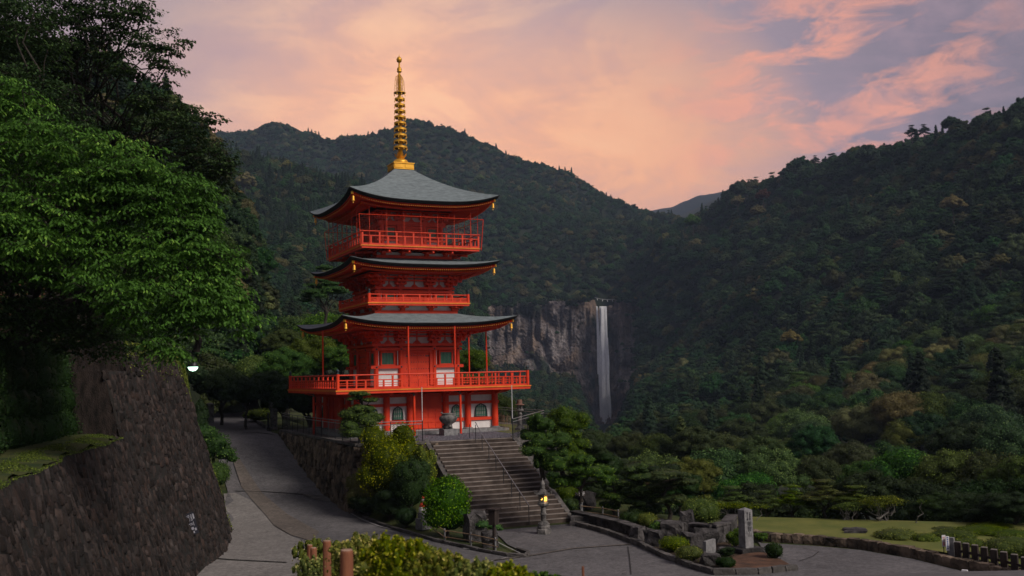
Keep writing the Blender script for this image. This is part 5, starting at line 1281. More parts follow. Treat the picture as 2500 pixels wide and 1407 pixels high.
RC = [(1560, 580, 960), (1640, 554, 930), (1700, 552, 900), (1760, 538, 870), (1800, 492, 840), (1860, 467, 810), (1900, 452, 790), (1950, 425, 760), (2020, 415, 730), (2090, 385, 700), (2150, 379, 670), (2200, 364, 650), (2240, 345, 630), (2300, 337, 600), (2350, 330, 580), (2420, 316, 560), (2520, 300, 530), (2700, 265, 480)]
SC_ = loft('c', [off(RC, 30, 1.12), RC, off(RC, 65, .93), [(1560, 680, 860), (1640, 620, 800), (1900, 600, 640), (2200, 540, 520), (2700, 480, 380)], [(1560, 760, 800), (1640, 740, 740), (1900, 730, 520), (2200, 700, 400), (2700, 660, 290)], [(1560, 900, 700), (1640, 870, 620), (1900, 870, 400), (2200, 860, 290), (2700, 840, 210)], [(1560, 1010, 420), (1640, 1000, 380), (1900, 985, 270), (2200, 980, 210), (2700, 970, 160)], [(1560, 1100, 240), (1900, 1100, 190), (2200, 1100, 150), (2700, 1110, 120)], [(1560, 1210, 150), (1900, 1220, 120), (2200, 1230, 100), (2700, 1250, 85)]], 110, 8, .012, 5)
hill('right_mountain', SC_, M['forestfloor'])
SF_ = loft('f', [[(1130, 890, 800), (1250, 905, 797), (1400, 925, 795), (1445, 1035, 812), (1515, 1035, 812), (1550, 930, 792), (1640, 905, 790), (1700, 900, 780)], [(1130, 950, 680), (1400, 965, 660), (1445, 1050, 650), (1510, 1050, 650), (1560, 965, 650), (1700, 960, 640)], [(1130, 1010, 480), (1400, 1020, 460), (1445, 1064, 455), (1510, 1064, 455), (1560, 1018, 450), (1700, 1010, 440)], [(1130, 1080, 260), (1400, 1080, 240), (1700, 1080, 230)]], 50, 8, .006, 8)
hill('valley_slope', SF_, M['forestfloor'])
RE_ = [(-400, 60, 150), (0, 120, 150), (130, 158, 155), (250, 170, 160), (330, 215, 165), (450, 300, 170), (520, 400, 175), (560, 480, 180), (610, 600, 180), (650, 700, 180)]
SE_ = loft('e', [off(RE_, 30, 1.15), RE_, [(-400, 400, 110), (200, 450, 115), (450, 560, 125), (650, 760, 140)], [(-400, 700, 80), (300, 720, 85), (650, 840, 120)], [(-400, 900, 60), (300, 880, 68), (650, 920, 105)], [(-400, 1010, 58), (300, 1010, 64), (650, 1010, 98)]], 40, 6, .010, 12)
hill('near_left_hill', SE_, M['forestfloor'])
RD_ = [(1560, 520, 2700), (1640, 508, 2700), (1700, 484, 2650), (1760, 472, 2600), (1810, 470, 2600), (1860, 476, 2600), (1920, 500, 2600)]
SD_ = loft('d', [off(RD_, 20, 1.1), RD_, off(RD_, 60, .9), off(RD_, 260, .7)], 40, 6, .002, 14)
hill('distant_blue_ridge', SD_, M['lf_forest'])
RG_ = [(1600, 560, 1900), (1700, 515, 1900), (1745, 492, 1900), (1790, 488, 1900), (1860, 520, 1900)]
hill('distant_ridge', loft('g', [off(RG_, 20, 1.1), RG_, off(RG_, 160, .8)], 30, 6, .002, 15), M['lf_forest'])

# cliff with columnar rock
M['cliff'] = None
def cliff_fn(n):
    p = n.new('ShaderNodeNewGeometry').outputs['Position']
    v = n.new('ShaderNodeMapping', {'Vector': p, 'Scale': (1, 1, .14)}).outputs[0]
    a = n.noise(v, .16, 7, .65); b_ = n.noise(p, .045, 5, .6); f_ = n.noise(v, .8, 5, .7)
    cc = n.ramp(a, [(.34, c4(.05, .042, .042)), (.5, c4(.15, .125, .125)), (.66, c4(.30, .27, .27))])
    cc = n.mix(n.math('MULTIPLY', n.mapr(b_, .46, .62), .7), cc, c4(.26, .18, .125))
    lg = n.noise(n.new('ShaderNodeMapping', {'Vector': p, 'Scale': (.25, .25, 1.6)}).outputs[0], .09, 6, .65, .8)
    cc = n.mix(n.mapr(lg, .60, .70), cc, c4(.03, .028, .028))
    cc = n.mix(n.mapr(n.noise(p, .03, 5, .6), .53, .63), cc, c4(.022, .035, .02))
    cc = n.mix(.7, cc, n.ramp(f_, [(.3, .35), (.7, 1.5)]), 'MULTIPLY')
    return pbr(n, cc, .9, 0, bump(n, f_, 1.0, 1.5))
M['cliff'] = mat('waterfall_cliff_rock', cliff_fn)
nu, nv = 270, 90; xs = np.linspace(1060, 1660, nu)
topy = np.interp(xs, [1060, 1130, 1200, 1300, 1400, 1452, 1458, 1496, 1502, 1560, 1600, 1660], [790, 752, 742, 738, 736, 735, 750, 750, 735, 738, 750, 770]); boty = np.interp(xs, [1060, 1250, 1400, 1450, 1500, 1560, 1660], [880, 925, 950, 1050, 1050, 960, 930])
topy = topy-6*np.sin(xs*.055)*np.sin(xs*.021+1)-3*np.sin(xs*.17)
V = []
rc = np.random.default_rng(3); colw = np.interp(np.arange(nu), np.arange(0, nu+3, 3), rc.normal(0, 1, len(np.arange(0, nu+3, 3)))); colf = np.repeat(rc.normal(0, 1, nu//2+1), 2)[:nu]
for j in range(nv):
    t = j/(nv-1)
    for i in range(nu):
        x = xs[i]; y = topy[i]+(boty[i]-topy[i])*t; D = 826-24*t
        ledge = 8*math.sin(7*t+1.3*math.sin(x*.012)+2*math.sin(x*.031))+3*math.sin(17*t+x*.02)
        notch = 10*math.exp(-((x-1474)/22)**2)
        fl_ = max(0, 1-abs(t-.25)*1.6)
        D += 1.6*colw[i]*fl_+.9*colf[i]*fl_-abs(ledge)*.7+notch+2.5*math.sin(x*.04+3*t)+1.6*math.sin(x*.13+9*t)+.8*rc.normal()
        V.append(atd(x, y, D))
i = np.arange(nv-1)[:, None]*nu+np.arange(nu-1)[None]
tag(link('cliff', bulk('cliff', np.array(V), np.stack([i, i+nu, i+nu+1, i+1], -1).reshape(-1, 4), M['cliff'])), kind='structure')
# waterfall: many thin falling strands
def water_fn(n):
    p = n.new('ShaderNodeNewGeometry').outputs['Position']; v = n.new('ShaderNodeMapping', {'Vector': p, 'Scale': (1, 1, .10)}).outputs[0]
    a = n.noise(v, .9, 6, .7); a2 = n.noise(n.new('ShaderNodeMapping', {'Vector': p, 'Scale': (1, 1, .35)}).outputs[0], .5, 5, .7)
    d = n.new('ShaderNodeBsdfDiffuse', {'Color': n.ramp(a2, [(.35, c4(.80, .81, .84)), (.58, c4(.96, .965, .98))])}).outputs[0]
    tr = n.new('ShaderNodeBsdfTransparent').outputs[0]
    return n.new('ShaderNodeMixShader', {0: n.mapr(a, .25, .42, .85, 1), 1: tr, 2: d}).outputs[0]
M['water'] = mat('falling_water', water_fn)
rw = np.random.default_rng(8); V = []; F = []
def strand(xt, xb, t0, t1, w0, w1, D0):
    n = 26; k = len(V); ph = rw.uniform(0, 6.3); am = rw.uniform(.2, 1.2)
    for i in range(n+1):
        t = t0+(t1-t0)*i/n; y = 748+(1046-748)*t; x = xt+(xb-xt)*t**.8+am*math.sin(ph+9*t)*t; w_ = (w0+(w1-w0)*t)*(1+.25*math.sin(ph*3+17*t)); D = D0-3*math.sin(math.pi*t)
        V.append(atd(x-w_/2, y, D)); V.append(atd(x+w_/2, y, D))
        if i: F.append((k+2*i-2, k+2*i-1, k+2*i+1, k+2*i))
for i in range(46):
    u = rw.normal(0, .36); strand(1471.5+u*9, 1477+u*16, 0 if rw.random() < .6 else rw.uniform(0, .5), 1 if rw.random() < .6 else rw.uniform(.5, 1), rw.uniform(1.5, 5), rw.uniform(3, 9), 806+rw.uniform(-2.5, 2.5))
for i in range(6): u = rw.normal(0, .5); strand(1457.5+u, 1468+u*5, 0, rw.uniform(.35, .8), 2.2, 2.5, 808+rw.uniform(-1, 1))
for i in range(6): u = rw.normal(0, .5); strand(1480.5+u, 1480+u*5, 0, rw.uniform(.35, 1), 2.4, 3, 808+rw.uniform(-1, 1))
tag(link('waterfall', bulk('waterfall', np.array(V), np.array(F), M['water'])), kind='structure')
t = thing('shimenawa_rope', 'thin sacred rope with white paper streamers strung above the waterfall lip', 'rope', atd(1452, 727, 804))
o0 = np.array(t.location); a_, c_ = atd(1452, 727, 804)-o0, atd(1501, 731, 804)-o0
pts = [a_+(c_-a_)*k/8-np.array([0, 0, .8*math.sin(math.pi*k/8)]) for k in range(9)]; MB().tube(pts, .09, 5).obj('rope', M['whitep'], t)
for k in (1, 3, 5, 7):
    q = pts[k]; MB().box((q[0], q[1], q[2]-.7), (.35, .08, .8)).box((q[0]+.2, q[1], q[2]-1.3), (.35, .08, .8)).obj('paper_streamer', M['whitep'], t)

def above(P, line):
    x, y, w_ = np.array([proj(p) for p in P]).T; return x, y, w_
def filt(P, fn):
    d = P-CP; w_ = d@FW; x = 1250+FPX*(d@RT)/w_; y = 703.5-FPX*(d@UP)/w_; return P[fn(x, y, w_)]
PA = filt(scatter(SA_[3:], 7.3, 31), lambda x, y, d: ~((x > 1100) & (x < 1640) & (y > 756)) & ~((x > 1450) & (x < 1502) & (y > 716)))
forest('mountain_forest', PA, 41, .04, .8, 1.5)
PB = scatter(SB_[3:], 5.8, 32); forest('left_flank_forest', filt(PB, lambda x, y, d: (d > 230)), 42, .22, .75, 1.3)
PC = scatter(SC_[3:], 8.2, 33)
near = filt(PC, lambda x, y, d: (d < 290) & (x < 2560) & (y < 1110))
far = filt(PC, lambda x, y, d: (d >= 290) & (x < 2650)); forest('right_mountain_forest', far, 43, .04, 1.0, 1.75)
rn = random.Random(6); nl = {'n1': 0, 'b': 'rounded dark broadleaf tree in the near right-hand wood', 'c': 'bumpy crowned evergreen tree in the near right-hand wood', 'k': 'dark pointed conifer in the near right-hand wood', 'l': 'layered dark tree in the near right-hand wood'}
dn = ((near-CP)@FW); near = near[np.argsort(dn)]
for p in near[:170]:
    v = rn.choice(['n1', 'n3', 'n2', 'n1', 'n3', 'n2', 'n2', 'k1', 'l1']); s = rn.uniform(.9, 1.5)
    ck = {'n1': 'b', 'n3': 'b', 'n2': 'c'}.get(v, v[0])
    tree(nl[ck], (p[0], p[1], p[2]-3.0*s), s, v, 'lf_conifer' if v[0] == 'k' else rn.choice(['lf_forest']*4+['lf_olive', 'lf_mid']), 'trees on the near right-hand mountainside: '+{'b': 'rounded', 'c': 'bumpy', 'k': 'pointed', 'l': 'layered'}[ck])
if len(near) > 170: forest('right_mountain_forest', near[170:], 44, .05, .9, 1.6)
PF = scatter(SF_, 6.4, 34); forest('valley_forest', filt(PF, lambda x, y, d: (d > 120) & ~((x > 1446) & (x < 1510) & (y < 1080))), 45, .08, .6, 1.1)
PE = scatter(SE_[3:], 4.0, 35); forest('near_left_forest', filt(PE, lambda x, y, d: x < 640), 46, .25, .5, .9)
# bushes clinging to the cliff
cb = []
rb = random.Random(9)
for i in range(230):
    x = rb.choice([rb.uniform(1080, 1440), rb.uniform(1500, 1640), rb.uniform(1510, 1650)]); band = rb.choice([-.03, -.03, .42, .68, .95, .98]); y0 = np.interp(x, xs, topy); y1 = np.interp(x, xs, boty)
    if x < 1440 and .1 < band < .6 and rb.random() < .7: continue
    if 1448 < x < 1502: continue
    cb.append(atd(x, y0+(y1-y0)*(band+rb.uniform(-.05, .05)), 800))
forest('cliff_ledge_bushes', np.array(cb), 47, .02, .22, .55)
tb_ = []
for i in range(150):
    x = rb.uniform(1075, 1655)
    if 1446 < x < 1504: continue
    tb_.append(atd(x, np.interp(x, xs, topy)+rb.uniform(-16, 9), rb.uniform(803, 822)))
for i in range(36): x = rb.uniform(1515, 1660); t = rb.random(); tb_.append(atd(x, np.interp(x, xs, topy)*(1-t)+np.interp(x, xs, boty)*t, 798)) if rb.random() < .35+.6*(x-1515)/145 else None
for i in range(60): x = rb.uniform(1080, 1440); tb_.append(atd(x, np.interp(x, xs, boty)-rb.uniform(0, 45)*rb.random(), 794))
forest('cliff_edge_trees', np.array(tb_), 49, .03, .5, 1.1)
# single trees that stand out on the hillsides
row('yellow-brown crown standing out on the left mountain flank, %s', [(598, 422, 60, 640, 'c1', 'lf_pale'), (560, 470, 40, 600, 'c2', 'lf_red'), (700, 392, 30, 720, 'c1', 'lf_pale')], 'pale crowns on the left flank')
row('pale yellow-green crown on the central mountain, %s', [(820, 380, 26, 1250, 'c2', 'lf_pale'), (880, 420, 24, 1150, 'c1', 'lf_pale'), (930, 345, 22, 1350, 'c2', 'lf_pale'), (1030, 395, 26, 1200, 'c1', 'lf_mid'), (1120, 385, 26, 1250, 'c2', 'lf_mid'), (1170, 425, 28, 1150, 'c1', 'lf_mid'), (1200, 480, 26, 1060, 'c2', 'lf_mid'), (1330, 500, 24, 1080, 'c1', 'lf_pale')], 'pale crowns on the central mountain')
row('pale ochre crown standing out on the right mountainside, %s', [(1800, 478, 36, 700, 'c1', 'lf_pale'), (1850, 500, 44, 620, 'c2', 'lf_pale'), (1862, 462, 40, 700, 'c1', 'lf_red'), (1690, 520, 44, 760, 'b1', 'lf_mid'), (2325, 475, 64, 430, 'c2', 'lf_pale'), (2200, 585, 44, 440, 'c1', 'lf_pale'), (2295, 560, 40, 420, 'c2', 'lf_pale'), (2015, 630, 62, 470, 'c1', 'lf_mid'), (2105, 690, 60, 420, 'c2', 'lf_red'), (2230, 650, 80, 400, 'c1', 'lf_red'), (1930, 805, 56, 380, 'c2', 'lf_pale'), (2110, 830, 50, 330, 'c1', 'lf_pale'), (2440, 620, 50, 340, 'c1', 'lf_pale')], 'pale crowns on the right mountainside')
row('dark tree standing up from the right-hand skyline, %s', [(1800, 440, 50, 800, 'b1', 'lf_conifer'), (1765, 470, 34, 840, 'k1', 'lf_conifer'), (1912, 436, 26, 770, 'l1', 'lf_conifer'), (1953, 388, 26, 750, 'k1', 'lf_conifer'), (1990, 380, 30, 720, 'l1', 'lf_conifer'), (2015, 380, 26, 720, 'k2', 'lf_conifer'), (2118, 348, 70, 660, 'b2', 'lf_conifer'), (2225, 306, 46, 620, 'l1', 'lf_conifer'), (2255, 304, 40, 620, 'l1', 'lf_conifer'), (2320, 280, 50, 580, 'b1', 'lf_conifer'), (2450, 270, 50, 540, 'b2', 'lf_conifer')], 'dark skyline trees')
row('small dark tree on the central skyline, %s', [(826, 350, 14, 1430, 'l1', 'lf_conifer'), (860, 338, 12, 1430, 'b1', 'lf_conifer'), (1128, 334, 14, 1400, 'b2', 'lf_conifer'), (1228, 372, 18, 1370, 'b1', 'lf_conifer'), (1300, 406, 20, 1330, 'l1', 'lf_conifer'), (1530, 496, 20, 1210, 'b1', 'lf_conifer')], 'small skyline trees')
# ------------------------------------------------------------------ garden shrubs, cloud pines and hedges near by
def shrub(label, px, pyb, wpx, hpx, m, seed, name='round_shrub', cat='shrub', pads=None, L=.075, dens=260, group=None, zoff=0.0, D=None, amp=.10, jit=.5, aspect=.6, stem=True, flat=.0, tintc=(.42, .28)):
    """a clipped or loose bush standing on the ground at the surveyed point"""
    p = on(px, pyb) if D is None else atd(px, pyb, D)
    if D is None and px > 1300 and depth(p) > 64: p = atd(px, pyb, 56)
    d_ = depth(p); W = wpx*d_/FPX; Hh = hpx*d_/FPX
    t = thing(name, label, cat, p-np.array([0, 0, zoff]), 0, group)
    if pads is None:
        pp = [((0, 0, Hh*.50), (W*.46, W*.42, Hh*.47))]; r = np.random.default_rng(seed+500)
        for i in range(8): a = i*2.4; q = r.uniform(.18, .30)*W; pp.append(((q*math.cos(a), q*math.sin(a), Hh*(.62-.5*(q/W)**1.2)+r.normal(0, .03)*Hh), (W*.22, W*.21, Hh*.30)))
    elif pads == 'lumpy':
        r = np.random.default_rng(seed); pp = [((0, 0, Hh*.5), (W*.40, W*.38, Hh*.42))]
        for i in range(9):
            a = i*2.4; q = r.uniform(.15, .34)*W; pp.append(((q*math.cos(a), q*math.sin(a), Hh*r.uniform(.35, .82)), (W*.19, W*.19, Hh*.17)))
    elif pads == 'spiky':
        r = np.random.default_rng(seed); pp = [((0, 0, Hh*.42), (W*.44, W*.40, Hh*.40))]
        for i in range(34): a = i*2.4; q = math.sqrt((i+.5)/34)*.46*W; h_ = r.uniform(.05, .12)*W; pp.append(((q*math.cos(a), q*math.sin(a), Hh*(.80-.9*(q/W)**2)+r.uniform(-.03, .10)*Hh), (W*.055, W*.055, h_)))
    else: pp = [((x*W, y*W, z*Hh), (rx*W, ry*W, rz*Hh)) for x, y, z, rx, ry, rz in pads]
    dat = cloud(pp, dens*.8, L*1.15, seed, amp=amp, freq=3.2, aspect=aspect, bottom=-.75, tintc=tintc, jit=jit+.15, shell=.2, corescale=.82, flat=flat)
    link('foliage', fol_mesh('foliage', dat, M[m]), t)
    if stem:
        b = MB(); b.tube([(0, 0, -.3), (.02, 0, Hh*.3), (0, .03, Hh*.55)], [.05+.02*W, .04+.015*W, .02], 7)
        for i in range(4): a = i*1.6; limb(b, (0, 0, .05), (W*.25*math.cos(a), W*.25*math.sin(a), Hh*.5), .035, .015, seed+i)
        b.obj('stem', M['bark'], t)
    return t
def cloud_pine(label, px, pyb, hpx, tiers, m, seed, D=None, name='cloud_pine', L=.11, dens=230, cat='pine tree', base_drop=0.0):
    """pruned pine: tiers = (x, y_up, rx, rz) of each pad in photo-sized units of its height"""
    p = on(px, pyb) if D is None else atd(px, pyb, D); d_ = depth(p); Hh = hpx*d_/FPX
    t = thing(name, label, cat, p, 0); rr = np.random.default_rng(seed); pp = []
    R0a = _R0
    b = MB(); pts = [(0, 0, -.4-base_drop)]; mx = max(q[1] for q in tiers)
    for k in range(1, 8): z = mx*Hh*k/8; pts.append((.06*Hh*math.sin(k*1.1+seed), .05*Hh*math.cos(k*1.3+seed), z))
    b.tube(pts, [.035*Hh*(1-.1*k)+.02 for k in range(8)], 8)
    for (x, z, rx, rz) in tiers:
        c = R0a*x*Hh+np.array([0, 0, z*Hh])+_h*rr.normal(0, .08)*Hh; ry = rx*.85
        pp.append((c, (rx*Hh*.82, ry*Hh*.82, rz*Hh*1.15)))
        for k in range(6): a = rr.uniform(0, 6.28); s__ = rr.uniform(.3, .48); pp.append((c+np.array([math.cos(a)*rx*.62*Hh, math.sin(a)*rx*.62*Hh, rr.normal(0, rz*.35)*Hh]), (rx*s__*Hh, rx*s__*Hh, rz*.95*Hh)))
        k = min(7, int(z/mx*8)); limb(b, pts[max(0, k-1)], c-np.array([0, 0, rz*Hh*.4]), .014*Hh+.015, .012, seed+int(100*z), 4, .15)
    link('needles', fol_mesh('needles', cloud(pp, dens*.7, L*1.1, seed, amp=.22, freq=4, aspect=.32, bottom=-.6, jit=.6, shell=.3, up=.3, corescale=.78, tintc=(.48, .3)), M[m]), t)
    b.obj('trunk', M['bark'], t); return t
# left of the stair
shrub('large loose yellow-green bush in front of the terrace railing', 945, 1228, 180, 195, 'lf_az', 1, 'loose_bush', 'bush', 'lumpy', .085, 170, amp=.3, jit=.8, tintc=(.65, .3))
shrub('tall dark shrub half way up beside the left stair kerb', 1003, 1258, 122, 158, 'lf_dark', 2, 'dark_shrub', 'shrub', 'lumpy', .07, 220, amp=.2)
shrub('wide mid-green shrub mass at the foot of the boulder wall', 900, 1258, 125, 120, 'lf_mid', 3, 'wide_shrub', 'shrub', 'lumpy', .07, 220, amp=.25, jit=.7)
shrub('dark low shrub at the left end of the planted bed', 892, 1262, 90, 75, 'lf_dark', 4, 'dark_shrub', 'shrub', 'lumpy', .06, 260)
shrub('green leafy shrub between the loose bush and the stair', 1036, 1215, 70, 130, 'lf_az', 5, 'leafy_shrub', 'shrub', 'lumpy', .07, 220, amp=.25, tintc=(.6, .3))
shrub('small rounded shrub near the road kerb, left of the tall round bush', 992, 1287, 62, 52, 'lf_dark', 6, 'round_shrub', 'shrub', None, .05, 330)
shrub('dark shrubs filling the bed below the loose bush', 950, 1270, 110, 80, 'lf_dark', 16, 'dark_shrub', 'shrub', 'lumpy', .06, 260)
shrub('big round bright green bush at the lower left of the stair', 1092, 1310, 118, 152, 'lf_top', 7, 'round_bush', 'bush', [(0, 0, .56, .50, .46, .38), (.16, 0, .34, .34, .36, .28), (-.18, 0, .36, .34, .36, .28), (.08, 0, .80, .3, .3, .17), (-.25, 0, .62, .26, .3, .2), (.27, .1, .60, .25, .3, .2)], .085, 240, amp=.16, jit=.7)
shrub('small spreading green shrub beside the wooden box post', 1190, 1318, 70, 48, 'lf_mid', 8, 'spreading_shrub', 'shrub', [(-.2, 0, .8, .3, .28, .22), (.25, 0, .62, .3, .26, .16), (.45, 0, .5, .16, .2, .14)], .06, 200, amp=.25, jit=.9)
shrub('bush of bright leaves at the corner of the left ramp planter', 528, 1196, 76, 74, 'lf_top', 9, 'clipped_shrub', 'shrub', None, .06, 260)
shrub('taller leafy shrub with thin pale stem above the clipped planter bush', 520, 1178, 108, 145, 'lf_mid', 10, 'leafy_shrub', 'shrub', [(0, 0, .62, .42, .4, .18), (.25, 0, .48, .3, .3, .12), (-.2, 0, .82, .3, .3, .16), (.42, 0, .38, .14, .14, .07), (-.3, 0, .5, .3, .3, .2)], .11, 120, amp=.3, jit=.9)
shrub('dark bush against the wall edge behind the planter', 488, 1080, 50, 110, 'lf_dark', 11, 'dark_shrub', 'shrub', 'lumpy', .09, 200)
cloud_pine('dark cloud pine standing on the terrace in front of the pagoda windows', 880, 1062, 104, [(0, .12, .62, .16), (.05, .34, .55, .14), (-.1, .50, .44, .12), (.02, .62, .34, .09), (.22, .80, .22, .05), (-.02, .96, .30, .06), (-.12, .86, .2, .05)], 'lf_pine', 21, D=54.5)
# right of the stair
cloud_pine('dense cloud pine with rounded tiers right of the stair top', 1326, 1150, 135, [(0, .86, .28, .13), (-.1, .66, .34, .10), (.1, .52, .42, .12), (-.14, .40, .34, .10), (.12, .30, .38, .10), (.02, .14, .22, .12)], 'lf_top', 22, D=47, L=.09, dens=260)
cloud_pine('tall domed pruned pine behind the first, right of the stair', 1383, 1170, 172, [(0, .88, .26, .12), (.05, .76, .32, .10), (-.02, .62, .28, .09), (.06, .48, .30, .10), (0, .32, .34, .10)], 'lf_pine', 23, D=51)
cloud_pine('low wide pine reaching right under the domed pine', 1420, 1205, 120, [(-.2, .55, .5, .12), (.25, .42, .45, .11), (.5, .30, .3, .09), (0, .70, .3, .1), (-.3, .25, .4, .12)], 'lf_pine', 24, D=46)
cloud_pine('tiered pine with flat dark layers in the middle of the garden', 1560, 1262, 128, [(-.05, .92, .32, .07), (.12, .76, .40, .07), (-.2, .62, .38, .07), (.1, .46, .44, .08), (-.15, .30, .42, .08), (.1, .14, .36, .09)], 'lf_pine', 25)
cloud_pine('brownish flat-topped pine right of the tiered pine', 1630, 1268, 132, [(.05, .84, .42, .06), (.18, .66, .40, .07), (-.1, .54, .38, .07), (.1, .36, .34, .08)], 'lf_olive', 26)
cloud_pine('small layered pine with a domed bright top left of the tiered pine', 1497, 1262, 100, [(0, .84, .30, .14), (.02, .50, .34, .09), (-.05, .28, .3, .09)], 'lf_top', 27)
shrub('clipped round bright azalea by the stair kerb, upper of the pair', 1386, 1232, 68, 54, 'lf_az', 30, 'clipped_azalea', 'azalea', [(-.1, 0, .5, .42, .42, .5), (.28, .2, .55, .28, .3, .42)], .055, 330)
shrub('clipped round azalea by the stair kerb, lower of the pair', 1392, 1255, 50, 42, 'lf_top', 31, 'clipped_azalea', 'azalea', None, .05, 330)
shrub('big smooth domed azalea in the garden left of the lawn', 1712, 1290, 108, 82, 'lf_az', 32, 'clipped_azalea', 'azalea', None, .05, 340, amp=.07)
shrub('small bright ball azalea below the flat-topped pine', 1604, 1317, 42, 48, 'lf_top', 33, 'clipped_azalea', 'azalea', None, .045, 360, amp=.07)
shrub('yellowish azalea ball above the small bright one', 1580, 1293, 62, 44, 'lf_az', 34, 'clipped_azalea', 'azalea', None, .045, 340, amp=.07)
shrub('low dark azalea under the tiered pine', 1545, 1290, 80, 46, 'lf_dark', 35, 'clipped_azalea', 'azalea', None, .05, 320, amp=.08)
shrub('long low azalea at the plaza kerb, left of the second one', 1645, 1350, 84, 44, 'lf_az', 36, 'clipped_azalea', 'azalea', None, .045, 340, amp=.08)
shrub('round low azalea at the plaza kerb, in front of the grey slab', 1682, 1375, 76, 46, 'lf_az', 37, 'clipped_azalea', 'azalea', None, .045, 340, amp=.07)
shrub('dark round azalea near the tip of the monument bed', 1772, 1392, 54, 36, 'lf_dark', 38, 'clipped_azalea', 'azalea', None, .045, 340, amp=.08)
shrub('bright green bush left behind the stone monument', 1795, 1340, 56, 50, 'lf_top', 39, 'leafy_shrub', 'shrub', 'lumpy', .06, 280)
shrub('ragged low shrub between the slab and the monument', 1775, 1362, 50, 28, 'lf_dark', 40, 'leafy_shrub', 'shrub', 'lumpy', .05, 300)
shrub('dark round shrub right of the stone monument', 1890, 1368, 50, 46, 'lf_dark', 41, 'round_shrub', 'shrub', None, .05, 320, amp=.12, jit=.9)
shrub('thin shrub of bright leaves right behind the monument', 1858, 1322, 44, 22, 'lf_top', 42, 'leafy_shrub', 'shrub', 'lumpy', .05, 260)
for i, (x, y, w_, h_) in enumerate([(1450, 1225, 90, 60), (1500, 1215, 110, 60), (1600, 1250, 100, 50), (1660, 1245, 90, 60), (1420, 1190, 80, 80), (1345, 1190, 50, 40), (1480, 1180, 110, 80), (1550, 1190, 120, 70), (1620, 1200, 120, 70), (1680, 1215, 90, 60), (1440, 1140, 90, 80)]):
    shrub('dark bush among the pines right of the stair, %s' % ORD[i], x, y, w_, h_, 'lf_dark', 50+i, 'dark_shrub', 'shrub', 'lumpy', .07, 200, 'dark bushes among the pines')
# clipped mounds on the lawn
for i, (x, y, w_, h_, D_) in enumerate([(2188, 1325, 118, 36, 39), (2262, 1332, 72, 32, 37.5), (2330, 1322, 120, 30, 38), (2400, 1312, 150, 28, 40), (2365, 1345, 90, 34, 36), (2470, 1322, 120, 30, 38), (2310, 1305, 80, 20, 41), (2470, 1372, 140, 68, 33.5), (2560, 1350, 120, 50, 35), (2420, 1298, 120, 22, 43)]):
    shrub('low clipped green mound on the lawn at the right edge, %s' % ORD[i], x, y, w_, h_, 'lf_az', 70+i, 'clipped_mound', 'shrub', None, .045, 330, 'clipped mounds on the lawn', amp=.06, stem=False)
# hedges along the far road
for i, (x, y, w_, h_) in enumerate([(560, 1000, 80, 22), (592, 1008, 34, 22), (635, 1030, 90, 34), (530, 990, 60, 16), (610, 985, 70, 26)]):
    shrub('clipped low hedge beside the far road, %s' % ORD[i], x, y, w_, h_, 'lf_az', 90+i, 'low_hedge', 'hedge', None, .10, 90, 'hedges beside the far road', amp=.08, stem=False)
# dark clipped hedge on the ledge of the big wall
HG = thing('tall_hedge', 'tall very dark clipped hedge standing on the mossy ledge at the left edge', 'hedge', wpt(20, 1.8))
pp = []; r = random.Random(5)
for s in np.arange(2, s35+.3, 1.0):
    for k, z in enumerate((.5, 1.3, 2.1, 2.7)): c = offl(wpt(min(s, s35-.01), 1.8), 2.3+.10*k, max(0, s-s35), z)-np.array(HG.location); pp.append((c, (.95, .85, .75)))
link('foliage', fol_mesh('foliage', cloud(pp, 170, .08, 61, amp=.12, freq=3, bottom=-.9, jit=.7, corescale=.9), M['lf_dark']), HG)

# ivy and ground cover on the bank above the wall; leaf litter
def cover(name, pts, L, m, jit=.6, seed=0, kind='stuff', parent=None, aspect=.7, org=None):
    r = np.random.default_rng(seed); n = len(pts); N = unit(np.array([[.25, -.45, .8]])+r.normal(0, jit, (n, 3))); T = unit(np.cross(N, r.normal(0, 1, (n, 3))))
    v, f, a = leaves(pts-(0 if org is None else org), N, T, L*(.6+.8*r.random(n)), L*aspect*(.6+.8*r.random(n)), np.clip(r.normal(.4, .25, n), 0, 1)); o = link(name, fol_mesh(name, (v, f, a), M[m]), parent); return tag(o, kind=kind)
def surf_pts(rows, n, seed, lo=0, hi=None):
    A = np.array(rows); A = A[lo:hi]; r = np.random.default_rng(seed); a = r.random(n)*(A.shape[0]-1.001); b_ = r.random(n)*(A.shape[1]-1.001); i = a.astype(int); j = b_.astype(int); u = (a-i)[:, None]; v = (b_-j)[:, None]
    return (A[i, j]*(1-u)+A[i+1, j]*u)*(1-v)+(A[i, j+1]*(1-u)+A[i+1, j+1]*u)*v
P_ = surf_pts(rowz, 60000, 1, 0, 5); r = np.random.default_rng(2)
cover('bank_ivy', P_+np.array([0, 0, 1])*r.random((len(P_), 1))*.35, .13, 'lf_dark', seed=3)
M['litter'] = simple('fallen_leaf', c4(.10, .045, .025), c4(.20, .10, .06), 6, .8, .2, .01)
P_ = surf_pts(rowz, 9000, 5, 1, 4); cover('leaf_litter', P_+np.array([0, 0, .30]), .12, 'litter' if False else 'lf_red', seed=6)
ml = [[offl(wpt(s, wtop(s)), l, .3 if l > 0 else 0, .12 if l > 0 else -.02) for s in SS] for l in (-.12, .8, 1.6, 2.4)]
P_ = surf_pts(ml, 26000, 7); cover('ledge_grass', P_+np.array([0, 0, .03]), .07, 'lf_az', .9, 8, aspect=.3)
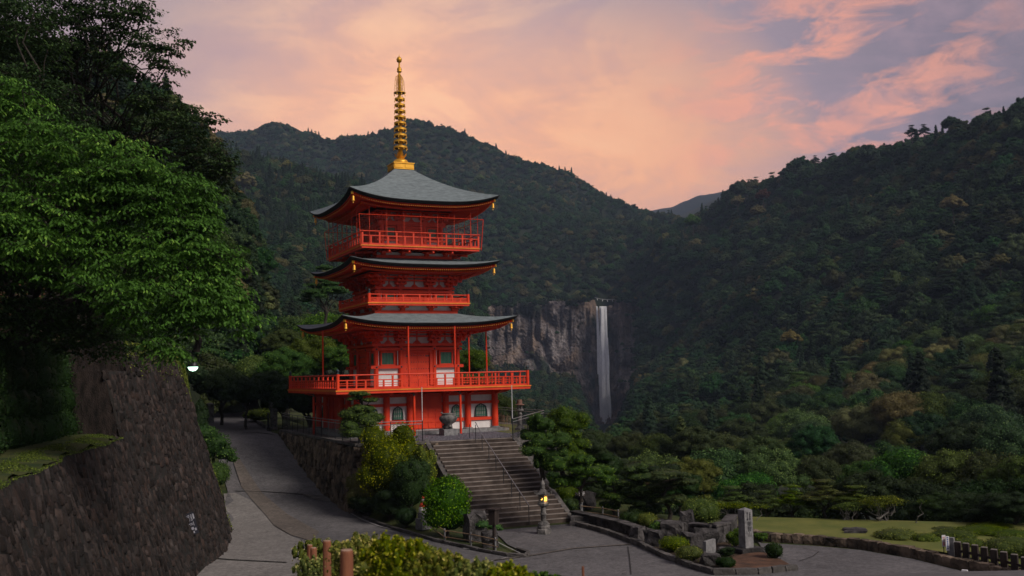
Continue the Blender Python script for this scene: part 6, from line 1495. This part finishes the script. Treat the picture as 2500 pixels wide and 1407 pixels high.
# moss hanging over the wall corner and along its top
ms_ = []; r = np.random.default_rng(12)
for _ in range(16000):
    s = r.normal(scorner+.2, 1.1); zt = wtop(s); z = zt+.1-abs(r.exponential(1.9)); 
    if s < scorner-1.1 and z < zt-.8: continue
    ms_.append(wpt(s, z, .09+.05*r.random()))
for _ in range(9000):
    s = r.uniform(s36, seg[-1]-3); ms_.append(wpt(s, wtop(s)-abs(r.exponential(.28)), .09))
cover('hanging_moss', np.array(ms_), .075, 'lf_az', .8, 13)

# ------------------------------------------------------------------ big trees on the left
def spray_tree(label, base, lobes, n_spray, Lf, m, seed, per=26, droop=.30, tw=1.0, name='broadleaf_tree', tr=.32, barkm='bark', nlimb=14, outward=None, wide=.5, hang=.5):
    """spreading tree: limbs to leafy lobes, twigs in drooping sprays, folded leaves on both sides of each twig"""
    r = np.random.default_rng(seed); base = np.array(base, float); t = thing(name, label, 'tree', base); cs = np.array([l[0] for l in lobes], float)-base; rs_ = np.array([l[1] for l in lobes], float)
    vol = np.array([(a[0]*a[2]) for a in rs_]); pk = r.choice(len(lobes), n_spray, p=vol/vol.sum()); d = unit(r.normal(0, 1, (n_spray, 3))); q = r.random((n_spray, 1))**.33
    O = cs[pk]+d*q*rs_[pk]
    sp_ = .62; ph = .55*np.sin(O[:, 0]*1.1+seed)+.5*np.sin(O[:, 1]*1.7)+.35*np.sin(O[:, 0]*2.9+O[:, 1]*2.1)+pk*.37; O[:, 2] = O[:, 2]*.55+.45*((np.round(O[:, 2]/sp_+ph)-ph)*sp_)+r.normal(0, .06, n_spray)     # foliage lies in tiers
    if outward is not None: k_ = O@np.array(outward); O[:, 2] -= .20*(k_-k_.mean())
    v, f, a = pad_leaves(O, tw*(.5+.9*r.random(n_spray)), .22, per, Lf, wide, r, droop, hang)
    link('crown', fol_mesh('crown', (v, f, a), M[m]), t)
    tb = MB(); sel = r.choice(n_spray, min(n_spray, 420), replace=False)
    for i in sel:
        for j in range(3): e_ = O[i]+np.array([tw*.7*math.cos(2.1*j+i), tw*.7*math.sin(2.1*j+i), -.08]); tb.tube([O[i]-[0, 0, .15], (O[i]+e_)/2, e_], [.013, .008, .003], 4, False)
    tb.obj('twigs', M[barkm], t, kind='stuff')
    b = MB(); fork = np.array([0, 0, max(1.5, (cs[:, 2].min())*.4)]); limb(b, (0, 0, -1), fork, tr, tr*.75, seed)
    for i in range(nlimb):
        e = O[r.integers(n_spray)]; mid = fork+(cs[i % len(cs)]-fork)*.55; limb(b, fork, mid, tr*.45, tr*.22, seed+i, 5, .12); limb(b, mid, e, tr*.2, .02, seed+50+i, 6, .14)
        nb_ = O[np.argsort(np.linalg.norm(O-e, axis=1))[[30, 90, 200]]]
        for e2 in nb_: limb(b, mid+(e-mid)*r.uniform(.3, .7), e2, tr*.09, .012, seed+90+i, 4, .12)
    b.obj('trunk', M[barkm], t); return t
def lobe(px, py, D, rx, rz, ry=None): return (atd(px, py, D), (rx*D/FPX, (ry or rx)*D/FPX, rz*D/FPX))
TB = atz(150, 900, 6.5); 
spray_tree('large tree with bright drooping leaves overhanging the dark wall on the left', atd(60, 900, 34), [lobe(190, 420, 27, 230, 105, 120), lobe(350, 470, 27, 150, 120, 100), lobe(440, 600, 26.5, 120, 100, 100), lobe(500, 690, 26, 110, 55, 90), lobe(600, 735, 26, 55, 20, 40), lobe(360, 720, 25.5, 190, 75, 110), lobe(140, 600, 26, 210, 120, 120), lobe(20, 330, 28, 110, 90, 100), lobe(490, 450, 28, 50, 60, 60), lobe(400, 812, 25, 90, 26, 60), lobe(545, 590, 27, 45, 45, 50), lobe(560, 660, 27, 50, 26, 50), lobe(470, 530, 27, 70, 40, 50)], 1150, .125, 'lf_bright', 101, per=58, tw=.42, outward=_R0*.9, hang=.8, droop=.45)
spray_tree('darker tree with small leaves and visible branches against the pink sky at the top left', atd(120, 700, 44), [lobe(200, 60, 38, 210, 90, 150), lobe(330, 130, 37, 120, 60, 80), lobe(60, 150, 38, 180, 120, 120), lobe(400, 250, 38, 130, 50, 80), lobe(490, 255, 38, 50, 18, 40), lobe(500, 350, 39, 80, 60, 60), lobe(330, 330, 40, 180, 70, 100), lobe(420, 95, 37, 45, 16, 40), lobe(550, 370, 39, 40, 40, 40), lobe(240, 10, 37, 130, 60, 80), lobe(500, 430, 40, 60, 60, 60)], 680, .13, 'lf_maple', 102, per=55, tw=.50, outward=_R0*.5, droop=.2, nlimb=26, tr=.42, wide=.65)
spray_tree('deep shaded tree filling the far left side behind the bright one', atd(-60, 980, 30), [lobe(60, 300, 31, 160, 140, 100), lobe(0, 600, 28, 160, 180, 100), lobe(120, 760, 28, 160, 50, 80), lobe(260, 800, 30, 160, 40, 80), lobe(20, 80, 33, 140, 100, 100)], 700, .14, 'lf_maple', 103, per=50, tw=.6, outward=_R0*.7, nlimb=10)
for i, (x, y, w_, D_, v) in enumerate([(90, 330, 420, 52, 'n1'), (330, 430, 360, 54, 'n2'), (480, 520, 260, 60, 'n3'), (60, 520, 420, 46, 'n2'), (280, 620, 380, 46, 'n1'), (415, 690, 240, 58, 'n2')]):
    tree_px('dark tree on the bank behind the bright drooping tree, %s' % ORD[i], x, y, w_, D_, v, 'lf_dark' if i % 2 else 'lf_maple', 'dark trees on the left bank', tr='bark')
# maple with crooked pale stem on the lawn edge and pale branched shrub
for (px, py, h_, w_, seed, lab) in ((2157, 1283, 78, 95, 3, 'low maple with forking pale bare branches at the back of the lawn'), (2243, 1290, 72, 40, 4, 'small crooked tree with one thin pale stem and a tuft of leaves'), (1805, 1283, 60, 80, 5, 'dense group of thin pale stems under dark foliage behind the monument'), (2065, 1282, 60, 60, 6, 'thin grey-stemmed maple left of the pale-branched one')):
    p = on(px, py); d_ = depth(p); Hh = h_*d_/FPX; W = w_*d_/FPX; t = thing('small_maple', lab, 'tree', p); b = MB(); r = np.random.default_rng(seed); tips = []
    ns = {3: 9, 4: 1, 5: 16, 6: 6}[seed]
    for i in range(ns):
        a = r.uniform(0, 6.28); e = (W*.42*math.cos(a)*r.uniform(.4, 1), W*.3*math.sin(a), Hh*r.uniform(.65, .85)); x0 = 0 if seed != 5 else r.uniform(-.45, .45)*W
        pt = limb(b, (x0*_R0[0], x0*_R0[1], -.1), np.array([e[0]*_R0[0]+x0*_R0[0], e[0]*_R0[1]+x0*_R0[1], e[2]]) + np.array([0, e[1]*.2, 0]), .045 if ns < 10 else .02, .012, seed*10+i, 6, .25); tips.append(pt[-1]); q = pt[3]
        if ns < 10 and ns > 1: e2 = (q[0]+r.normal(0, .2), q[1]+r.normal(0, .2), q[2]+Hh*.3); limb(b, q, e2, .02, .008, seed*20+i, 4, .2); tips.append(np.array(e2))
    b.obj('trunk', M['palebark'], t)
    link('crown', fol_mesh('crown', cloud([(tp+np.array([0, 0, .05]), (W*.2+.1, W*.2+.1, .13)) for tp in tips], 160, .07, seed, core=False, amp=.3, jit=.7, shell=.6), M['lf_az']), t)
# ------------------------------------------------------------------ foreground hedge with round stakes
for i, (px, py, w_, h_, D_) in enumerate([(792, 1440, 160, 135, 21), (885, 1440, 170, 142, 11), (970, 1460, 190, 160, 10), (1070, 1480, 170, 142, 9.3), (1015, 1440, 150, 118, 10.5), (1160, 1490, 150, 128, 8.8), (1245, 1500, 130, 130, 8.6), (760, 1455, 95, 100, 14), (1330, 1500, 150, 100, 9.5)]):
    t = shrub('yellow-tipped hedge shrub in the foreground, %s' % ORD[i], px, py, w_, h_, 'lf_yellow' if i < 8 else 'lf_top', 120+i, 'hedge_shrub', 'hedge shrub', 'spiky', .034, 1500 if D_ < 13 else 450, 'foreground hedge shrubs', tintc=(.6, .3), D=D_, amp=.3, jit=.8, zoff=0)
for i, (px, py, wpx, lab) in enumerate([(846, 1344, 32, 'nearest thick round wooden stake with a pale top in the foreground hedge'), (798, 1321, 20, 'round wooden stake behind the nearest one in the hedge'), (765.5, 1338, 15.6, 'thin low wooden stake at the left end of the hedge, front one'), (756, 1331, 14, 'thin low wooden stake at the left end of the hedge, back one')]):
    D_ = FPX*.11/wpx; p = atd(px, py, D_); hgt = 1.0
    t = thing('wooden_stake', lab, 'stake', (p[0], p[1], p[2]-hgt)); MB().tube([(0, 0, -.2), (0, 0, hgt-.015), (0, 0, hgt)], [.055, .055, .050], 20).obj('shaft', M['wood'], t); MB().lathe([(.049, hgt+.001), (.046, hgt+.006), (.01, hgt+.007)], n=18).obj('end_grain', M['woodtop'], t)
p = atd(1423, 1383, 9.5); t = thing('thin_post', 'thin brown post at the bottom edge right of the hedge', 'post', (p[0], p[1], p[2]-1)); MB().tube([(0, 0, -.2), (0, 0, 1.0)], .012, 8).obj('shaft', M['wood'], t)

# ------------------------------------------------------------------ garden furniture and stones
def rail_fence(label, pts_px, hgt, name='bamboo_rail_fence'):
    P = [on(*q) for q in pts_px]; t = thing(name, label, 'low fence', P[0])
    for p in P: MB().tube([(0, 0, -.1), (0, 0, hgt)], .035, 8).obj('post', M['stone'], t, p-P[0])
    for z in (hgt*.42, hgt*.86):
        for a, c in zip(P[:-1], P[1:]):
            d = (c-a); MB().tube([a-P[0]+[0, 0, z]-d*.06, c-P[0]+[0, 0, z]+d*.06], .022, 7).obj('bamboo_rail', M['bamboo'], t)
rail_fence('low two-rail bamboo fence along the road in front of the round bush', [(1035, 1290), (1086, 1326), (1150, 1336), (1210, 1350)], .62)
rail_fence('low two-rail bamboo fence right of the lit lantern', [(1419, 1262), (1472, 1268), (1510, 1276)], .62)
B0 = on(1207, 1340); t = thing('wooden_box_post', 'dark wooden box with small roof on a post at the foot of the stair', 'notice box', B0, math.radians(35))
MB().box((0, 0, .65), (.10, .10, 1.4)).obj('post', M['dwood'], t); MB().box((0, 0, 1.30), (.34, .30, .62)).obj('box', M['dwood'], t); MB().box((0, 0, 1.64), (.52, .46, .05)).obj('lid', M['dwood'], t)
B0 = on(1419, 1262); t = thing('signboard', 'small dark signboard with white lettering on a thin post by the azaleas', 'sign', B0+np.array([.15, .15, 0]), math.radians(-15))
MB().tube([(0, 0, 0), (0, 0, 1.42)], .035, 8).obj('post', M['stone'], t); MB().box((0, -.05, 1.12), (.36, .03, .26)).obj('board', M['dwood'], t)
wr = MB(); rr = random.Random(8)
for j in range(3):
    x = -.14
    while x < .12: wl = rr.uniform(.02, .045); wr.box((x, -.067, 1.20-.07*j), (wl, .003, .028)); x += wl+.012
wr.obj('lettering', M['signw'], t)
# jizo statue with red bib on a pedestal
J0 = on(1034, 1292); J = thing('jizo_statue', 'pale seated stone figure with red bib on a grey pedestal beside the round bush', 'statue', J0, math.radians(20)); J.scale = (.8, .8, .92)
MB().box((0, 0, .28), (.72, .60, .56)).obj('pedestal', M['stone'], J); MB().box((0, 0, .70), (.52, .44, .30)).obj('upper_block', M['stone'], J)
MB().lathe([(.24, .85), (.27, .95), (.24, 1.10), (.19, 1.25), (.10, 1.36), (.07, 1.40)], n=16).obj('robed_body', M['white'], J, smooth=True)
MB().lathe([(.04, 1.38), (.085, 1.42), (.11, 1.50), (.105, 1.58), (.07, 1.64), (.01, 1.66)], n=14).obj('head', M['white'], J, smooth=True)
MB().lathe([(.235, 1.10), (.205, 1.25), (.13, 1.36)], n=16).obj('red_bib', M['redcloth'], J, smooth=True); MB().lathe([(.115, 1.54), (.10, 1.63), (.03, 1.68)], n=14).obj('red_cap', M['redcloth'], J, smooth=True)
rkm = [stone_mesh('garden_rock', 300+i, M['rock'], .13, 3) for i in range(6)]
for i, (px, py, w_, h_, lab) in enumerate([(1160, 1318, 46, 66, 'tall dark upright rock behind the box post'), (1196, 1332, 40, 34, 'rounded grey rock at the foot of the box post'), (1640, 1318, 50, 44, 'jagged pale-edged rock below the big domed azalea'), (1678, 1312, 34, 62, 'pointed reddish rock below the big domed azalea'), (1600, 1335, 40, 40, 'blocky rock in the low garden wall, left one'), (1560, 1322, 34, 34, 'blocky dark rock in the low garden wall by the plaza'), (1690, 1342, 40, 40, 'squat rock behind the grey slab'), (1735, 1382, 38, 30, 'rough rock in front of the grey slab'), (2087, 1310, 60, 18, 'flat dark rock lying on the lawn'), (2218, 1328, 34, 14, 'small flat rock in front of the lawn mounds'), (1430, 1238, 40, 36, 'grey rock behind the small signboard'), (1405, 1215, 30, 30, 'brownish rock above the azalea pair'), (1620, 1300, 40, 30, 'low grey rock between pine and azalea ball'), (1720, 1330, 60, 40, 'broad dark rock behind the slab'), (1345, 1165, 30, 30, 'small brown rock at the foot of the rounded pine'), (1770, 1352, 30, 16, 'small stone lying left of the monument')]):
    p = on(px, py); d_ = depth(p); t = thing('garden_rock', lab, 'rock', p, i*1.3); o = link('rock_body', rkm[i % 6], t, (0, 0, h_*d_/FPX*.42)); o.scale = (w_*d_/FPX*1.15, w_*d_/FPX*.95, h_*d_/FPX*1.15)
# low rough garden wall right of the plaza and its ledge
def stack_wall(label, pts, hh, seed, top=True, name='garden_wall'):
    P = [on(*q) for q in pts]; t = thing(name, label, 'stone wall', P[0]); r = random.Random(seed); ms = [stone_mesh('wall_block', 400+seed+i, M['rock'], .09) for i in range(5)]
    for a, c in zip(P[:-1], P[1:]):
        L = np.linalg.norm((c-a)[:2]); n = max(1, int(L/.42)); rot = math.atan2(c[1]-a[1], c[0]-a[0])
        for i in range(n):
            u = a+(c-a)*(i+.5)/n-P[0]; k = 2; z = 0
            for j in range(k): h_ = hh/k; o = link('wall_block', r.choice(ms), t, (u[0], u[1], u[2]+z+h_/2), rot+r.uniform(-.1, .1)); o.scale = (L/n*1.1*r.uniform(.9, 1.2), .4, h_*1.25); z += h_
        if top: 
            m_ = (a+c)/2-P[0]; o = MB().box((0, 0, 0), (L+.05, .5, .08)).obj('cap_slab', M['rock'], t, (m_[0], m_[1], m_[2]+hh+.04), rot)
stack_wall('low dark rough stone wall curving along the plaza edge to the garden rocks', [(1402, 1272), (1450, 1283), (1520, 1300), (1580, 1322)], .42, 1)
stack_wall('rough stone wall under the big domed azalea left of the lawn', [(1690, 1325), (1740, 1330), (1775, 1322), (1790, 1302)], .75, 7)
o = thing('stone_step', 'two rough stone steps at the right foot of the stair', 'step', on(1418, 1283), math.radians(-35)); MB().box((0, 0, .09), (1.0, .5, .18)).obj('lower_step', M['rock'], o); MB().box((.05, .42, .2), (1.1, .5, .36)).obj('upper_step', M['rock'], o)

# gate posts, posts, notice pillar, street lamp
def gatepost(label, px, pyt, D, w_=.42, hgt=2.4):
    p = atd(px, pyt, D); t = thing('gate_post', label, 'gate post', (p[0], p[1], p[2]-hgt), math.radians(8)); MB().box((0, 0, (hgt-.22)/2), (w_, w_, hgt-.22)).obj('shaft', M['lstone'], t); MB().box((0, 0, hgt-.17), (w_+.14, w_+.14, .12)).add([(-w_/2, -w_/2, hgt-.11), (w_/2, -w_/2, hgt-.11), (w_/2, w_/2, hgt-.11), (-w_/2, w_/2, hgt-.11), (0, 0, hgt)], [(0, 1, 4), (1, 2, 4), (2, 3, 4), (3, 0, 4)]).obj('capstone', M['lstone'], t); return p
gatepost('tall stone gate post right of the sloping road', 668, 980, 74); gp = gatepost('stone gate post left of the road behind the planter shrub', 514, 983, 80)
p = on(655, 1052); t = thing('iron_gate', 'folded black iron gate leaf beside the right gate post', 'gate', p, math.radians(70))
for i in range(7): MB().tube([(-.4+.13*i, 0, 0), (-.4+.13*i, 0, 1.3)], .015, 6).obj('bar', M['black'], t)
for z in (.1, 1.25): MB().tube([(-.4, 0, z), (.4, 0, z)], .02, 6).obj('gate_rail', M['black'], t)
for (x, yt, D_, lab) in ((563, 958, 95, 'weathered square stone post among the hedges, right one'), (546, 960, 105, 'weathered square stone post among the hedges, left one')):
    q = atd(x, yt, D_); t = thing('stone_post', lab, 'stone post', (q[0], q[1], q[2]-1.9)); MB().box((0, 0, .95), (.3, .3, 1.9), taper=.9).obj('shaft', M['stone'], t)
q = atd(613, 940, 90); t = thing('notice_pillar', 'dark wooden pillar with white vertical lettering under the trees', 'pillar', (q[0], q[1], q[2]-2.2), YAW*-1); MB().box((0, 0, 1.1), (.9, .3, 2.2)).obj('board', M['dwood'], t)
wr = MB(); 
for j in range(7): wr.box((-.12, -.157, 2.0-.24*j), (.13, .006, .15))
wr.obj('lettering', M['signw'], t)
q = atd(471, 893, 60); t = thing('street_lamp', 'lit round glass street lamp hanging from a curved arm over the road', 'street lamp', (q[0]-.9, q[1]-.2, q[2]-5.2))
MB().tube([(0, 0, -1), (0, 0, 5.2), (.12, .02, 5.9), (.45, .1, 6.15), (.8, .18, 6.05), (.9, .2, 5.62)], [.07, .05, .035, .03, .03, .03], 8).obj('pole', M['black'], t)
MB().lathe([(.06, .52), (.12, .45), (.30, .28), (.33, .05), (.335, 0)], (.9, .2, 5.12), 20).obj('lamp_shade', M['black'], t, smooth=True)
MB().lathe([(.02, -.30), (.18, -.25), (.27, -.14), (.31, .0), (.30, .10)], (.9, .2, 5.17), 20).obj('glass_globe', M['lampglass'], t, smooth=True)
lp = bpy.data.lights.new('street_lamp_glow', 'POINT'); lp.energy = 60; lp.color = (.75, 1, .85); lp.shadow_soft_size = .25; lo = bpy.data.objects.new('street_lamp_glow', lp); COL.objects.link(lo); lo.parent = t; lo.location = (.9, .2, 4.6)
# low railing at the far top of the road
q0, q1 = atd(464, 962, 120), atd(500, 978, 112); t = thing('handrail', 'thin pale handrail at the far top of the road', 'handrail', q0); MB().tube([(0, 0, 0), q1-q0], .05, 6).obj('rail', M['steel'], t)
for k in (0, .5, 1): d = (q1-q0)*k; MB().tube([d, d-np.array([0, 0, 1.1])], .04, 6).obj('rail_post', M['steel'], t)

# post fence at the lower right
FP = [(2341, 1378), (2361, 1382), (2383, 1387), (2406, 1393), (2430, 1399), (2454, 1406), (2480, 1413), (2505, 1421)]
P = [on(*q) for q in FP]; t = thing('post_fence', 'row of thick dark square wooden posts with pale caps at the lower right corner', 'fence', P[0])
for i, p in enumerate(P):
    o = MB().box((0, 0, .36), (.21, .21, .86)).obj('post', M['dwood'], t, p-P[0], .5); MB().box((0, 0, .80), (.19, .19, .02)).obj('post_cap', M['dwoodtop'], o)
for a, c in zip(P[:-1], P[1:]): b = MB(); b.beam(a-P[0]+[0, 0, .48], c-P[0]+[0, 0, .48], .05, .09); b.obj('fence_rail', M['dwood'], t)
q = on(2324, 1374); t = thing('stone_end_post', 'pale grey flat stone post at the left end of the dark fence', 'post', q, .5); MB().box((0, 0, .42), (.16, .24, .98)).obj('shaft', M['stone'], t)
q = on(2316, 1376); t = thing('white_sign', 'narrow white vertical sign with blue lettering beside a red and white one', 'sign', q+np.array([0, 0, 0]), -.35); MB().tube([(0, .03, 0), (0, .03, .6)], .018, 6).obj('post', M['black'], t); MB().box((0, 0, .72), (.13, .02, .52)).obj('panel', M['signw'], t)
wr = MB(); M['blue'] = simple('blue_print', c4(.05, .09, .3), c4(.06, .1, .33), 3, .6, .05, .01)
for j in range(7): wr.box((0, -.0125, .93-.065*j), (.05, .004, .042))
wr.obj('lettering', M['blue'], t)
q = on(2307, 1372); t = thing('warning_sign', 'small white warning sign with red strokes left of the narrow white sign', 'sign', q, -.35); MB().tube([(0, .03, 0), (0, .03, .6)], .018, 6).obj('post', M['black'], t); MB().box((0, 0, .76), (.14, .02, .42)).obj('panel', M['signw'], t)
wr = MB(); wr.tube([(-.05, -.013, .88), (.04, -.013, .90), (-.03, -.013, .82), (.05, -.013, .78)], .009, 5)
for j in range(5): wr.box((0, -.0125, .72-.03*j), (.09, .004, .014))
wr.obj('lettering', M['redcloth'], t)
q = on(2356, 1404); t = thing('white_marker', 'small white marker block on the path at the lower right', 'marker', q, .6); MB().box((0, 0, .08), (.16, .22, .18), taper=.85).obj('block', M['signw'], t)
# ------------------------------------------------------------------ haze
def haze_fn(n):
    return n.new('ShaderNodeVolumePrincipled', {'Color': (.55, .70, 1.0, 1), 'Density': HAZE_D, 'Anisotropy': .0}).outputs[0]
HAZE_D = .00011
m = bpy.data.materials.new('haze_air'); m.use_nodes = True; n = NT(m.node_tree); n.n.clear(); out = n.new('ShaderNodeOutputMaterial'); n.l.new(haze_fn(n), out.inputs['Volume'])
hz = MB().box((0, 0, 0), (1, 1, 1)).obj('haze', m, kind='stuff'); hz.scale = (5600, 3600, 96.5+490); hz.location = (400, 1400, -96.5+(96.5+490)/2)
